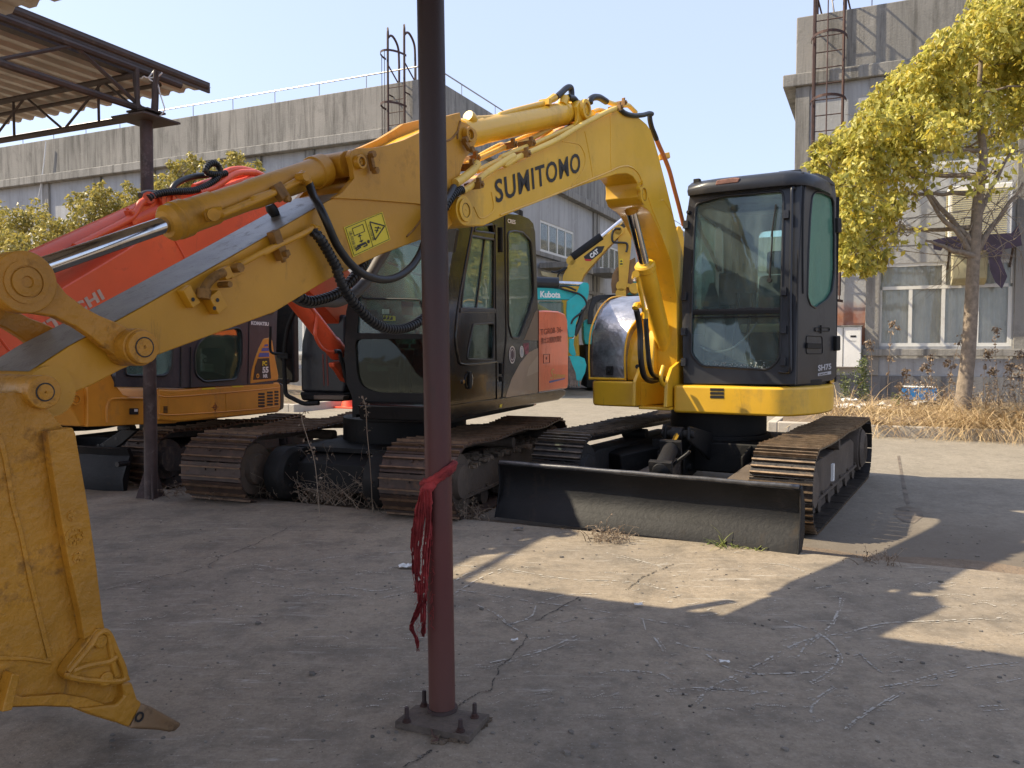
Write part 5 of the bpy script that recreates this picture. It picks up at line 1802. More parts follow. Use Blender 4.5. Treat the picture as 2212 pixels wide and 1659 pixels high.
# lift cylinder
lt = hb(*px('D', (1250, 1075), (0, 0))[0], UB); _, vt_, zt2 = F1.co(lt)
lb_ = F1.hu(1456, 842, UC); _, vb2, zb3 = F1.co(lb_)
top_c = F1(UC, vt_, zt2)
rod0 = F1.hu(*px('D', (1180, 1270), (0, 0))[0], UC); rod1 = F1.hu(*px('P', (935, 410), (0, 0))[0], UC); barE = F1.hu(*px('P', (1165, 1335), (0, 0))[0], UC)
m = MB(); dr = (barE - rod1).normalized()
Lc = (barE - rod1).length
m.lathe(rod1 - dr * .02, dr, [(.03, 0), (.080, .004), (.094, .02), (.094, .07), (.085, .08), (.085, .30), (.082, .31), (.082, Lc - .12), (.088, Lc - .11), (.088, Lc - .04), (.05, Lc)], 36)
lc = obj('lift_cylinder', m, Y, ex)
rtop = rod0 - dr * .10
m = MB(); m.cyl(rtop, rod1, .047, n=36); obj('rod', m, M['chrome'], lc)
hubc = rtop - dr * .10
m = MB(); m.cyl(hubc - F1.U * .105, hubc + F1.U * .105, .085, n=36); m.cyl(hubc, rtop + dr * .04, .06, .055); obj('rod_eye', m, M['arm_yellow'], lc, bevel=.006)
m = MB(); m.cyl(barE - F1.U * .10, barE + F1.U * .10, .075); obj('pin_eye', m, Y, lc)
m = MB()
m.tube(smooth([F1.hu(x, y, UC + .07) for x, y in px('P', (850, 500), (880, 520), (890, 580), (905, 640), (920, 720), (930, 770))], 5), .018, 10)
m.cyl(F1.hu(*px('P', (860, 510), (0, 0))[0], UC + .02), F1.hu(*px('P', (865, 480), (0, 0))[0], UC + .10), .032, n=10)
m.tube([F1.hu(x, y, UC + .02) for x, y in px('P', (860, 750), (870, 725), (910, 720))], .03, 8)
m.tube([F1.hu(x, y, UC + .04) for x, y in px('P', (935, 760), (940, 790), (940, 830))], .026, 8)
m.tube(smooth([F1.hu(x, y, UC + .12) for x, y in px('P', (1080, 1200), (1062, 1270), (1065, 1320), (1090, 1355), (1140, 1375))], 5), .020, 10)
m.cyl(F1.hu(*px('P', (1120, 1375), (0, 0))[0], UC + .10), F1.hu(*px('P', (1165, 1375), (0, 0))[0], UC + .16), .035, n=10)
obj('steel_pipe', m, Y, lc)
hose(lc, [F1.hu(x, y, UC + .03) for x, y in px('P', (870, 760), (890, 860), (900, 960), (902, 1100), (915, 1220), (940, 1290), (990, 1315), (1060, 1300), (1110, 1320))], .026)
hose(lc, [F1.hu(x, y, UC + .06) for x, y in px('P', (943, 830), (950, 950), (960, 1080), (970, 1180), (995, 1260), (1050, 1290), (1100, 1300))], .022)

# ---------------- upper body
skirt = [(-2.47, 7.14), (-1.60, 7.14), (-1.50, 7.16), (-1.40, 7.24), (-1.31, 7.42), (-1.255, 7.62), (-1.225, 7.85), (-1.22, 8.08), (-1.25, 8.35), (-1.34, 8.65), (-1.55, 8.95), (-1.9, 9.18), (-2.35, 9.27), (-2.47, 9.27)]
def plan(mb, pts, z0, z1, F=F1, inset_top=0):
    mb.prism([F(u, v, z0) for u, v in pts], V((0, 0, z1 - z0)))
body = thing
m = MB(); plan(m, skirt, .765, 1.02)
sk = obj('cab_skirt', m, Y, ex, bevel=.025, seg=3)
m = MB()
for i in range(3):
    y = (128, 161, 193)[i]
    a_ = F1.hv(*px('H', (532, y), (0, 0))[0], 7.138); b_ = F1.hv(*px('H', (655, y + 2), (0, 0))[0], 7.138)
    loop = [a_ + V((0, 0, -.012)), b_ + V((0, 0, -.012)), b_ + V((0, 0, .012)), a_ + V((0, 0, .012))]
    m.prism(loop, F1.Vv * -.002)
obj('vent_slot', m, M['ink'], sk, bevel=.004)
left = [(-2.79, 7.14), (-3.20, 7.14), (-3.30, 7.18), (-3.36, 7.30), (-3.40, 7.6), (-3.42, 8.0), (-3.38, 8.5), (-3.2, 8.9), (-2.9, 9.15), (-2.5, 9.26), (-2.5, 8.6), (-2.79, 8.6)]
m = MB(); plan(m, left, .80, 1.045); ls = obj('side_skirt', m, Y, ex, bevel=.025, seg=3)
hood = [(7.19, 1.05), (7.17, 1.30), (7.20, 1.50), (7.27, 1.62), (7.42, 1.76), (7.62, 1.86), (7.9, 1.91), (8.6, 1.93), (9.0, 1.85), (9.1, 1.5), (9.1, 1.05)]
m = MB()
m.loft([[F1(u, v * (1 - k_) + 8.2 * k_, z * (1 - k_ * .5) + 1.05 * k_ * .5) for v, z in hood] for u, k_ in ((-3.36, .10), (-3.335, .02), (-3.30, 0))] + [[F1(-2.97 + max(0, z - 1.45) * .42, v, z) for v, z in hood]])
hd = obj('engine_hood', m, M['silver'], ex, ang=50)
m = MB()
m.loft([[F1(u, v + .07, z - .07 if z > 1.1 else z) for v, z in hood] for u in (-3.05, -2.70)])
obj('inner_hood', m, Y, hd, bevel=.02)
m = MB()
edge_ = smooth([F1(-2.965 + max(0, z - 1.45) * .42, v - .004, z + .004) for v, z in hood[:8]], 4)
m.tube(edge_, .010, 8)
edge_ = smooth([F1(-3.345, v + .0, z + .0) for v, z in hood[:8]], 4)
m.tube(edge_, .009, 8)
m.tube([F1(-3.345, 7.18, 1.065), F1(-2.97, 7.17, 1.065)], .012, 8)
obj('hood_trim', m, Y, hd)
m = MB()
c = F1.hv(*px('P', (660, 1235), (0, 0))[0], 7.17)
m.box(c, F1.U * .035, F1.Vv * .01, V((0, 0, .045))); m.cyl(c - F1.Vv * .01, c - F1.Vv * .03, .015, n=12)
obj('hood_lock', m, M['black'], hd, bevel=.005)
m = MB()
c = F1.hv(*px('P', (878, 1203), (0, 0))[0], 7.19); m.cyl(c, c - F1.Vv * .004, .022, n=16)
obj('hood_hole', m, M['ink'], hd)
m = MB()
c = F1(-2.86, 7.15, 1.0)
m.prism([F1(-2.79, 7.15, .81), F1(-2.79, 7.15, 1.04), F1(-2.60, 7.5, 1.04), F1(-2.55, 7.6, .84)], F1.U * -.02)
m.fbox(F1, -2.80, -2.46, 7.62, 8.9, .80, .92)
m.prism([F1(UB + .02, 7.0, .82), F1(UB + .02, 7.02, 1.05), F1(UB + .02, 7.15, 1.18), F1(UB + .02, 7.6, 1.3), F1(UB + .02, 7.6, .82)], F1.U * -.035)
m.prism([F1(UB - BT, 7.0, .82), F1(UB - BT, 7.02, 1.05), F1(UB - BT, 7.15, 1.18), F1(UB - BT, 7.6, 1.3), F1(UB - BT, 7.6, .82)], F1.U * -.035)
m.fbox(F1, -2.78, -2.47, 7.06, 7.5, .79, .815)
obj('boom_mount', m, Y, ex, bevel=.008)
m = MB(); m.cyl(F1(-2.25, 7.85, .50), F1(-2.25, 7.85, .78), .46, n=40); m.cyl(F1(-2.25, 7.85, .50), F1(-2.25, 7.85, .54), .50, n=40); obj('slewing_ring', m, M['black'], ex)
# undercarriage
m = MB()
m.fbox(F1, -2.72, -1.68, 7.25, 8.5, .22, .50)
for a_, b_, c_, d_ in ((-2.72, 7.35, -2.98, 6.9), (-1.68, 7.35, -1.42, 6.9), (-2.72, 8.4, -2.98, 8.7), (-1.68, 8.4, -1.42, 8.7)):
    m.bar(F1(a_, b_, .34), F1(c_, d_, .28), .30, .20)
obj('car_body', m, M['black'], ex, bevel=.02)
for u0, u1 in ((-3.36, -2.90), (-1.49, -1.035)):
    track(F1, ex, u0, u1, 6.0, 9.62, GY, .62, M['track'], M['chassis'] if u0 < -2 else M['dusty'], pitch=.165, barmat=M['bar_steel'] if u0 > -2 else mat('bar_dark', (.12, .09, .065), .45, .5, var=.5, vs_=14, dirt=(.03, .025, .02), ds=9, damt=.7), rollers=6)
# hanging sprocket-side guard
m = MB(); m.fbox(F1, -1.055, -1.035, 6.95, 7.01, .27, .41); obj('white_marker', m, M['white'], ex)
# blade
prof = [(5.445, .0), (5.485, .095), (5.505, .11), (5.555, .18), (5.575, .26), (5.56, .335), (5.525, .395), (5.50, .42), (5.505, .44), (5.535, .44), (5.585, .36), (5.605, .26), (5.585, .17), (5.53, .09), (5.48, .0)]
m = MB()
nseg = 24
loops = []
for i in range(nseg + 1):
    u = -3.36 + (2.33) * i / nseg
    loops.append([F1(u, v + .006 * noise.noise(V((u * 3, v * 9, z * 9))), z + (.005 * noise.noise(V((u * 5, 2, z * 5))) if z < .02 else 0)) for v, z in prof])
m.loft(loops)
bl = obj('dozer_blade', m, M['blade'], ex, ang=32)
for u in (-3.36, -1.03):
    m = MB(); m.prism([F1(u + (-.012 if u < -2 else .002), v, z) for v, z in [(5.438, -.005), (5.478, .10), (5.515, .26), (5.495, .43), (5.55, .445), (5.64, .30), (5.64, .10), (5.55, -.005)]], F1.U * .012)
    obj('blade_end', m, M['blade'], bl, bevel=.004)
m = MB(); m.tube([F1(-3.36 + 2.33 * i / 14, 5.512, .437 + .002 * math.sin(i * 2)) for i in range(15)], .017, 10); obj('blade_rim', m, mat('rim_worn', (.10, .098, .10), .3, .5, var=.4, vs_=12, dirt=(.02, .02, .02), ds=9, damt=.7), bl)
for u in (-2.42, -1.66):
    m = MB()
    m.prism([F1(u - .09, 5.66, .10), F1(u - .09, 5.66, .28), F1(u - .09, 7.1, .36), F1(u - .09, 7.1, .20)], F1.U * .18)
    obj('blade_arm', m, M['dusty'], bl, bevel=.012)
    m = MB()
    for s_ in (-.12, .12): m.prism([F1(u + s_ - .01, 6.95, .16), F1(u + s_ - .01, 6.95, .42), F1(u + s_ - .01, 7.3, .50), F1(u + s_ - .01, 7.3, .20)], F1.U * .02)
    m.cyl(F1(u - .16, 7.06, .28), F1(u + .16, 7.06, .28), .035)
    obj('arm_bracket', m, M['black'], ex, bevel=.006)
ct = F1.hv(*px('S', (1125, 55), (0, 0))[0], 6.68); cbm = F1.hv(*px('S', (1010, 300), (0, 0))[0], 5.66)
dcy = (ct - cbm).normalized(); Lq = (ct - cbm).length
m = MB(); m.lathe(cbm, dcy, [(.03, 0), (.062, .01), (.062, Lq * .60), (.052, Lq * .62), (.03, Lq * .64)], 30)
m.box(cbm + dcy * Lq * .58, F1.U * .09, dcy * .03, dcy.cross(F1.U) * .07); m.box(cbm + dcy * .06, F1.U * .09, dcy * .03, dcy.cross(F1.U) * .07)
bcy = obj('blade_cylinder', m, M['blade'], ex, bevel=.004)
m = MB(); m.cyl(cbm + dcy * Lq * .6, ct, .033, n=28); obj('rod', m, M['chrome'], bcy)
m = MB(); m.cyl(ct - F1.U * .05, ct + F1.U * .05, .06); obj('rod_eye', m, M['blade'], bcy, bevel=.006)
m = MB()
for s_ in (-.12, .09): m.prism([ct + F1.U * s_ + V((0, 0, .07)) - F1.Vv * .04, ct + F1.U * s_ + V((0, 0, .06)) + F1.Vv * .06, ct + F1.U * s_ + V((0, 0, -.04)) + F1.Vv * .62, ct + F1.U * s_ + V((0, 0, -.30)) + F1.Vv * .6, ct + F1.U * s_ + V((0, 0, -.05)) - F1.Vv * .06], F1.U * .03)
m.cyl(ct - F1.U * .15, ct + F1.U * .15, .035)
obj('cylinder_lug', m, M['black'], ex, bevel=.02)
hose(ex, [F1.hv(*px('S', q, (0, 0))[0], 6.0 + .0 * i) for i, q in enumerate(((1075, 315), (1080, 280), (1100, 250), (1140, 215), (1180, 185), (1200, 165)))], .013)
# mud lumps under body
# ---------------- cab
CB = M['cab']
P0f = F1(-2.46, 7.30, 1.035); Nf_top = F1(-2.46, 7.44, 2.86)
e_z = (Nf_top - P0f).normalized()
Nf = F1.U.cross(e_z).normalized()
if Nf.dot(CAM - P0f) < 0: Nf = -Nf
def hf(x, y): return hit(x, y, P0f, Nf)
def rnd(pts, r=.06, k=5):
    """round the corners of a 3D loop"""
    out = []
    n = len(pts)
    for i in range(n):
        p, a, b = V(pts[i]), V(pts[i - 1]), V(pts[(i + 1) % n])
        r1 = min(r, (a - p).length * .45, (b - p).length * .45)
        s_, e = p + (a - p).normalized() * r1, p + (b - p).normalized() * r1
        for j in range(k + 1):
            t = j / k
            out.append(s_ * (1 - t) ** 2 + p * 2 * t * (1 - t) + e * t * t)
    return out
outerf = [hf(1476, 829), hf(1472, 634), hf(1478, 500), hf(1489, 425), hf(1497, 403), hf(1515, 396), hf(1600, 386), hf(1700, 375), hf(1737, 371), hf(1733, 395), hf(1726, 560), hf(1718, 831.5)]
holef = rnd([hf(1503, 440), hf(1560, 424), hf(1690, 413), hf(1693, 430), hf(1688, 640), hf(1684, 776), hf(1660, 799), hf(1515, 791), hf(1492, 765), hf(1495, 640), hf(1499, 500)], .05)
m = MB(); m.holed(outerf, [holef], -Nf * .045)
fr = obj('cab_front_frame', m, CB, ex, bevel=.006)
m = MB(); m.tube(holef + [holef[0]], .011, 8, cap=False); obj('window_seal', m, M['rubber'], fr)
inner = [p - Nf * .02 for p in holef]
m = MB(); m.prism(inner, -Nf * .005); wsg = obj('windshield', m, M['glass_clear'], fr, flat=True)
m = MB()
a_, b_ = hf(1494, 676) - Nf * .012, hf(1688, 673) - Nf * .012
m.bar(a_, b_, .03, .025, up=Nf)
a_, b_ = hf(1494, 686) - Nf * .016, hf(1688, 683) - Nf * .016
m.bar(a_, b_, .012, .02, up=Nf)
obj('split_bar', m, M['black'], fr)
# peeled sealant along the bar
m = MB()
for i in range(60):
    x = 1497 + i * 3.15
    c = hf(x, 669 + 2.5 * noise.noise(V((x * .2, 0, 0))) + (2 if i < 30 else -1)) - Nf * .006
    m.box(c, F1.U * .012, V((0, 0, random.uniform(.006, .018))), Nf * .004)
obj('old_sealant', m, M['rubber'], fr, bevel=.003)
m = MB()
for i in range(150):
    x = random.uniform(1510, 1665); y = 797 - abs(random.gauss(0, 1)) * 7 - abs(x - 1590) * .0
    c = hf(x, y) - Nf * .014
    r_ = random.uniform(.002, .008)
    m.prism([c + F1.U * math.cos(a_) * r_ + e_z * math.sin(a_) * r_ * random.uniform(.6, 1.2) for a_ in (0, 1.2, 2.4, 3.6, 4.9)], Nf * .0006)
obj('glass_dirt', m, mat('dirt_pale', (.30, .31, .28), .95, bump=0), fr, flat=True)
# clips, lamp, grab bar, wiper
for q in ((1347, 885, 'E'), (1323, 1640, 'E'), (362, 985, 'E'), (1322, 785, 'F'), (1318, 1100, 'F'), (345, 460, 'F'), (340, 805, 'F'), (340, 1105, 'F')):
    x, y = px(q[2], q[:2], (0, 0))[0]
    c = hf(x, y) + Nf * .02
    m = MB(); m.box(c, F1.U * .022, e_z * .036, Nf * .022); m.ring(c + Nf * .022, Nf, .006, .011, .002, 12)
    obj('guard_bracket', m, CB, ex, bevel=.004)
m = MB()
gp = [hf(x, y) + Nf * d_ for (x, y), d_ in zip(px('E', (1425, 630), (1405, 635), (1405, 800), (1400, 1200), (1392, 1659)) + px('F', (1390, 600), (1393, 1100), (1385, 1190), (1350, 1205), (1270, 1200)), [.01, .04, .05, .05, .05, .05, .05, .04, .02, .012])]
m.tube(smooth(gp, 4), .013, 12)
obj('grab_rail', m, CB, ex)
m = MB()
c = hf(*px('E', (1378, 575), (0, 0))[0]) + Nf * .01; m.lathe(c, Nf, [(.02, 0), (.02, .012), (.014, .02), (.004, .022), (.001, .022)], 16)
m.tube([c + Nf * .02, c + Nf * .02 - F1.U * .05 - V((0, 0, .012))], .004, 6)
c = hf(*px('E', (385, 862), (0, 0))[0]) + Nf * .01; m.lathe(c, Nf, [(.02, 0), (.02, .015), (.012, .03), (.001, .03)], 16)
obj('washer_nozzle', m, M['black'], ex)
m = MB()
wb = [hf(*px('E', q, (0, 0))[0]) + Nf * .02 for q in ((1180, 1530), (1200, 1250), (1213, 1000), (1240, 790))]
m.tube(wb, [.010, .008, .006, .003], 8); m.cyl(wb[0] - Nf * .02, wb[0] + Nf * .01, .02)
m.bar(hf(*px('E', (1195, 1100), (0, 0))[0]) + Nf * .01, hf(*px('E', (1243, 785), (0, 0))[0]) + Nf * .01, .012, .006, up=Nf)
obj('wiper', m, M['black'], ex)
# roof with rounded edges and dents
def roofloop(ins, z, dz=0):
    base = [(-2.43, 7.40), (-2.2, 7.36), (-1.60, 7.36), (-1.46, 7.38), (-1.37, 7.46), (-1.30, 7.66), (-1.26, 7.95), (-1.28, 8.3), (-1.36, 8.62), (-1.55, 8.85), (-1.9, 8.92), (-2.2, 8.92), (-2.38, 8.88), (-2.43, 8.8)]
    cx, cy = -1.9, 8.1
    return [F1(cx + (u - cx) * (1 - ins), cy + (v - cy) * (1 - ins), z + .0 * dz) for u, v in base]
m = MB()
m.loft([roofloop(.0, 2.80), roofloop(-.012, 2.84), roofloop(.0, 2.89), roofloop(.05, 2.925), roofloop(.14, 2.945), roofloop(.5, 2.955)])
rf = obj('cab_roof', m, CB, ex, ang=60)
m = MB()
lp = [F1(u, 7.33, z) for u, z in ((-2.16, 2.86), (-1.95, 2.865), (-1.93, 2.905), (-2.0, 2.915), (-2.15, 2.905))]
m.prism([p + F1.Vv * .02 for p in lp], F1.Vv * .03)
obj('peeled_paint', m, mat('primer_red', (.20, .095, .07), .8, var=.3, vs_=20), rf, bevel=.01)
m = MB()
m.box(hit(*px('E', (465, 558), (0, 0))[0], F1(0, 7.45, 0), F1.Vv), F1.U * .03, F1.Vv * .03, V((0, 0, .025)))
obj('roof_bolt', m, M['black'], rf, bevel=.006)
m = MB(); m.box(F1(-1.55, 7.7, 2.955), F1.U * .10, F1.Vv * .12, V((0, 0, .02))); obj('roof_cap', m, CB, rf, bevel=.01)
# door side
P0d = F1(-1.425, 7.34, 1.035); Dd = V((0, 0, 0)) + (F1(-1.225, 8.30, 0) - F1(-1.425, 7.34, 0)).normalized()
Nd = Dd.cross(V((0, 0, 1))).normalized()
if Nd.dot(CAM - P0d) < 0: Nd = -Nd
def hd_(x, y): return hit(x, y, P0d, Nd)
dout = [hd_(1719, 831), hd_(1727, 560), hd_(1735, 400), hd_(1742, 376), hd_(1765, 374), hd_(1790, 382), hd_(1803, 396), hd_(1806, 420), hd_(1807, 640), hd_(1806, 812), hd_(1800, 821), hd_(1760, 827)]
dh = rnd([hd_(*q) for q in px('E', (1595, 700), (1625, 660), (1700, 665), (1790, 710), (1808, 770), (1815, 1100), (1812, 1450))] + [hd_(*q) for q in px('F', (1805, 300), (1790, 410), (1740, 490), (1625, 572), (1575, 540), (1548, 460), (1552, 250), (1560, 0))] + [hd_(*px('E', (1575, 900), (0, 0))[0])], .03, 4)
m = MB(); m.holed(dout, [dh], -Nd * .04); dr_ = obj('cab_door', m, CB, ex, bevel=.006)
m = MB(); m.tube(dh + [dh[0]], .010, 8, cap=False); obj('window_seal', m, M['rubber'], dr_)
m = MB(); m.prism([p - Nd * .015 for p in dh], -Nd * .005); obj('door_glass', m, M['glass_milky'], dr_, flat=True)
m = MB(); gl = [hd_(*q) + Nd * .003 for q in px('E', (1503, 1659), (1500, 1200), (1510, 700), (1540, 560), (1600, 535), (1700, 545), (1800, 590))]
m.tube(smooth(gl, 5), .009, 6)
gl = [hd_(*q) + Nd * .003 for q in px('F', (1455, 0), (1445, 600), (1435, 1320))]
m.tube(gl, .010, 6)
obj('door_gap', m, M['ink'], dr_)
hc = hd_(*px('F', (1612, 935), (0, 0))[0])
m = MB(); q4 = [hd_(*q) + Nd * .002 for q in px('F', (1535, 845), (1690, 850), (1695, 1020), (1535, 1020))]
q4 = rnd(q4, .03)
m.tube(q4 + [q4[0]], .005, 6, cap=False); ho = obj('door_handle', m, M['black'], dr_)
m = MB(); m.bar(hd_(*px('F', (1528, 940), (0, 0))[0]) + Nd * .012, hd_(*px('F', (1665, 945), (0, 0))[0]) + Nd * .012, .05, .02, up=Nd)
obj('handle_lever', m, M['black'], ho, bevel=.004)
m = MB()
q4 = rnd([hd_(*q) + Nd * .006 for q in px('F', (1618, 765), (1758, 765), (1758, 798), (1618, 798))], .02)
m.tube(q4 + [q4[0]], .005, 6, cap=False); m.bar(hd_(*px('F', (1672, 740), (0, 0))[0]) + Nd * .01, hd_(*px('F', (1672, 820), (0, 0))[0]) + Nd * .01, .012, .012, up=Nd)
obj('latch_ring', m, M['black'], dr_)
for a_, b_, cp in (((1832, 915), (1835, 1060), 'E'), ((1822, 845), (1822, 990), 'F')):
    p, q = hd_(*px(cp, a_, (0, 0))[0]), hd_(*px(cp, b_, (0, 0))[0])
    m = MB(); m.bar(p + Nd * .01, q + Nd * .01, .10, .05, up=Nd)
    obj('door_hinge', m, M['black'], dr_, bevel=.01)
textpx('SH75', 'lettering', M['letter_silver'], dr_, hd_, px('F', (1650, 1192), (0, 0))[0], px('F', (1780, 1172), (0, 0))[0], px('F', (1650, 1132), (0, 0))[0], bold=.03)
m = MB(); q4 = [hd_(*q) + Nd * .002 for q in px('F', (1650, 1212), (1778, 1190), (1778, 1220), (1650, 1240))]; m.prism(q4, Nd * .001); pl = obj('name_plate', m, M['letter_silver'], dr_)
textpx('SUMITOMO', 'lettering', M['ink'], pl, hd_, px('F', (1658, 1234), (0, 0))[0], px('F', (1745, 1219), (0, 0))[0], px('F', (1658, 1218), (0, 0))[0], lift=.005, bold=.02)
# rest of the cab shell: posts, back, left side
def cabpanel(pts, holes, n, th, name, gl=None, mt=CB):
    m = MB(); m.holed(pts, holes, n * th); o = obj(name, m, mt, ex)
    for h in holes:
        mm = MB(); mm.prism([p + n * .01 for p in h], n * .005); obj('side_glass', mm, gl or M['glass_green'], o, flat=True)
    return o
def rect(u0, z0, u1, z1, v): return [F1(u0, v, z0), F1(u1, v, z0), F1(u1, v, z1), F1(u0, v, z1)]
cabpanel([F1(-2.43, 8.86, 1.035), F1(-1.45, 8.86, 1.035), F1(-1.45, 8.86, 2.82), F1(-2.43, 8.86, 2.82)], [rnd(rect(-2.12, 1.75, -1.55, 2.62, 8.86), .08)], F1.Vv * -1, .05, 'cab_back', M['glass_green'])
lw_ = [F1(-2.44, v, z) for v, z in ((7.36, 1.035), (8.86, 1.035), (8.86, 2.82), (7.50, 2.82))]
lh_ = rnd([F1(-2.44, v, z) for v, z in ((7.46, 1.50), (8.30, 1.50), (8.38, 2.62), (7.57, 2.68))], .06)
cabpanel(lw_, [lh_], F1.U, .04, 'cab_side', M['glass_green'])
rq = [(-1.225, 8.30), (-1.28, 8.58), (-1.45, 8.84)]
m = MB()
for (a, b), (c_, d_) in zip(rq[:-1], rq[1:]):
    m.prism([F1(a, b, 1.035), F1(c_, d_, 1.035), F1(c_, d_, 2.82), F1(a, b, 2.82)], F1.U * -.04)
obj('rear_post', m, CB, ex)
m = MB(); plan(m, [(-2.42, 7.40), (-1.48, 7.40), (-1.30, 7.8), (-1.29, 8.4), (-1.5, 8.82), (-2.42, 8.82)], 1.022, 1.07); obj('cab_floor', m, M['black'], ex)
m = MB(); plan(m, [(-1.26, 8.18), (-1.24, 8.32), (-1.29, 8.60), (-1.5, 8.95), (-1.6, 8.95), (-1.45, 8.5)], 1.021, 1.45); obj('rear_side_panel', m, Y, ex, bevel=.02)
# interior
m = MB()
m.prism([F1(-2.10, v, z) for v, z in ((8.05, 1.52), (8.0, 1.60), (8.55, 1.62), (8.60, 1.52))], F1.U * .52)
o = obj('operator_seat', m, M['beige'], ex, bevel=.03, seg=3)
m = MB(); m.prism([F1(-2.06, v, z) for v, z in ((8.50, 1.60), (8.62, 2.12), (8.70, 2.14), (8.66, 1.60))], F1.U * .46); obj('backrest', m, M['seat'], o, bevel=.05, seg=3)
m = MB(); m.prism([F1(-1.98, v, z) for v, z in ((8.60, 2.14), (8.62, 2.38), (8.68, 2.38), (8.68, 2.14))], F1.U * .28); obj('headrest', m, M['seat'], o, bevel=.05, seg=3)
m = MB(); m.fbox(F1, -2.0, -1.68, 8.1, 8.6, 1.07, 1.52); obj('seat_base', m, M['black'], o)
m = MB()
m.fbox(F1, -2.38, -2.16, 7.75, 8.75, 1.07, 1.75); m.fbox(F1, -1.5, -1.40, 8.1, 8.75, 1.07, 1.72)
m.fbox(F1, -2.3, -1.55, 7.46, 7.56, 1.07, 1.25)
m.prism([F1(-2.36, 7.6, 1.75), F1(-2.36, 7.85, 2.02), F1(-2.36, 7.92, 1.98), F1(-2.36, 7.9, 1.70)], F1.U * .2)
obj('control_console', m, M['black'], ex, bevel=.03)
m = MB(); m.box(F1(-2.10, 7.62, 1.92), F1.U * .09, F1.Vv * .03, V((0, 0, .16))); obj('monitor', m, M['black'], ex, bevel=.02)
for u in (-2.02, -1.90):
    m = MB(); m.tube(smooth([F1(u - .04, 7.62, 1.12), F1(u - .01, 7.60, 1.5), F1(u + .03, 7.60, 1.88)], 4), .012, 8); m.box(F1(u + .03, 7.6, 1.9), F1.U * .05, F1.Vv * .02, V((0, 0, .02))); obj('travel_lever', m, M['black'], ex)
for u in (-2.18, -1.52):
    m = MB(); m.tube([F1(u, 8.0, 1.7), F1(u, 7.95, 1.95)], [.012, .02], 8); m.tube([F1(u, 7.95, 1.9), F1(u, 7.94, 2.02)], .028, 10); obj('joystick', m, M['black'], ex)
m = MB(); m.tube(smooth([hf(*px('F', q, (0, 0))[0]) - Nf * .12 for q in ((460, 940), (540, 980), (640, 990), (760, 960), (860, 890), (940, 810), (1020, 700))], 6), .008, 8); obj('cable', m, M['steel'], ex)
m = MB(); m.tube(smooth([F1(-2.40, 7.50, 2.75), F1(-2.36, 7.55, 2.5), F1(-2.28, 7.62, 2.3), F1(-2.2, 7.66, 2.1)], 5), .018, 8); obj('mirror_stay', m, M['black'], ex)
m = MB()
mq = [(-2.26, 2.50), (-2.22, 2.54), (-2.18, 2.48), (-2.17, 2.1), (-2.19, 1.9), (-2.22, 1.86), (-2.25, 1.95), (-2.26, 2.2)]
m.prism([F1(u, 7.70, z) for u, z in mq], F1.Vv * .03); obj('side_mirror', m, M['steel'], ex, bevel=.01)
# ------------------------------------------------------------------ orange and black excavator
hx = thing('excavator', 'excavator with glossy black cab, orange rear cover and long red boom', 'excavator', F2(-3.9, 7.3, GY), 'excavators parked in the yard')
RD = M['red']; GB = M['gloss_black']
US = -2.77
def hs(x, y, u=US): return F2.hu(x, y, u)
for u0, u1 in ((-3.22, -2.575), (-5.22, -4.575)):
    track(F2, hx, u0, u1, 5.55, 8.75, GY, .60, M['rust_track'], M['dusty'], pitch=.17, grs=2, gh=.024, slack=.045, barmat=mat('bar_rust', (.16, .095, .055), .5, .4, var=.4, vs_=14, dirt=(.06, .03, .02), ds=9, damt=.7) if u0 > -4 else bpy.data.materials['bar_rust'], rollers=6, frame_top=.36)
# soil lying on the near track frame
m = MB()
for i in range(170):
    v = random.uniform(6.0, 8.4); u = random.uniform(-2.95, -2.62)
    m.box(F2(u, v, .365 + random.uniform(0, .03)), F2.U * random.uniform(.01, .04), F2.Vv * random.uniform(.01, .04), V((0, 0, random.uniform(.006, .022))))
tag(obj('soil_lumps', m, M['soil'], flat=True), 'dry soil lumps lying along the near track frame of the black cab machine', 'soil', kind='stuff')
m = MB()
m.fbox(F2, -4.6, -3.2, 6.3, 8.0, .14, .42)
m.prism([F2(-4.6, 6.3, .14), F2(-4.6, 6.0, .10), F2(-4.6, 6.0, .34), F2(-4.6, 6.3, .42)], F2.U * 1.4)
for u_ in (-4.5, -3.5):
    m.lathe(F2(u_, 6.0, .24), F2.U, [(.05, 0), (.22, 0), (.24, .03), (.24, .16), (.20, .20), (.05, .21)], 28)
    m.prism([F2(u_, 6.0, .02), F2(u_, 6.0, .44), F2(u_, 6.35, .46), F2(u_, 6.35, .10)], F2.U * .16)
    for q_ in range(5): m.cyl(F2(u_ + .2, 6.0, .24) + F2.Vv * .15 * math.cos(q_ * 1.25) + V((0, 0, .15 * math.sin(q_ * 1.25))), F2(u_ + .225, 6.0, .24) + F2.Vv * .15 * math.cos(q_ * 1.25) + V((0, 0, .15 * math.sin(q_ * 1.25))), .018, n=6)
obj('car_body', m, M['black'], hx, bevel=.02)
m = MB(); m.cyl(F2(-3.85, 7.2, .44), F2(-3.85, 7.2, .68), .62, n=44); m.fbox(F2, -4.45, -3.3, 6.2, 8.2, .42, .46); obj('slewing_ring', m, M['black'], hx)
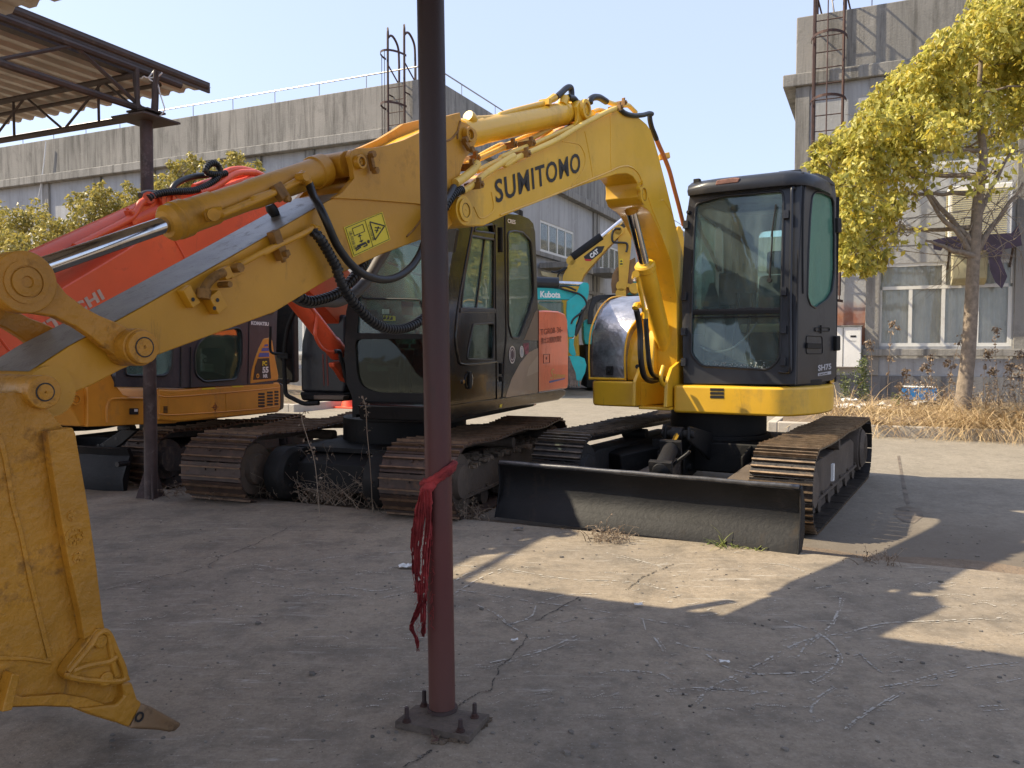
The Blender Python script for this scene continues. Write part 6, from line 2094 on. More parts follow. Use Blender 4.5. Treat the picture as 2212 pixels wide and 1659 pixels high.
# base sill
deck = [(-3.86, 6.05), (-2.87, 6.05), (-2.77, 6.12), (-2.765, 8.3), (-2.80, 8.6), (-2.95, 8.85), (-3.2, 9.0), (-3.86, 9.05)]
sl = [hs(x, y) for x, y in px('I', (990, 1665), (1005, 1640), (1400, 1590), (1905, 1515), (1940, 1530), (1935, 1570), (1880, 1610), (1400, 1690), (1050, 1760), (1000, 1790))]
m = MB(); m.prism(sl, F2.U * -.85); obj('deck_sill', m, M['gloss_black'], hx, bevel=.015)
# orange engine cover with rounded rear corner
oc = px('I', (1713, 888), (1800, 890), (1880, 895), (1930, 915), (1950, 960), (1958, 1200), (1958, 1480), (1950, 1515), (1713, 1548))
m = MB()
lp = [hs(x, y) for x, y in oc]
cc_ = sum(lp, V((0, 0, 0))) / len(lp)
m.loft([[p for p in lp], [p - F2.U * .06 + F2.Vv * .05 * ((F2.co(p)[1] - F2.co(cc_)[1]) > 0) for p in lp], [p - F2.U * .25 + F2.Vv * .13 * ((F2.co(p)[1] - F2.co(cc_)[1]) > 0) for p in lp], [p - F2.U * 1.6 + F2.Vv * .13 * ((F2.co(p)[1] - F2.co(cc_)[1]) > 0) for p in lp]])
og = obj('engine_cover', m, M['orange'], hx, bevel=.02, ang=50)
textpx('TGR08-36-', 'lettering', M['letter_red'], og, hs, *[px('I', q, (0, 0))[0] for q in ((1732, 1088), (1910, 1062), (1730, 1040))], bold=.0)
textpx('排ガス規制対策機', 'lettering', M['letter_red'], og, hs, *[px('I', q, (0, 0))[0] for q in ((1737, 1160), (1902, 1138), (1735, 1108))], bold=.01)
textpx('S', 'lettering', M['letter_gold'], og, hs, *[px('I', q, (0, 0))[0] for q in ((1810, 1440), (1838, 1436), (1813, 1358))], shear=.2)
textpx('Edition', 'lettering', M['letter_gold'], og, hs, *[px('I', q, (0, 0))[0] for q in ((1838, 1438), (1930, 1426), (1838, 1402))], bold=.02, shear=.2)
m = MB(); m.prism([hs(*q, US + .001) for q in px('I', (1805, 1455), (1928, 1432), (1928, 1440), (1805, 1472))], F2.U * .002); obj('underline_bar', m, M['blue'], og)
m = MB(); q4 = [hs(*q, US + .002) for q in px('I', (1757, 1243), (1806, 1240), (1806, 1308), (1757, 1312))]; m.tube(q4 + [q4[0]], .004, 6, cap=False)
c = hs(*px('I', (1780, 1272), (0, 0))[0], US); m.cyl(c, c + F2.U * .004, .016, n=14); obj('cover_lock', m, M['letter_red'], og)
# cab side panel
sp = px('I', (960, 1300), (955, 1100), (975, 800), (1010, 520), (1060, 240), (1090, 175), (1160, 140), (1300, 118), (1450, 112), (1560, 118), (1640, 150), (1675, 190), (1690, 260), (1700, 500), (1714, 900), (1716, 1545), (1400, 1590), (1010, 1648), (985, 1500))
sp3 = [hs(x, y) for x, y in sp]
h1 = rnd([hs(*q) for q in px('I', (1180, 288), (1285, 308), (1362, 318), (1358, 880), (1095, 868), (1120, 640))], .03, 3)
h2 = rnd([hs(*q) for q in px('I', (1190, 1000), (1345, 990), (1358, 1010), (1350, 1285), (1142, 1280), (1150, 1200))], .03, 3)
h3 = rnd([hs(*q) for q in px('I', (1470, 260), (1520, 248), (1590, 260), (1655, 330), (1672, 560), (1680, 760), (1640, 900), (1560, 1110), (1500, 1108), (1475, 1010))], .05, 4)
h0 = rnd([hs(*q) for q in px('I', (1215, 215), (1345, 195), (1362, 270), (1200, 250))], .02, 3)
m = MB(); m.holed(sp3, [h1, h2, h3, h0], F2.U * -.05); cs_ = obj('cab_side', m, GB, hx, bevel=.006)
m = MB()
for h in (h1, h2, h3, h0): m.tube(h + [h[0]], .010, 6, cap=False)
obj('window_seal', m, M['rubber'], cs_)
for h, g in ((h1, 'glass_green'), (h2, 'glass_dark'), (h3, 'glass_green'), (h0, 'glass_dark')):
    m = MB(); m.prism([p - F2.U * .02 for p in h], F2.U * -.005); obj('side_glass', m, M[g], cs_, flat=True)
m = MB()
a_ = [hs(*q, US + .002) for q in px('I', (1190, 215), (1150, 420), (1110, 640), (1070, 880), (1050, 1100), (1070, 1260), (1120, 1325), (1380, 1300))]
m.tube(smooth(a_, 5), .012, 8)
m.bar(hs(*px('I', (1375, 200), (0, 0))[0], US + .003), hs(*px('I', (1388, 1600), (0, 0))[0], US + .003), .05, .012, up=F2.U)
m.bar(hs(*px('I', (1085, 885), (0, 0))[0], US + .006), hs(*px('I', (1372, 893), (0, 0))[0], US + .006), .04, .016, up=F2.U)
m.bar(hs(*px('I', (1285, 310), (0, 0))[0], US - .015), hs(*px('I', (1215, 870), (0, 0))[0], US - .015), .022, .016, up=F2.U)
dt = obj('door_trim', m, M['gloss_black'], cs_, bevel=.004)
m = MB(); m.tube([hs(*q, US + .002) for q in px('I', (1448, 115), (1452, 560), (1458, 1100), (1440, 1300), (1425, 1590))], .008, 6)
obj('door_gap', m, M['ink'], cs_)
m = MB(); m.tube([hs(*q, US + .002) for q in px('I', (1716, 880), (1716, 1550))], .006, 6)
obj('door_gap', m, M['ink'], cs_)
for y0, y1 in ((1310, 1400), (1420, 1460), (220, 420)):
    m = MB(); m.bar(hs(*px('I', (1418, y0), (0, 0))[0], US + .012), hs(*px('I', (1418, y1), (0, 0))[0], US + .012), .035, .03, up=F2.U); obj('door_hinge', m, M['black'], cs_, bevel=.008)
c = hs(*px('I', (1155, 1447), (0, 0))[0], US)
m = MB(); m.lathe(c, F2.U, [(.001, 0), (.082, 0), (.080, .008), (.066, .010), (.060, .002), (.001, .002)], 30); hn = obj('door_handle', m, M['gloss_black'], cs_)
m = MB(); m.bar(c + V((0, 0, -.075)) + F2.U * .014, c + V((0, 0, .07)) + F2.U * .014, .05, .022, up=F2.U); obj('handle_lever', m, M['black'], hn, bevel=.008)
m = MB(); c2 = hs(*px('I', (1113, 1462), (0, 0))[0], US + .006); m.cyl(c2, c2 + F2.U * .006, .018, n=16); obj('key_lock', m, M['chrome'], hn)
textpx('CRES', 'lettering', M['letter_white'], cs_, hs, *[px('I', q, (0, 0))[0] for q in ((1467, 183), (1530, 195), (1467, 150))], bold=.02)
# swoosh
m = MB(); m.prism([hs(*q, US + .001) for q in px('I', (1452, 1588), (1500, 1440), (1570, 1310), (1640, 1225), (1713, 1190), (1713, 1548))], F2.U * .0015); obj('tan_panel', m, M['tan'], cs_)
m = MB(); m.prism([hs(*q, US + .0026) for q in px('I', (1620, 1420), (1640, 1340), (1713, 1250), (1713, 1380), (1650, 1410))], F2.U * .001); obj('tan_inset', m, mat('tan_light', (.38, .30, .23), .4, coat=.2), cs_)  # paler tan patch inside the swoosh
m = MB(); m.prism([hs(*q, US + .001) for q in px('I', (1600, 1125), (1713, 1130), (1713, 880), (1690, 900))], F2.U * .0015); obj('tan_corner', m, mat('bronze_corner', (.13, .085, .055), .4, coat=.2), cs_)
badge(cs_, hs(*px('I', (1505, 1245), (0, 0))[0], US + .002), .088, M['letter_white'], M['plum'], F2.U)
badge(cs_, hs(*px('I', (1581, 1220), (0, 0))[0], US + .002), .060, M['letter_white'], M['door_sticker'], F2.U)
m = MB(); m.prism([hs(*q, US + .001) for q in px('I', (1590, 1155), (1638, 1148), (1638, 1240), (1612, 1243))], F2.U * .001); obj('torn_sticker', m, mat('torn_sticker', (.22, .06, .09), .6, var=.9, vs_=30), cs_)
m = MB(); m.prism([hs(*q, US + .003) for q in px('I', (1408, 1645), (1424, 1642), (1420, 1668), (1404, 1668))], F2.U * .001); obj('anchor_sticker', m, M['decal_y'], cs_)
# cab front
P0h = F2(-3.82, 5.98, .75); ezh = V((0, 0, 1))
def hfr(x, y): return F2.hv(x, y, 6.02)
fo = [hfr(*q) for q in px('I', (245, 1655), (175, 1480), (155, 1250), (170, 900), (215, 700), (255, 560), (330, 330), (400, 200), (640, 130), (960, 130), (1060, 240), (1010, 520), (975, 800), (960, 1100), (975, 1350), (1005, 1650))]
fh1 = rnd([hfr(*q) for q in px('I', (275, 1070), (258, 1075), (270, 800), (330, 520), (430, 300), (900, 260), (965, 300), (940, 600), (920, 900), (915, 1080))], .05, 4)
fh2 = rnd([hfr(*q) for q in px('I', (240, 1118), (915, 1120), (920, 1400), (935, 1560), (400, 1548), (290, 1500), (255, 1400))], .06, 4)
m = MB(); m.holed(fo, [fh1, fh2], F2.Vv * .05); ff = obj('cab_front', m, M['black'], hx, bevel=.008)
for h, g in ((fh1, 'glass_clear'), (fh2, 'glass_dark')):
    m = MB(); m.prism([p + F2.Vv * .02 for p in h], F2.Vv * .005); obj('windshield', m, M[g], ff, flat=True)
m = MB()
wq = [hfr(*q) + F2.Vv * .012 for q in px('I', (300, 780), (330, 792), (720, 800), (760, 830), (785, 900), (800, 960))]
m.tube(smooth(wq, 4), .009, 6)
m.bar(hfr(*px('I', (240, 1105), (0, 0))[0]) - F2.Vv * .01, hfr(*px('I', (918, 1108), (0, 0))[0]) - F2.Vv * .01, .018, .02)
m.bar(hfr(*px('I', (370, 475), (0, 0))[0]) + F2.Vv * .3, hfr(*px('I', (780, 640), (0, 0))[0]) + F2.Vv * .3, .02, .02)
obj('inner_rail', m, M['black'], ff)
m = MB(); m.prism([hfr(*q) + F2.Vv * .03 for q in px('I', (600, 812), (692, 815), (692, 928), (602, 925))], F2.Vv * .01); obj('dark_label', m, M['ink'], ff)
m = MB(); m.prism([hfr(*q) + F2.Vv * .03 for q in px('I', (455, 928), (550, 932), (552, 970), (458, 968))], F2.Vv * .005); obj('caution_label', m, M['decal_y'], ff)
m = MB()
for q in ((470, 945), (498, 948), (525, 950)): c = hfr(*px('I', q, (0, 0))[0]) + F2.Vv * .028; m.prism([c + V((-.02, 0, -.014)), c + V((.02, 0, -.014)), c + V((0, 0, .02))], F2.Vv * -.001)
obj('caution_symbol', m, M['ink'], ff)
m = MB()
for i in range(3):
    a = 445 + i * 20
    m.prism([hfr(*q) + F2.Vv * .03 for q in px('I', (a, 875), (a + 16, 876), (a + 16, 915), (a, 914))], F2.Vv * .004)
obj('paper_label', m, M['paper'], ff)
# skirt below the front
m = MB(); m.prism([hfr(*q) for q in px('I', (245, 1640), (1005, 1640), (1000, 1790), (985, 1800), (300, 1790), (270, 1700))], F2.Vv * 2.2); obj('front_skirt', m, M['black'], hx, bevel=.02)
# roof and back and far side
zr = F2.hu(*px('I', (1450, 112), (0, 0))[0], US).z
def r2(ins, z): return [F2(-3.3 + (u + 3.3) * (1 - ins), 7.1 + (v - 7.1) * (1 - ins), z) for u, v in [(-3.78, 6.12), (-2.86, 6.12), (-2.78, 6.25), (-2.775, 8.05), (-2.86, 8.18), (-3.78, 8.18)]]
m = MB(); m.loft([r2(0, zr - .06), r2(-.01, zr - .02), r2(0, zr + .03), r2(.06, zr + .07), r2(.3, zr + .085)]); obj('cab_roof', m, M['cab'], hx, ang=60)
m = MB(); m.box(F2(-2.95, 8.05, zr + .12), F2.U * .05, F2.Vv * .05, V((0, 0, .06))); obj('work_lamp', m, M['black'], hx, bevel=.01)
bk_ = [F2(-3.80, 8.16, .75), F2(-2.80, 8.16, .75), F2(-2.80, 8.16, zr - .04), F2(-3.80, 8.16, zr - .04)]
bh = rnd([F2(-3.70, 8.16, 1.12), F2(-2.88, 8.16, 1.12), F2(-2.95, 8.16, zr - .3), F2(-3.68, 8.16, zr - .3)], .06)
m = MB(); m.holed(bk_, [bh], F2.Vv * -.04); o = obj('cab_back', m, M['black'], hx)
m = MB(); m.prism([p - F2.Vv * .01 for p in bh], F2.Vv * -.005); obj('back_glass', m, M['glass_green'], o, flat=True)
fs_ = [F2(-3.80, v, z) for v, z in ((6.12, .75), (8.14, .75), (8.14, zr - .04), (6.4, zr - .04), (6.12, 1.8))]
fh_ = rnd([F2(-3.80, v, z) for v, z in ((6.3, 1.15), (7.9, 1.15), (7.9, zr - .25), (6.6, zr - .25), (6.32, 1.8))], .06)
m = MB(); m.holed(fs_, [fh_], F2.U * .04); o = obj('cab_far_side', m, M['black'], hx)
m = MB(); m.prism([p + F2.U * .01 for p in fh_], F2.U * .005); obj('side_glass', m, M['glass_green'], o, flat=True)
m = MB(); m.fbox(F2, -3.78, -2.83, 6.1, 8.1, .78, .86); obj('cab_floor', m, M['black'], hx)
m = MB(); m.fbox(F2, -3.5, -3.05, 7.2, 7.75, 1.15, 1.3); o = obj('operator_seat', m, M['seat'], hx, bevel=.05)
m = MB(); m.prism([F2(-3.5, v, z) for v, z in ((7.6, 1.3), (7.75, 1.85), (7.86, 1.85), (7.78, 1.3))], F2.U * .46); obj('backrest', m, M['seat'], o, bevel=.05)
m = MB(); m.prism([F2(-3.4, v, z) for v, z in ((7.72, 1.88), (7.76, 2.16), (7.84, 2.16), (7.82, 1.88))], F2.U * .28); obj('headrest', m, M['seat'], o, bevel=.05)
m = MB(); m.fbox(F2, -3.42, -3.12, 7.25, 7.7, .86, 1.15)
obj('seat_base', m, M['black'], o)
m = MB(); m.fbox(F2, -3.77, -3.58, 6.7, 7.9, .86, 1.35); m.prism([F2(-3.76, 6.15, 1.25), F2(-3.76, 6.25, 1.72), F2(-3.76, 6.45, 1.60), F2(-3.76, 6.9, 1.15)], F2.U * .14); m.fbox(F2, -2.98, -2.86, 7.1, 7.8, .86, 1.4)
obj('control_console', m, M['black'], hx, bevel=.03)
for u in (-3.40, -3.28):
    m = MB(); m.tube(smooth([F2(u, 6.25, .86), F2(u, 6.25, 1.15), F2(u + .02, 6.30, 1.35)], 4), .012, 8); m.box(F2(u + .02, 6.3, 1.38), F2.U * .04, F2.Vv * .02, V((0, 0, .018))); obj('travel_lever', m, M['black'], hx)
for u in (-3.55, -3.0):
    m = MB(); m.tube([F2(u, 6.95, 1.3), F2(u, 6.9, 1.5)], [.05, .012], 10); m.tube([F2(u, 6.9, 1.48), F2(u, 6.88, 1.62)], .026, 10); obj('joystick', m, M['black'], hx)
# bonnet right of the seat seen behind glass, rear body
m = MB(); m.fbox(F2, -4.42, -3.92, 7.5, 8.8, .72, 1.55); obj('rear_body', m, M['black'], hx, bevel=.05)
m = MB(); m.fbox(F2, -3.9, -2.95, 8.2, 8.75, .7, 1.15); obj('rear_block', m, M['orange'], hx, bevel=.04)
# red boom of this machine
UB2 = -4.20; BT2 = .36
def h2b(x, y, u=UB2): return F2.hu(x, y, u)
bo = [(-80, 745), (0, 702), (140, 619), (274, 539), (360, 478), (415, 440), (470, 408), (516, 388), (545, 380), (577, 384), (600, 402), (625, 428), (648, 450), (700, 518), (764, 597), (795, 660), (810, 730), (812, 780), (790, 790), (768, 760), (746, 713), (696, 659), (640, 600), (590, 575), (520, 585), (400, 640), (200, 745), (60, 850), (-80, 940)]
m = MB(); m.prism([h2b(x, y) for x, y in bo], F2.U * -BT2)
rb_ = obj('boom', m, RD, hx, bevel=.01)
m = MB()
m.tube(smooth([h2b(*q, UB2 + .002) for q in px('A', (1380, 680), (1450, 800), (1520, 940))], 4), .007, 6)
m.tube(smooth([h2b(*q, UB2 + .002) for q in px('B', (0, 710), (60, 790), (140, 880))], 4), .007, 6)
m.tube(smooth([h2b(*q, UB2 + .002) for q in px('A', (1730, 790), (1850, 690), (2000, 640), (2120, 620))], 4), .005, 6)
obj('weld_bead', m, RD, rb_)
textpx('HITACHI', 'lettering', M['letter_grey'], rb_, h2b, *[px('B', q, (0, 0))[0] for q in ((262, 745), (842, 392), (208, 660))], bold=.045, spacing=1.12)
# flange above the boom for the arm cylinder
m = MB()
fl = px('A', (1060, 490), (1180, 420), (1270, 360), (1480, 350), (1700, 290), (1900, 170), (2060, 160), (2150, 230), (2160, 320), (1500, 560), (1200, 560))
m.prism([h2b(*q, UB2 - .10) for q in fl], F2.U * -.04); m.prism([h2b(*q, UB2 - .26) for q in fl], F2.U * -.04)
obj('lug_plate', m, RD, rb_, bevel=.005)
pinboss(rb_, h2b(*px('A', (1350, 425), (0, 0))[0], UB2 - .10), F2.U, .095, .04, RD)
for k_, (q, u) in enumerate(((((1760, 215), (1850, 165), (1950, 155), (2060, 185), (2160, 230)), UB2 - .05), (((1560, 300), (1700, 250), (1850, 200), (2000, 175), (2110, 240)), UB2 - .15), (((1600, 340), (1720, 300), (1900, 190), (2050, 180)), UB2 - .02))):
    m = MB(); m.tube(smooth([h2b(*p, u) for p in px('A', *q)], 6), .026, 10); obj('steel_pipe', m, RD, rb_)
A1 = h2b(*px('A', (1350, 425), (0, 0))[0], UB2 - .18); B1 = h2b(*px('A', (-150, 1130), (0, 0))[0], UB2 - .18)
dq = (B1 - A1).normalized(); Lq = (B1 - A1).length
m = MB(); m.lathe(A1 + dq * .12, dq, [(.05, 0), (.085, .01), (.098, .03), (.094, .08), (.090, .10), (.090, Lq * .8)], 32)
rc = obj('arm_cylinder', m, RD, hx)
m = MB(); m.cyl(A1 - F2.U * .12, A1 + F2.U * .12, .08); m.cyl(A1, A1 + dq * .14, .05); obj('pin_eye', m, RD, rc)
m = MB()
m.tube(smooth([h2b(*q, UB2 - .05) for q in px('A', (600, 780), (800, 680), (1030, 560), (1090, 500), (1130, 430), (1190, 395))], 6), .024, 10)
m.cyl(h2b(*px('A', (1180, 410), (0, 0))[0], UB2 - .12), h2b(*px('A', (1200, 380), (0, 0))[0], UB2 - .02), .04, n=10)
obj('steel_pipe', m, RD, rc)
clamp(rc, h2b(*px('A', (1050, 540), (0, 0))[0], UB2 - .06), dq, F2.U, .05, RD)
hose(hx, [h2b(*q, UB2 - .02) for q in px('A', (1200, 385), (1280, 350), (1400, 335), (1560, 325), (1690, 270), (1770, 190), (1750, 120), (1700, 108), (1655, 150), (1680, 190), (1770, 195), (1820, 185))], .021, ribbed=True)
hose(hx, [h2b(*q, UB2 - .10) for q in px('A', (1380, 320), (1420, 270), (1530, 220), (1680, 200))], .022)
hose(hx, [h2b(*q, UB2 - .08) for q in px('A', (1130, 370), (1180, 350), (1250, 350), (1330, 345))], .024)
m = MB(); m.prism([h2b(*q, UB2 - .03) for q in px('A', (1775, 300), (1850, 280), (1940, 290), (1840, 325), (1790, 330))], F2.U * -.1); obj('work_lamp', m, M['steel'], hx, bevel=.01)
# lift cylinder
def h2c(x, y, u=-4.05): return F2.hu(x, y, u)
ca, cb2 = h2c(*px('Q', (560, 150), (0, 0))[0]), h2c(*px('Q', (1090, 820), (0, 0))[0])
dq = (cb2 - ca).normalized(); Lq = (cb2 - ca).length
m = MB(); m.lathe(ca - dq * .25, dq, [(.06, 0), (.078, .01), (.078, Lq + .05), (.088, Lq + .07), (.088, Lq + .2), (.06, Lq + .24)], 32)
l2 = obj('lift_cylinder', m, RD, hx)
m = MB(); m.tube(smooth([h2c(*q, -3.97) for q in px('Q', (540, 60), (640, 150), (730, 240), (790, 330), (795, 430), (785, 560), (810, 640), (860, 720), (930, 770), (1040, 780))], 6), .014, 8)
obj('steel_pipe', m, RD, l2)
m = MB(); m.prism([h2c(*q, -4.0) for q in px('Q', (1010, 910), (1080, 890), (1160, 960), (1200, 1150), (1150, 1130), (1060, 990), (1020, 960))], F2.U * -.06); obj('foot_bracket', m, RD, l2, bevel=.01)
hose(l2, [h2c(*q, -3.95) for q in px('Q', (1030, 770), (1080, 780), (1100, 860), (1130, 960), (1150, 1060), (1180, 1160))], .020)
# right hand deck with tank cover, step and hand rail
UD = -4.62
def h2d(x, y, u=UD): return F2.hu(x, y, u)
VD = 6.55
def h2v(x, y, v=VD): return F2.hv(x, y, v)
m = MB(); m.prism([h2v(*q) for q in px('Q', (608, 1262), (605, 900), (620, 640), (670, 440), (760, 320), (960, 318), (1150, 330), (1150, 1180), (1130, 1280))], F2.Vv * .25)
tc_ = obj('tank_cover', m, M['cab'], hx, bevel=.03)
m = MB()
for x0, x1 in ((880, 900), (925, 950)):
    m.prism([h2v(*q, VD - .001) for q in px('Q', (x0 - 10, 800), (x0 + 8, 800), (x1 + 0, 1180), (x0 + 8, 1190))], F2.Vv * -.0015)
obj('red_stripe', m, M['letter_red'], tc_)  # reflection of the red cylinder, painted on as two streaks
m = MB(); m.prism([h2v(*q, VD - .03) for q in px('Q', (590, 1262), (1145, 1275), (1118, 1375), (800, 1372), (620, 1365))], F2.Vv * .28); st_ = obj('side_deck', m, M['black'], hx, bevel=.02)
m = MB(); m.prism([h2v(*q, VD - .14) for q in px('Q', (765, 1300), (1136, 1305), (1120, 1360), (765, 1352))], F2.Vv * .10); obj('step', m, mat('step_alloy', (.16, .12, .09), .6, .3, var=.3), st_, bevel=.008)
m = MB()
m.tube(smooth([h2v(*q, VD - .2) for q in px('Q', (560, 250), (520, 330), (470, 450), (435, 600), (415, 800), (415, 1000), (425, 1200), (440, 1290), (520, 1340), (660, 1400), (830, 1395))], 6), .021, 10)
m.tube(smooth([h2v(*q, VD - .22) for q in px('Q', (248, 470), (245, 600), (243, 730), (270, 790), (380, 805), (460, 812))], 5), .013, 8)
m.box(h2v(*px('Q', (415, 825), (0, 0))[0], VD - .2), F2.U * .06, F2.Vv * .03, V((0, 0, .025)))
m.tube([h2v(*q, VD - .2) for q in px('Q', (330, 150), (290, 220), (265, 300))], .016, 8)
obj('hand_rail', m, M['black'], hx)

# ------------------------------------------------------------------ yellow and grey mini excavator at left
kx = thing('excavator', 'small excavator with ochre skirt and dark purple grey cab, furthest left', 'excavator', F3(-7.1, 7.2, GY), 'excavators parked in the yard')
KY = M['k_yellow']
UK3 = -5.96
def h3(x, y, u=UK3): return F3.hu(x, y, u)
for u0, u1 in ((-6.45, -6.05), (-8.0, -7.6)):
    track(F3, kx, u0, u1, 5.85, 8.5, GY, .55, M['rust_track'], M['chassis'], pitch=.15, grs=2, slack=.04, barmat=bpy.data.materials['bar_rust'], rollers=5)
skk = px('J', (960, 120), (1130, 128), (1330, 112), (2030, 62), (2045, 90), (2045, 290), (2030, 330), (1430, 392), (1130, 420), (960, 405))
pts = [h3(*q) for q in skk]
m = MB(); m.prism(pts, F3.U * -1.9); ks = obj('lower_skirt', m, KY, kx, bevel=.035, seg=3)
m = MB()
for q in (((960, 185), (1130, 190), (1800, 135), (2030, 112)), ((960, 345), (1130, 352), (1800, 305), (2030, 275))):
    m.tube(smooth([h3(*p, UK3 + .001) for p in px('J', *q)], 4), .006, 6)
m.tube([h3(*p, UK3 + .001) for p in px('J', (1555, 165), (1560, 330))], .003, 6)
obj('panel_crease', m, KY, ks)
m = MB()
for (x0, x1) in ((1842, 1900), (1920, 1972), (1986, 2022)):
    for j in range(5):
        y = 168 + j * 27 - (x0 - 1842) * .09 - (3 if x0 > 1900 else 0) * 2
        m.prism(rnd([h3(*q, UK3 + .0015) for q in px('J', (x0, y - 8), (x1, y - 10), (x1, y + 9), (x0, y + 9))], .02, 3), F3.U * .002)
for j in range(5):
    y = 282 + j * 12
    m.prism([h3(*q, UK3 + .0015) for q in px('J', (1004, y - 4), (1040, y - 4), (1040, y + 4), (1004, y + 4))], F3.U * .002)
obj('vent_slot', m, M['ink'], ks)
m = MB(); m.prism([h3(*q, UK3 + .001) for q in px('J', (1340, 118), (1450, 110), (1470, 122), (1345, 132))], F3.U * .002); m.prism([h3(*q, UK3 + .001) for q in px('J', (1600, 98), (1700, 94), (1715, 104), (1620, 110))], F3.U * .002); obj('yellow_patch', m, M['decal_y'], ks)
m = MB()
c = h3(*px('J', (1462, 285), (0, 0))[0], UK3 + .002); m.ring(c, F3.U, .022, .028, .001, 20)
for d_ in (V((0, 0, 1)), F3.Vv): m.bar(c - d_ * .05, c + d_ * .05, .005, .002, up=F3.U)
obj('lifting_mark', m, M['letter_red'], ks)
m = MB(); m.prism([h3(*q) for q in px('J', (2030, 62), (2070, 75), (2080, 180), (2078, 300), (2030, 325))], F3.U * -1.9); obj('rear_bumper', m, M['cab'], kx, bevel=.03)
# yellow front box and boom swing bracket
fb_ = px('T', (1150, 150), (1480, 0), (1560, 170), (1720, 300), (2212, 410), (2212, 660), (1660, 660), (1180, 690), (900, 670), (1160, 690))
m = MB(); m.prism([h3(*q, UK3 - .02) for q in px('T', (1155, 120), (1470, -10), (1540, 140), (1640, 260), (1800, 300), (2330, 300), (2350, 640), (1660, 668), (1165, 690))], F3.U * -.5); fx = obj('front_frame', m, KY, kx, bevel=.01)
m = MB(); m.tube(smooth([h3(*q, UK3 - .018) for q in px('J', (500, 420), (500, 290), (530, 225), (600, 208), (820, 210))], 5), .012, 8); obj('raised_bead', m, KY, fx)
m = MB(); m.prism([h3(*q, UK3 - .018) for q in px('J', (702, 295), (782, 295), (782, 350), (702, 350))], F3.U * .002); lb = obj('rating_plate', m, M['ink'], fx)
m = MB(); m.prism([h3(*q, UK3 - .015) for q in px('J', (745, 302), (776, 302), (776, 325), (745, 325))], F3.U * .001); obj('plate_label', m, M['letter_white'], lb)
m = MB(); m.prism([h3(*q, UK3 - .06) for q in px('T', (900, 250), (1080, 170), (1150, 140), (1160, 690), (1075, 680), (1010, 550), (930, 430), (890, 380), (885, 300))], F3.U * -.35); sb = obj('swing_bracket', m, KY, kx, bevel=.012)
pinboss(sb, h3(*px('T', (988, 322), (0, 0))[0], UK3 - .06), F3.U, .05, .025, KY)
m = MB(); m.prism([h3(*q, UK3 - .30) for q in px('T', (780, 380), (890, 480), (960, 680), (880, 680), (840, 520))], F3.U * -.3); obj('bracket_cheek', m, mat('cheek_brown', (.16, .09, .05), .6), kx, bevel=.01)  # cheek in one even brown
# cab
cg = mat('cab_plum_grey', (.050, .050, .057), .45, var=.2, dirt=(.13, .11, .11), ds=3, damt=.5, streak=True, bump=.1, coat=.04, spec=.3)
kc = px('B', (930, 1100), (940, 700), (1000, 480), (1250, 200), (1400, 130), (1960, 110), (2200, 130)) + [(603, 560), (601, 640), (598, 700), (596, 780)] + px('B', (2212, 900), (2200, 1075), (1540, 1105))
kh1 = rnd([h3(*q) for q in px('B', (1570, 1000), (1565, 820), (1600, 740), (1700, 660), (1900, 625), (1935, 640), (1945, 700), (1945, 900), (1900, 1040), (1640, 1060))], .05, 4)
kh2 = rnd([h3(*q) for q in px('B', (1010, 1000), (1020, 600), (1180, 350), (1385, 330), (1390, 800), (1380, 960), (1330, 1010), (1050, 1010))], .05, 4)
kh3 = rnd([h3(*q) for q in px('B', (1560, 560), (1600, 330), (1680, 230), (2150, 220), (2190, 260), (2185, 470), (2010, 520), (1700, 560))], .05, 4)
m = MB(); m.holed([h3(*q) for q in kc], [kh1, kh2, kh3], F3.U * -.05); kcs = obj('cab_side', m, cg, kx, bevel=.006)
for h, g in ((kh1, 'glass_dark'), (kh2, 'glass_clear'), (kh3, 'glass_green')):
    m = MB(); m.prism([p - F3.U * .02 for p in h], F3.U * -.005); obj('side_glass', m, M[g], kcs, flat=True)
    m = MB(); m.tube(h + [h[0]], .012, 6, cap=False); obj('window_seal', m, M['rubber'], kcs)
for q4, r_ in ((((1455, 780), (1453, 1100)), .010), (((1535, 780), (1533, 1100)), .010), (((2005, 520), (1995, 1075)), .006), (((2005, 522), (2195, 505)), .014)):
    m = MB(); m.tube([h3(*q, UK3 + .002) for q in px('B', *q4)], r_, 6)
    obj('door_gap', m, M['ink'], kcs)
textpx('KOMATSU', 'lettering', M['letter_white'], kcs, h3, *[px('B', q, (0, 0))[0] for q in ((2018, 602), (2160, 612), (2018, 570))], bold=.055)
m = MB(); m.prism([h3(*q, UK3 - .035) for q in px('B', (1620, 790), (1812, 785), (1812, 1010), (1740, 985), (1620, 975))], F3.U * -.01); ip = obj('inner_panel', m, mat('inner_panel_grey', (.24, .24, .23), .6, var=.2), kx)
m = MB(); m.prism([h3(*q, UK3 - .03) for q in px('B', (1622, 830), (1664, 850), (1664, 915), (1650, 970), (1622, 975))], F3.U * -.003); o = obj('white_label', m, M['letter_white'], ip)
textpx('C', 'lettering', M['ink'], o, lambda x, y: h3(x, y, UK3 - .029), *[px('B', q, (0, 0))[0] for q in ((1632, 912), (1660, 912), (1632, 868))], bold=.03)
m = MB(); m.prism([h3(*q, UK3 - .028) for q in px('B', (1648, 920), (1716, 915), (1716, 975), (1650, 980))], F3.U * -.003); obj('pale_label', m, mat('pale_note', (.50, .52, .40), .7, bump=0), ip)
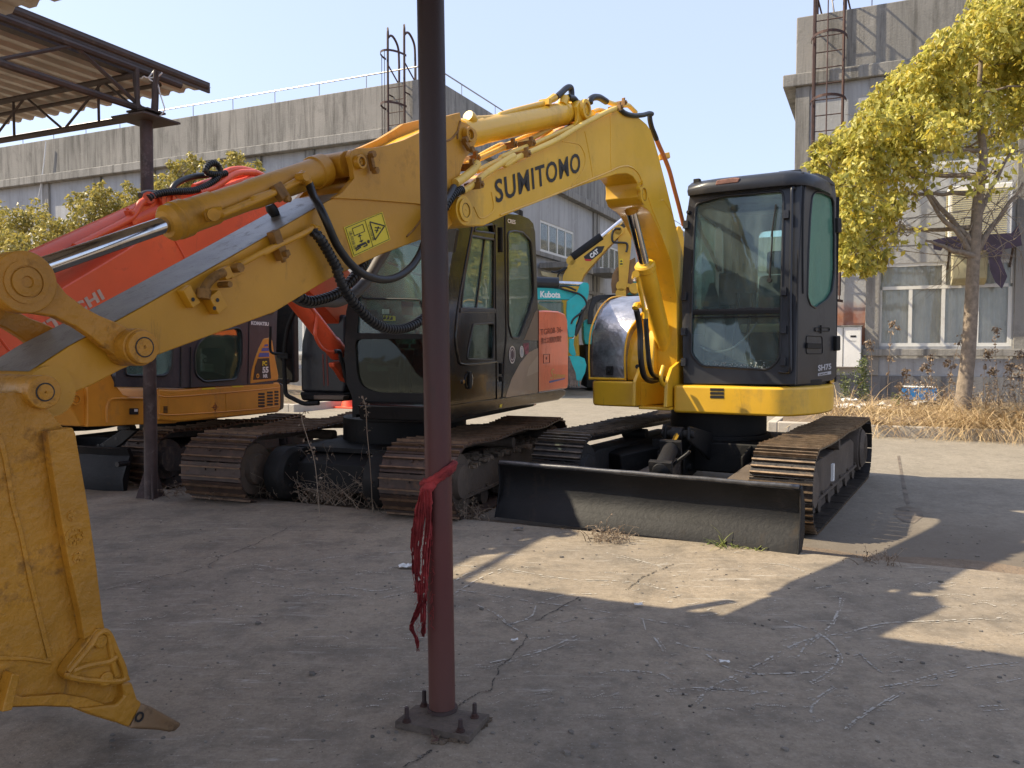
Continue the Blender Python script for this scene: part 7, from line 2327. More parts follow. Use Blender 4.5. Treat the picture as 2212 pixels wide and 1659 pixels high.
m = MB(); m.fbox(F3, -7.2, -5.98, 8.0, 8.12, .95, 2.3); m.fbox(F3, -7.2, -6.0, 6.2, 8.0, 2.3, 2.38); m.fbox(F3, -7.15, -6.02, 6.3, 8.0, .93, 1.0); m.fbox(F3, -6.9, -6.2, 7.3, 7.6, 1.0, 1.9); m.fbox(F3, -7.2, -7.12, 6.3, 8.0, .95, 1.6); obj('cab_interior', m, M['black'], kx, bevel=.03)
# inverted sticker lettering seen through the window, yellow quarter panel
qp = px('Q', (0, 1165), (20, 1000), (60, 850), (110, 720), (165, 610), (250, 595), (275, 630), (300, 800), (335, 980), (350, 1060), (345, 1120), (20, 1165))
m = MB(); m.prism([h3(*q, UK3 + .006) for q in qp], F3.U * -.3); kp_ = obj('rear_quarter', m, KY, kx, bevel=.02)
m = MB(); m.prism([h3(*q, UK3 + .0075) for q in px('Q', (95, 858), (232, 850), (255, 1100), (38, 1115), (60, 960))], F3.U * .001); bp3 = obj('model_panel', m, M['ink'], kp_)
for a in (((180, 688), (215, 682), (220, 708), (165, 712)), ((150, 728), (224, 725), (226, 765), (135, 768)), ((115, 788), (228, 785), (232, 835), (100, 840))):
    m = MB(); m.prism([h3(*q, UK3 + .0075) for q in px('Q', *a)], F3.U * .001); obj('blue_stripe', m, M['blue'], kp_)
HQ = lambda x, y: h3(x, y, UK3 + .010)
for s_, a, c_ in (('PC', ((148, 945), (203, 942), (148, 888)), 'decal_y'), ('55', ((147, 1035), (222, 1030), (147, 958)), 'letter_white'), ('MR', ((155, 1092), (212, 1088), (155, 1046)), 'letter_white')):
    textpx(s_, 'lettering', M[c_], kp_, HQ, *[px('Q', q, (0, 0))[0] for q in a], bold=.05)
m = MB(); c = h3(*px('Q', (93, 1067), (0, 0))[0], UK3 + .009); m.ring(c, F3.U, .012, .026, .003, 20); obj('filler_lock', m, M['k_yellow'], kp_)
# undercarriage and blade
m = MB(); m.fbox(F3, -7.6, -6.45, 6.3, 8.0, .15, .42); m.cyl(F3(-7.0, 7.2, .42), F3(-7.0, 7.2, .66), .42, n=36)
obj('car_body', m, M['black'], kx, bevel=.02)
bprof = [(5.45, 0.0), (5.44, .12), (5.48, .22), (5.53, .33), (5.50, .40), (5.53, .41), (5.57, .33), (5.53, .2), (5.49, 0.0)]
br_ = F3.co(gz(254, 1064, 0))
dvv = br_[1] - 5.45
m = MB(); m.loft([[F3(u, v + dvv + .02 + (.05 if u > br_[0] - .05 else 0), z) for v, z in bprof] for u in (br_[0] - 1.95, br_[0] - 1, br_[0] - .2, br_[0] - .04, br_[0])])
kb = obj('dozer_blade', m, M['blade'], kx, ang=35)
m = MB()
pl_ = [F3.hv(*q, br_[1] + .15) for q in px('J', (330, 690), (490, 580), (640, 480), (770, 490), (620, 620), (480, 705), (440, 690))]
m.prism(pl_, F3.Vv * .04); obj('blade_arm', m, M['blade'], kb, bevel=.008)
m = MB()
for x, y in px('J', (425, 622), (470, 625), (583, 560)): c = F3.hv(x, y, br_[1] + .149); m.cyl(c, c - F3.Vv * .002, .014, n=12)
c = F3.hv(*px('J', (615, 790), (0, 0))[0], br_[1] + .0); m.cyl(c - F3.Vv * .03, c + F3.Vv * .1, .025, n=14)
obj('blade_hole', m, M['ink'], kb)

# ------------------------------------------------------------------ machines in the lane
FC = Frame(8)
cx_ = thing('excavator', 'yellow excavator with long bent boom standing far back in the lane', 'excavator', FC(-1.5, 27, GY), 'excavators parked in the yard')
CY = M['c_yellow']; VC = 26.0
def hc_(x, y, v=VC): return FC.hv(x, y, v)
cb = px('P', (280, 900), (285, 700), (290, 560), (295, 500), (325, 430), (350, 380), (400, 345), (520, 260), (620, 190), (700, 120), (745, 112), (762, 140), (740, 180), (640, 280), (560, 370), (500, 440), (460, 490), (440, 540), (420, 600), (405, 680), (400, 780), (410, 900), (420, 1140), (290, 1140))
m = MB(); m.prism([hc_(*q) for q in cb], FC.Vv * .55); cbo = obj('boom', m, CY, cx_, bevel=.01)
m = MB(); m.prism([hc_(*q, VC - .002) for q in px('P', (458, 345), (560, 265), (622, 262), (600, 310), (520, 372), (470, 368))], FC.Vv * -.002); pl2 = obj('badge_panel', m, M['ink'], cbo)
m = MB(); m.prism([hc_(*q, VC - .006) for q in px('P', (462, 362), (522, 366), (515, 380), (474, 378))], FC.Vv * -.002); obj('red_stripe', m, M['cat_red'], pl2)
textpx('CAT', 'lettering', M['letter_white'], pl2, lambda x, y: hc_(x, y, VC - .006), *[px('P', q, (0, 0))[0] for q in ((518, 362), (580, 312), (500, 330))], bold=.06)
ca_ = px('P', (722, 240), (730, 180), (755, 130), (790, 110), (830, 150), (830, 250), (815, 400), (800, 560), (785, 640), (735, 640), (732, 480), (728, 340))
m = MB(); m.prism([hc_(*q, VC + .08) for q in ca_], FC.Vv * .4); car = obj('arm', m, CY, cx_, bevel=.01)
m = MB(); m.prism([hc_(*q, VC + .07) for q in px('P', (738, 362), (764, 360), (764, 415), (740, 417))], FC.Vv * -.002); wl_ = obj('warning_plate', m, M['decal_y'], car)
m = MB(); m.prism([hc_(*q, VC + .06) for q in px('P', (742, 386), (762, 386), (752, 368))], FC.Vv * -.001); m.prism([hc_(*q, VC + .06) for q in px('P', (742, 396), (762, 396), (762, 408), (742, 408))], FC.Vv * -.001); obj('pictogram', m, M['ink'], wl_)
m = MB(); p, q = hc_(*px('P', (372, 355), (0, 0))[0], VC + .1), hc_(*px('P', (600, 190), (0, 0))[0], VC + .1)
m.tube([p, q], .15, 16); o = obj('arm_cylinder', m, M['black'], cx_)
m = MB(); m.tube([q, hc_(*px('P', (760, 60), (0, 0))[0], VC + .1)], .08, 14); obj('rod', m, M['chrome'], o)
for (x, y) in ((358, 375), (735, 140), (752, 572), (855, 590), (748, 632)):
    c = hc_(*px('P', (x, y), (0, 0))[0], VC + .0); m = MB(); m.cyl(c, c + FC.Vv * .6, .15 if y < 500 else .17, n=20); obj('pin_boss', m, CY, cx_)
m = MB(); m.prism([hc_(*q, VC + .02) for q in px('P', (745, 560), (790, 552), (840, 560), (872, 590), (862, 610), (830, 590), (785, 580), (750, 590))], FC.Vv * .14); obj('bucket_link', m, CY, cx_, bevel=.01)
bkt = px('P', (680, 630), (672, 560), (680, 490), (715, 430), (790, 390), (860, 350), (875, 460), (830, 500), (860, 600), (790, 640))
m = MB(); m.prism([hc_(*q, VC + .16) for q in bkt], FC.Vv * .03); m.prism([hc_(*q, VC + 1.6) for q in bkt], FC.Vv * .03)
P_ = [hc_(*q, VC + .17) for q in bkt[:6]]; m.add(P_ + [p + FC.Vv * 1.4 for p in P_], [(i, i + 1, 7 + i, 6 + i) for i in range(5)])
obj('bucket', m, mat('bucket_brown', (.22, .12, .045), .6, var=.3, dirt=(.05, .04, .03), damt=.7), cx_, ang=50)
hose(cx_, [hc_(*q, VC - .03) for q in px('P', (745, 125), (700, 130), (680, 180), (690, 230), (740, 235), (790, 240), (800, 270), (790, 310))], .035)
hose(cx_, [hc_(*q, VC - .03) for q in px('P', (205, 460), (240, 465), (300, 440), (330, 430))], .03)
hose(cx_, [hc_(*q, VC - .03) for q in px('P', (255, 505), (270, 470), (320, 440))], .03)
m = MB(); m.prism([FC.hv(*q, 27.5) for q in ((1045, 700), (1045, 800), (1236, 812), (1236, 720), (1226, 690), (1160, 655), (1120, 640), (1060, 640))], FC.Vv * 3); obj('body', m, CY, cx_, bevel=.1)
m = MB(); m.prism([FC.hv(*q, 27.4) for q in ((1100, 705), (1130, 690), (1152, 655), (1135, 648), (1108, 668))], FC.Vv * -.02); obj('side_vent', m, M['cab'], cx_, bevel=.02)
m = MB(); m.prism([FC.hv(*q, 28) for q in ((1060, 810), (1060, 842), (1200, 842), (1200, 810))], FC.Vv * 3); obj('undercarriage', m, M['chassis'], cx_, bevel=.1)

FK = Frame(0)
VK = 24.0
tx = thing('excavator', 'turquoise mini excavator with arm folded down, seen behind the orange cover', 'excavator', FK(1.0, 24.5, GY), 'excavators parked in the yard')
TL_ = M['teal']
def ht(x, y, v=VK): return FK.hv(x, y, v)
m = MB(); m.prism([ht(*q) for q in px('P', (-420, 680), (-200, 610), (60, 580), (110, 578), (330, 605), (400, 620), (415, 650), (380, 680), (110, 678), (-150, 700), (-380, 780))], FK.Vv * .35); tb_ = obj('boom', m, TL_, tx, bevel=.01)
m = MB(); m.prism([ht(*q, VK - .10) for q in px('P', (330, 690), (400, 640), (435, 560), (455, 545), (490, 548), (500, 570), (498, 640), (475, 720), (440, 760), (400, 860), (385, 970), (345, 975), (330, 900), (325, 760))], FK.Vv * .28); ta = obj('arm', m, TL_, tx, bevel=.01)
textpx('Kubota', 'lettering', M['letter_white'], tb_, lambda x, y: ht(x, y, VK), *[px('P', q, (0, 0))[0] for q in ((120, 664), (277, 668), (120, 612))], bold=.035)
m = MB(); m.tube([ht(*q, VK + .05) for q in px('P', (60, 545), (265, 552))], .17, 16); o = obj('arm_cylinder', m, M['cab'], tx)
m = MB(); m.tube([ht(*q, VK + .05) for q in px('P', (265, 552), (450, 560))], .07, 12); obj('rod', m, M['chrome'], o)
m = MB(); m.prism([ht(*q, VK - .07) for q in px('P', (378, 742), (405, 738), (405, 792), (368, 796), (366, 770))], FK.Vv * -.003); obj('warning_plate', m, M['decal_y'], ta)
m = MB(); m.prism([ht(*q, VK - .08) for q in px('P', (376, 766), (398, 766), (387, 748))], FK.Vv * -.003); obj('pictogram', m, M['ink'], ta)
m = MB(); m.tube([ht(*q, VK + .02) for q in px('P', (450, 760), (435, 850), (385, 960))], [.08, .09, .08], 10); o = obj('bucket_cylinder', m, M['cab'], tx)
m = MB(); m.tube([ht(*q, VK + .02) for q in px('P', (385, 960), (370, 1000))], .04, 8); obj('rod', m, M['chrome'], o)
m = MB(); m.prism([ht(*q, VK - .10) for q in px('P', (348, 985), (385, 985), (380, 1030), (400, 1110), (380, 1130), (345, 1090))], FK.Vv * .2); obj('bucket_link', m, TL_, tx, bevel=.01)
bq = px('P', (345, 1120), (420, 1120), (465, 1140), (480, 1190), (470, 1250), (440, 1310), (425, 1365), (405, 1330), (395, 1250), (370, 1190))
m = MB(); m.prism([ht(*q, VK - .36) for q in bq], FK.Vv * .02); tbk = obj('bucket', m, TL_, tx, bevel=.006)
m = MB()
P_ = [ht(*q, VK - .32) for q in px('P', (345, 1120), (350, 1200), (345, 1300), (345, 1350))] + [ht(*q, VK - .32) for q in px('P', (430, 1362), (470, 1250), (478, 1180))]
m.prism([ht(*q, VK + .1) for q in px('P', (345, 1120), (470, 1150), (478, 1200), (430, 1362), (345, 1345), (340, 1250))], FK.Vv * .6)
obj('bucket_shell', m, mat('worn_bucket', (.20, .15, .12), .6, .3, var=.4, vs_=12), tbk, bevel=.03)
for i in range(5):
    x = 348 + i * 19
    m = MB(); m.prism([ht(*q, VK - .40) for q in px('P', (x, 1310), (x + 12, 1312), (x + 10, 1366), (x + 3, 1364))], FK.Vv * .06); obj('bucket_tooth', m, bpy.data.materials['worn_bucket'], tbk)
hose(tx, [ht(*q, VK - .10) for q in px('P', (260, 585), (300, 600), (370, 620), (430, 640), (470, 680), (480, 730), (440, 780), (380, 830), (360, 870))], .03)
hose(tx, [ht(*q, VK - .10) for q in px('P', (270, 575), (330, 580), (400, 608))], .03)
m = MB(); m.prism([FK.hv(*q, 24.6) for q in ((1066, 700), (1200, 690), (1210, 720), (1210, 800), (1066, 800))], FK.Vv * 1.4); m.prism([FK.hv(*q, 24.6) for q in ((1070, 802), (1200, 802), (1200, 851), (1070, 851))], FK.Vv * 1.4); obj('body', m, TL_, tx, bevel=.1)
m = MB(); m.prism([FK.hv(*q, 24.5) for q in px('P', (106, 690), (300, 690), (310, 880), (106, 880))], FK.Vv * .8); obj('cab', m, M['glass_dark'], tx, bevel=.05)
th_ = thing('excavator', 'rounded turquoise machine hood glimpsed through the black cab windshield', 'excavator', FK(-2.2, 22.5, GY), 'excavators parked in the yard')
m = MB(); m.prism([FK.hv(*q, 22.0) for q in px('I', (545, 760), (570, 700), (620, 690), (820, 692), (900, 700), (900, 1100), (560, 1100))], FK.Vv * 1.8); obj('hood', m, TL_, th_, bevel=.1)

t2 = thing('excavator', 'turquoise mini excavator with black roll arch, half hidden behind the silver hood', 'excavator', FK(3.2, 27.5, GY), 'excavators parked in the yard')
def hq(x, y, v=26.5): return FK.hv(x, y, v)
m = MB(); ol = [hq(*q) for q in px('P', (490, 870), (490, 790), (505, 720), (530, 660), (575, 645), (700, 640), (900, 640), (900, 870))]
m.holed(ol, [[hq(*q) for q in px('P', (530, 860), (535, 760), (560, 700), (600, 680), (800, 680), (800, 860))]], FK.Vv * 1.8); obj('cab', m, M['cab'], t2, bevel=.02)
m = MB(); m.prism([hq(*q, 26.6) for q in px('P', (455, 860), (465, 850), (480, 835), (490, 825), (500, 840), (560, 850), (560, 1030), (470, 1030), (458, 980))], FK.Vv * .8); obj('hood', m, TL_, t2, bevel=.04)
m = MB(); m.prism([hq(*q, 26.7) for q in px('P', (465, 1030), (900, 1030), (900, 1370), (480, 1370), (470, 1200))], FK.Vv * 2.4); obj('body', m, M['black'], t2, bevel=.04)
m = MB(); m.prism([hq(*q, 27.2) for q in px('P', (785, 630), (800, 590), (850, 540), (900, 520), (930, 640), (930, 880), (840, 880))], FK.Vv * .4); obj('raised_boom', m, TL_, t2, bevel=.02)
m = MB(); m.prism([hq(*q, 26.9) for q in px('P', (1185, 150), (1195, 105), (1215, 108), (1235, 150), (1235, 185), (1190, 170))], FK.Vv * .2)
m.prism([hq(*q, 26.9) for q in px('P', (1190, 170), (1240, 185), (1260, 640), (1200, 640))], FK.Vv * .2)
fy = thing('excavator', 'yellow excavator arm tip just visible between boom and dark cab', 'excavator', FK(5.6, 27, GY), 'excavators parked in the yard')
obj('arm', m, CY, fy, bevel=.01)
m = MB(); m.fbox(FK, 4.4, 7.2, 27, 30.5, .75, 1.7); obj('body', m, CY, fy, bevel=.15)
for q_ in (4.2, 6.8):
    m = MB(); m.fbox(FK, q_, q_ + .6, 26.6, 31, GY, .72); obj('crawler_track', m, M['chassis'], fy, bevel=.25)

# traffic cone
cb0 = gz(757, 881, GY)
tc = thing('traffic_cone', 'orange traffic cone on the sunlit yard behind the black cab', 'traffic cone', cb0)
m = MB(); m.box(cb0 + V((0, 0, .02)), F0.U * .29, F0.Vv * .29, V((0, 0, .02))); obj('base', m, M['cone'], tc, bevel=.01)
m = MB(); m.lathe(cb0 + V((0, 0, .04)), V((0, 0, 1)), [(.22, 0), (.21, .02), (.04, .86), (.03, .88)], 28); obj('cone_body', m, M['cone'], tc)
# ------------------------------------------------------------------ vegetation
def leafcloud(m, c, rad, n, size, squash=.8, droop=.7, shell=.55):
    for i in range(n):
        while True:
            d = V((random.uniform(-1, 1), random.uniform(-1, 1), random.uniform(-1, 1)))
            if shell ** 3 * random.random() < d.length <= 1: break
        p = c + V((d.x * rad, d.y * rad, d.z * rad * squash))
        s_ = size * random.uniform(.6, 1.25)
        ax = V((random.gauss(0, 1), random.gauss(0, 1), random.gauss(0, .6) - droop * 1.6)).normalized()
        sd = ax.orthogonal().normalized()
        sd = (Matrix.Rotation(random.uniform(0, 6.28), 3, ax) @ sd)
        nn = ax.cross(sd)
        b = len(m.v)
        w = s_ * .30
        m.v += [p, p + ax * s_ * .42 + sd * w + nn * w * .35, p + ax * s_, p + ax * s_ * .42 - sd * w + nn * w * .35]
        m.f += [(b, b + 1, b + 2), (b, b + 2, b + 3)]

def branch(m, p0, p1, r0, r1, bend=.12, n=7):
    L = (p1 - p0).length
    pts = []
    off = V((random.gauss(0, 1), random.gauss(0, 1), abs(random.gauss(0, .5)))) * L * bend
    for i in range(n + 1):
        t = i / n
        pts.append(p0.lerp(p1, t) + off * math.sin(math.pi * t) * .5 + V((random.gauss(0, 1), random.gauss(0, 1), random.gauss(0, 1))) * L * .012 * (0 < i < n))
    m.tube(pts, [r0 + (r1 - r0) * (i / n) ** .8 for i in range(n + 1)], 6 if r0 < .03 else 9, cap=False)
    return pts

# big golden tree on the right
DT = 13.8
def tp(x, y, dy=0): return hit(x, y, (0, DT + dy, 0), V((0, 1, 0)))
base = tp(2078, 905); base.z = .12
tree = thing('tree', 'tall tree with golden yellow leaves in front of the right warehouse', 'tree', base)
trunk_pts = [base, tp(2082, 850), tp(2092, 760), tp(2098, 660), tp(2103, 560), tp(2110, 470), tp(2116, 400), tp(2124, 340), tp(2118, 280), tp(2112, 220), tp(2118, 150), tp(2120, 80), tp(2125, 10)]
tr_r = [.17, .128, .115, .108, .10, .09, .085, .07, .055, .045, .035, .025, .012]
mt_ = MB(); sp_ = smooth(trunk_pts, 4)
rr_ = []
for i in range(len(sp_)):
    s_ = i / (len(sp_) - 1) * (len(tr_r) - 1.0001); k_ = int(s_); rr_.append((tr_r[k_] * (1 - s_ + k_) + tr_r[k_ + 1] * (s_ - k_)) * (1 + .06 * noise.noise(V((i * .7, 0, 0)))))
mt_.tube(sp_, rr_, 14)
obj('trunk', mt_, M['bark'], tree)
mb_ = MB(); ml_ = MB(); mg = MB()
cl = [  # x, y, radius px, density
    (2190, 40, 70, 1.), (2120, 60, 55, 1.), (2170, 120, 65, 1.), (2060, 100, 55, 1.), (2090, 165, 60, 1.), (2010, 150, 50, 1.), (2200, 190, 60, 1.),
    (1965, 185, 48, 1.), (2030, 215, 58, 1.), (2110, 235, 50, .8), (1935, 190, 35, 1.), (1905, 230, 45, 1.), (1970, 250, 55, 1.), (2040, 280, 45, .7), (1880, 270, 42, 1.),
    (1925, 300, 50, 1.), (1850, 305, 40, 1.), (1815, 300, 32, .9), (1870, 345, 42, 1.), (1940, 350, 42, .8), (1810, 345, 38, 1.), (1785, 310, 22, .9), (1995, 330, 38, .5), (2160, 290, 50, .4),
    (1830, 390, 36, 1.), (1800, 430, 34, 1.), (1850, 440, 36, .9), (1780, 380, 24, 1.), (1895, 400, 38, .7), (1905, 470, 30, .6), (1830, 480, 36, 1.), (1865, 510, 34, 1.), (1840, 545, 34, .9), (1885, 545, 24, .7), (1815, 520, 30, .9), (1950, 420, 32, .25),
    (2070, 330, 45, .18), (2150, 370, 60, .15), (2220, 260, 50, .4), (2240, 100, 80, 1.), (2230, 10, 60, 1.), (2290, 180, 80, .8), (2140, 10, 40, 1.), (2340, 60, 80, 1.), (2300, 330, 60, .4), (1960, 510, 36, .10), (1900, 560, 26, .9), (1870, 570, 22, .8), (1835, 565, 22, .9), (1925, 440, 30, .8), (1800, 470, 26, .9), (1775, 345, 20, .9), (2000, 380, 30, .35), (1920, 500, 26, .6),
]
px2m = DT / 1726
nodes = [(sp_[i], rr_[i], 0) for i in range(int(len(sp_) * .40), len(sp_), 2)]
pos_ = [(tp(x, y, random.uniform(-1.1, 1.2)), r, dn) for x, y, r, dn in cl]
pos_.sort(key=lambda q: abs(q[0].x - sp_[20].x) + .6 * abs(q[0].z - sp_[28].z))
for i, (c, r, dn) in enumerate(pos_):
    R_ = r * px2m
    best = min(nodes, key=lambda n_: (n_[0] - c).length + .5 * n_[2] + (1.5 if n_[0].z > c.z + .1 else 0))
    r0 = min(.05, best[1] * .62)
    b_ = branch(mb_, best[0], c, r0, max(.006, r0 * .3), .12)
    for j_ in (3, 5, 7): nodes.append((b_[j_], r0 * (1 - .09 * j_), best[2] + .4))
    for q in range(6):
        e = c + V((random.gauss(0, .6), random.gauss(0, .6), random.gauss(0, .5))) * R_
        branch(mb_, b_[random.choice([4, 5, 6, 7])], e, .009, .003, .15, 5)
    leafcloud(ml_, c, R_, int(330 * dn * (r / 45) ** 2), .125, .85, .75)
    leafcloud(ml_, c + V((0, .5, 0)), R_ * .9, int(150 * dn * (r / 45) ** 2), .12, .85, .7)
    # sprays hanging out of the outline
    for q in range(5):
        e = c + V((random.uniform(-1, 1), random.uniform(-.6, .6), random.uniform(-1, .8))).normalized() * R_ * random.uniform(.85, 1.2)
        leafcloud(ml_, e, R_ * .22, int(26 * dn), .10, 1, .8)
# bare lower twigs
for i in range(24):
    k_ = random.randint(int(len(sp_) * .34), int(len(sp_) * .55))
    p0 = sp_[k_]
    x = random.choice([random.uniform(1800, 2050), random.uniform(2130, 2240)]); y = random.uniform(430, 640) if x < 2050 else random.uniform(380, 620)
    e = tp(x, y, random.uniform(-1, 1))
    b_ = branch(mb_, p0, e, .012, .0025, .16, 7)
    for q in range(4):
        s0 = b_[random.randint(3, 6)]
        branch(mb_, s0, s0 + (e - p0).normalized() * random.uniform(.2, .6) + V((random.gauss(0, .15), random.gauss(0, .15), random.gauss(0, .15))), .005, .002, .2, 4)
for q in ((2050, 500, 1980, 395), (2040, 470, 1930, 330), (2105, 470, 2210, 395), (2118, 400, 2190, 320), (2100, 560, 2000, 520)):
    branch(mb_, tp(2106 if q[0] < 2100 else 2112, min(560, q[1] + 70)), tp(q[2], q[3]), .06, .02, .08, 9)
obj('branches', mb_, M['bark'], tree, raw=True)
obj('crown', ml_, M['leaf_gold'], tree, raw=True, flat=True)

# row of olive trees before the left warehouse
def smalltree(xb, clumps, w, label, seed):
    random.seed(seed)
    c0 = F0.hv(xb, 700, w); base = V((c0.x, c0.y, .1))
    t = thing('tree', label, 'tree', base, 'trees along the left warehouse')
    mb_, ml_, mt_ = MB(), MB(), MB()
    topc = max((F0.hv(x, y, w).z for x, y, r in clumps))
    tpts = [base + V((0, 0, 0))] + [base + V((.05 * math.sin(i), .03 * i, .5 * i)) for i in range(1, int(topc / .5) - 1)]
    mt_.tube(smooth(tpts, 3), [max(.02, .11 - .018 * i / 3) for i in range(len(smooth(tpts, 3)))], 10)
    obj('trunk', mt_, M['bark'], t)
    s_ = c0.y / 1726
    for x, y, r in clumps:
        c = F0.hv(x, y, w + random.uniform(-.8, .8)); R_ = r * s_
        k_ = min(range(len(tpts)), key=lambda q: abs(tpts[q].z - max(1.2, c.z - .9 - .3 * abs(c.x - base.x))))
        b_ = branch(mb_, tpts[k_], c, .035, .008, .12)
        for q in range(5): branch(mb_, b_[random.choice([4, 5, 6])], c + V((random.gauss(0, .6), random.gauss(0, .6), random.gauss(0, .5))) * R_, .008, .003, .15, 4)
        leafcloud(ml_, c, R_, int(500 * (r / 40) ** 2), .125, .8, .5)
        for q in range(6):
            e = c + V((random.uniform(-1, 1), random.uniform(-.6, .6), random.uniform(-.4, 1))).normalized() * R_ * random.uniform(.9, 1.2)
            leafcloud(ml_, e, R_ * .25, 22, .12, 1, .4)
    obj('branches', mb_, M['bark'], t, raw=True)
    obj('crown', ml_, M['leaf_far'], t, raw=True, flat=True)
smalltree(70, [(20, 480, 45), (70, 475, 40), (120, 500, 42), (10, 530, 45), (60, 540, 45), (110, 560, 40), (30, 590, 40), (-30, 500, 50), (80, 600, 40)], 15.6, 'small olive leaved tree at the left edge, left of the chrome rod', 11)
smalltree(190, [(150, 500, 35), (190, 460, 38), (230, 435, 34), (170, 440, 24), (260, 460, 38), (200, 520, 45), (150, 560, 40), (255, 510, 45), (215, 415, 18)], 15.9, 'olive leaved tree between the cable and the old post', 12)
smalltree(345, [(300, 430, 32), (350, 400, 34), (395, 375, 30), (340, 440, 45), (410, 400, 38), (420, 350, 16), (390, 450, 50), (300, 480, 40)], 16.2, 'olive leaved tree rising behind the old post and the red cylinder', 13)
smalltree(500, [(470, 375, 30), (510, 355, 24), (540, 375, 26), (490, 420, 50), (560, 400, 28), (450, 430, 40)], 16.4, 'olive leaved tree behind the top of the red boom', 14)
random.seed(21)

def blade(m, p, d, L, w, bend, seg=4):
    side = V((-d.y, d.x, 0))
    if side.length < 1e-4: side = V((1, 0, 0))
    side = side.normalized()
    h = V((d.x, d.y, 0)); vz = d.z
    pts = []
    q = V(p); dd = V(d)
    for i in range(seg + 1):
        pts.append(q.copy()); dd = (dd + V((h.x * bend, h.y * bend, -bend * .9)) * (i + 1) / seg).normalized(); q = q + dd * L / seg
    b = len(m.v)
    for i, c in enumerate(pts):
        ww = w * (1 - i / seg) + .0006
        m.v += [c - side * ww, c + side * ww]
    for i in range(seg): m.f.append((b + 2 * i, b + 2 * i + 1, b + 2 * i + 3, b + 2 * i + 2))

def grassfield(t0, t1, w0, w1, n, L, mt, name, label, dens=None, z0=.12, wd=.006):
    m = MB()
    for i in range(n):
        t = random.uniform(t0, t1); w = random.uniform(w0, w1)
        dn = noise.noise(V((t * .9, w * .9, 3)))
        if dens and random.random() > dens(t, w, dn): continue
        a = random.uniform(0, 6.28)
        d = V((math.cos(a) * .7, math.sin(a) * .7, random.uniform(.2, 1.0))).normalized()
        blade(m, F0(t, w, z0 - .03), d, L * random.uniform(.5, 1.3) * (1 + .5 * dn), wd * random.uniform(.6, 1.3), random.uniform(.2, 1.6))
    o = obj(name, m, mt, raw=True, flat=True)
    tag(o, label, 'grass', kind='stuff')
    return o
grassfield(-1.2, 9.5, 14.15, 17.5, 44000, .95, M['straw'], 'dry_grass', 'dry straw coloured grass filling the bed under the golden tree',
           dens=lambda t, w, d: max(.0, min(1, (t + .9) * .55 + d * 1.3)) * (1.0 if w < 16.4 else .5), wd=.007)
grassfield(-1.2, 9.5, 17.0, 20.1, 5000, .5, M['straw'], 'dry_grass', 'thin dry grass at the foot of the right warehouse wall', dens=lambda t, w, d: .5 + d * 1.4)
grassfield(-24, -12.2, 14.3, 19.5, 7000, .45, M['weedgreen'], 'green_weeds', 'green and straw weeds in the bed before the left warehouse', dens=lambda t, w, d: .55 + d * 1.3)
grassfield(-24, -12.2, 14.3, 19.5, 6000, .5, M['straw'], 'dry_grass', 'dry grass in the bed before the left warehouse', dens=lambda t, w, d: .5 - d * 1.3)

def stalkweed(p, h, label, mt, group='dead seed stalks in the right bed', n=60, lean=.15, nm='dry_weed', cat='weed'):
    m = MB()
    tip = p + V((random.gauss(0, lean) * h, random.gauss(0, lean) * h, h))
    pts = smooth([p, p.lerp(tip, .5) + V((random.gauss(0, .03), 0, 0)), tip, tip + V((random.uniform(-.1, .1), 0, -.05 * h))], 4)
    m.tube(pts, [.006 - .004 * i / len(pts) for i in range(len(pts))], 5, cap=False)
    for i in range(n):
        q = pts[int(len(pts) * random.uniform(.35, .99))] + V((random.gauss(0, .025), random.gauss(0, .025), random.gauss(0, .02)))
        leafcloud(m, q, .02, 1, random.uniform(.03, .09), 1, .6)
    o = obj(nm, m, mt, raw=True, flat=True, org=p)
    tag(o, label, cat, group)
stx = [(1880, 905, 738), (1938, 880, 830), (1965, 870, 800), (2040, 880, 780), (2052, 860, 725), (2125, 880, 760), (2160, 880, 712), (2180, 870, 790), (2200, 880, 760), (1915, 890, 700), (2010, 880, 770), (2145, 880, 800), (1990, 870, 790)]
stl = ['left of the drooping stalk', 'below the first window pane', 'in front of the window sill', 'left of the trunk', 'touching the trunk on its left', 'just right of the trunk', 'tallest one right of the trunk', 'low among the grass right of the trunk', 'at the right edge of the photo', 'tall drooping one in front of the left window pane', 'between drooping stalk and trunk', 'short one between the right stalks', 'short one near the blue crate']
for (x, yb, yt), s_ in zip(stx, stl):
    p = hit(x, yb, (0, 14.6, 0), V((0, 1, 0))); t_ = hit(x, yt, (0, 14.6, 0), V((0, 1, 0)))
    p = V((p.x, p.y, .1))
    stalkweed(p, t_.z - p.z, 'dead brown seed stalk, ' + s_, M['deadweed'], n=80, lean=.05)
# leafy climber by the cabinet
def bush(x, y0, y1, dep, n, mt, label, wpx, nm='shrub', ls=.06):
    m = MB()
    p0 = hit(x, y1, (0, dep, 0), V((0, 1, 0))); p1 = hit(x, y0, (0, dep, 0), V((0, 1, 0)))
    wm = wpx * dep / 1726
    for k_ in range(5):
        a = V((p0.x + random.uniform(-wm, wm) * .5, p0.y + random.uniform(-.1, .1), p0.z)); b_ = V((p1.x + random.uniform(-wm, wm), p1.y, p0.z + (p1.z - p0.z) * random.uniform(.6, 1)))
        pts = branch(m, a, b_, .008, .003, .1, 6)
        for q in pts[1:]:
            leafcloud(m, q, .11, n // 30, ls, 1.0, .1)
    o = obj(nm, m, mt, raw=True, flat=True, org=V((p0.x, p0.y, p0.z))); tag(o, label, 'shrub')
bush(1868, 765, 868, 17.5, 500, M['leaf_green'], 'leafy green creeper beside the white wall cabinet', 18)
bush(1824, 800, 862, 17.5, 200, M['leaf_green'], 'thin leafy creeper under the white wall cabinet', 10)
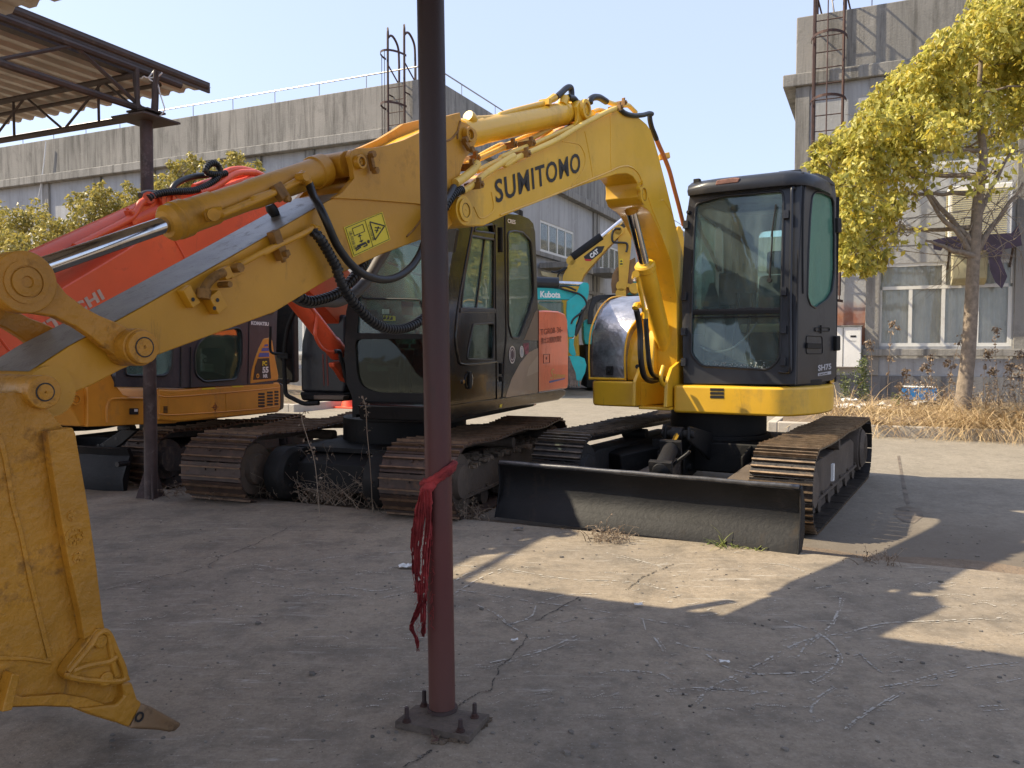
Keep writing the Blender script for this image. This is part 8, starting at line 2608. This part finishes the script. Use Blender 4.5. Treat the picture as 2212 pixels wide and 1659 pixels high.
bush(1940, 850, 880, 16.5, 120, M['leaf_green'], 'small leafy weed left of the blue crate', 8)
# blue crate and litter
bc0 = hit(1985, 862, (0, 17.0, 0), V((0, 1, 0)))
cr_ = thing('plastic_crate', 'blue plastic crate tipped in the dry grass by the wall', 'crate', V((bc0.x, bc0.y, bc0.z)))
m = MB()
c = V((bc0.x, bc0.y, bc0.z + .12)); 
for s_ in (-1, 1):
    m.box(c + F0.U * .32 * s_, F0.U * .015, F0.Vv * .2, V((0, 0, .13))); m.box(c + F0.Vv * .2 * s_, F0.U * .32, F0.Vv * .015, V((0, 0, .13)))
m.box(c - V((0, 0, .12)), F0.U * .32, F0.Vv * .2, V((0, 0, .01)))
obj('crate_body', m, M['bluecrate'], cr_, bevel=.01)
m = MB(); m.box(c + V((0, 0, .14)), F0.U * .34, F0.Vv * .22, V((0, 0, .012))); obj('rim', m, M['paper'], cr_, bevel=.008)
lit = [(1830, 880, 'left most in the litter heap by the bed corner'), (1850, 868, 'upright cup shape in the litter heap'), (1872, 885, 'flat sheet in front of the creeper'), (1895, 893, 'nearest the kerb'), (1915, 880, 'right end of the litter heap'), (1860, 902, 'half under dry grass'), (1985, 872, 'leaning against the blue crate'), (1838, 905, 'on the kerb corner')]
for i, (x, y, s_) in enumerate(lit):
    p = hit(x, y, (0, 15.6, 0), V((0, 1, 0)))
    m = MB(); n_ = 6; r_ = random.uniform(.12, .26)
    for a in range(n_):
        for b_ in range(n_):
            X, Y_ = (a / (n_ - 1) - .5) * 2 * r_, (b_ / (n_ - 1) - .5) * 2 * r_
            m.v.append(V((p.x + X, 15.4 + (i % 3) * .4 + Y_, max(.16, p.z) + .10 * noise.noise(V((X * 7, Y_ * 7, i))) + .03)))
    m.f = [(a * n_ + b_, a * n_ + b_ + 1, (a + 1) * n_ + b_ + 1, (a + 1) * n_ + b_) for a in range(n_ - 1) for b_ in range(n_ - 1)]
    o = obj('paper_scrap', m, M['paper'], raw=True, flat=True); tag(o, 'pale crumpled paper, ' + s_, 'litter', 'litter in the right bed')
    o.modifiers.new('thick', 'SOLIDIFY').thickness = .004
# dead weeds in the slab joint before the tracks
random.seed(33)
def tangle(cx, cy, wpx, n, label, hmax=.45, z=0.0, mt=None, nm='dead_weed', curl=.5):
    m = MB()
    for i in range(n):
        p = gz(cx + random.gauss(0, .45) * wpx, cy + random.uniform(-8, 8), z)
        L = random.uniform(.3, 1) * hmax
        a = random.uniform(0, 6.28)
        d = V((math.cos(a) * random.uniform(.1, .9), math.sin(a) * .4, random.uniform(.3, 1))).normalized()
        pts = [p]
        for k_ in range(8):
            d = (d + V((random.gauss(0, .22), random.gauss(0, .15), random.gauss(0, .15) - curl * .22 * k_ / 8))).normalized()
            pts.append(pts[-1] + d * L / 8)
            if pts[-1].z < .005: pts[-1].z = .005 + random.random() * .01
        m.tube(pts, [.0028 - .002 * k_ / 8 for k_ in range(9)], 4, cap=False)
        for k_ in range(random.randint(2, 6)):
            q = pts[random.randint(2, 8)]
            e = q + V((random.gauss(0, .03), random.gauss(0, .02), random.gauss(0, .03)))
            m.tube([q, e], .0012, 3, cap=False)
            leafcloud(m, e, .008, random.randint(1, 3), .016, 1, .5)
    o = obj(nm, m, mt or M['deadweed'], raw=True, flat=True); tag(o, label, 'weed', 'dead weeds in the slab joint')
tangle(575, 1072, 60, 55, 'brown dead weed tangle in front of the left track of the black cab machine', .5)
tangle(500, 1078, 60, 24, 'low dead weed tangle between the old post and the rusty track', .22)
tangle(730, 1085, 60, 60, 'tallest dead weed clump between the two rusty tracks', .62, curl=.2)
tangle(670, 1080, 40, 26, 'dead weed clump beside the black axle box', .45)
tangle(800, 1095, 40, 22, 'dead weed at the left corner of the near rusty track', .5, curl=.3)
tangle(870, 1105, 40, 14, 'dead weed just left of the red rag', .25)
tangle(1010, 1115, 50, 30, 'flattened straw right of the red post at the slab edge', .22, curl=1.2)
tangle(1310, 1168, 45, 40, 'flattened straw lying on the sunlit slab before the blade', .20, curl=1.6)
tangle(380, 1072, 60, 16, 'low dead weed in front of the old post', .16)
tangle(1900, 1215, 60, 12, 'brown twigs in the slab joint right of the blade', .14, curl=1.5, mt=M['deadweed'])
m = MB()
for pts in ([(805, 1090), (800, 1010), (793, 935), (790, 880), (782, 855)], [(690, 1075), (680, 1000), (665, 950), (652, 905), (656, 890)]):
    q = [hit(x, y, (0, 6.55, 0), V((0, 1, 0))) for x, y in pts]; q[0].z = 0
    m.tube(smooth(q, 5), .0035, 5, cap=False)
    for k_ in range(14):
        e = smooth(q, 5)[random.randint(2, len(smooth(q, 5)) - 1)]; leafcloud(m, e, .04, 3, .03, 1, .5)
tag(obj('dead_stalk', m, M['deadweed'], raw=True, flat=True), 'two thin dead stalks rising in front of the black cab', 'weed', 'dead weeds in the slab joint')
q = [(787, 1164), (830, 1180), (905, 1240), (1042, 1355)]
# green weed by the blade
m = MB()
for cx, n, hh_ in ((1560, 24, .16), (1590, 12, .09), (1640, 16, .07), (1615, 8, .06), (1525, 5, .05)):
    for i in range(n):
        p = gz(cx + random.gauss(0, 6), 1180 + (cx - 1560) * .09 + random.uniform(-2, 3), 0)
        a = random.uniform(0, 6.28); blade(m, p, V((math.cos(a), math.sin(a), random.uniform(.5, 1.6))).normalized(), hh_ * random.uniform(.5, 1.2), .0045, random.uniform(.2, .9))
tag(obj('green_weed', m, M['weedgreen'], raw=True, flat=True), 'green grass tuft growing at the foot of the black blade', 'weed')
m = MB()
for i in range(60):
    t = random.uniform(2.2, 5.2); p = F0(t, 5.6 + random.gauss(0, .03), 0)
    a = random.uniform(0, 6.28); blade(m, p, V((math.cos(a), math.sin(a), random.uniform(.1, .9))).normalized(), random.uniform(.03, .10), .003, random.uniform(.2, .9))
tag(obj('joint_weeds', m, M['weedgreen'], raw=True, flat=True), 'sparse small weeds along the slab joint at the right', 'weed')
# rusty brown weed mass behind the grass at the right
random.seed(55)
m = MB()
for i in range(260):
    t = random.uniform(.5, 6.5); w = random.uniform(15.6, 18.5)
    h = random.uniform(.4, 1.15) * (1.0 if t > 2 else .6)
    p = F0(t, w, .12)
    tip = p + V((random.gauss(0, .12), random.gauss(0, .12), h))
    m.tube([p, p.lerp(tip, .5) + V((random.gauss(0, .03), 0, 0)), tip], [.004, .003, .0015], 4, cap=False)
    for q in range(16):
        leafcloud(m, p.lerp(tip, random.uniform(.25, 1)), .05, 1, random.uniform(.03, .07), 1, .6)
tag(obj('brown_weeds', m, M['deadweed'], raw=True, flat=True), 'brown dead weeds standing behind the dry grass at the right', 'weed', kind='stuff')
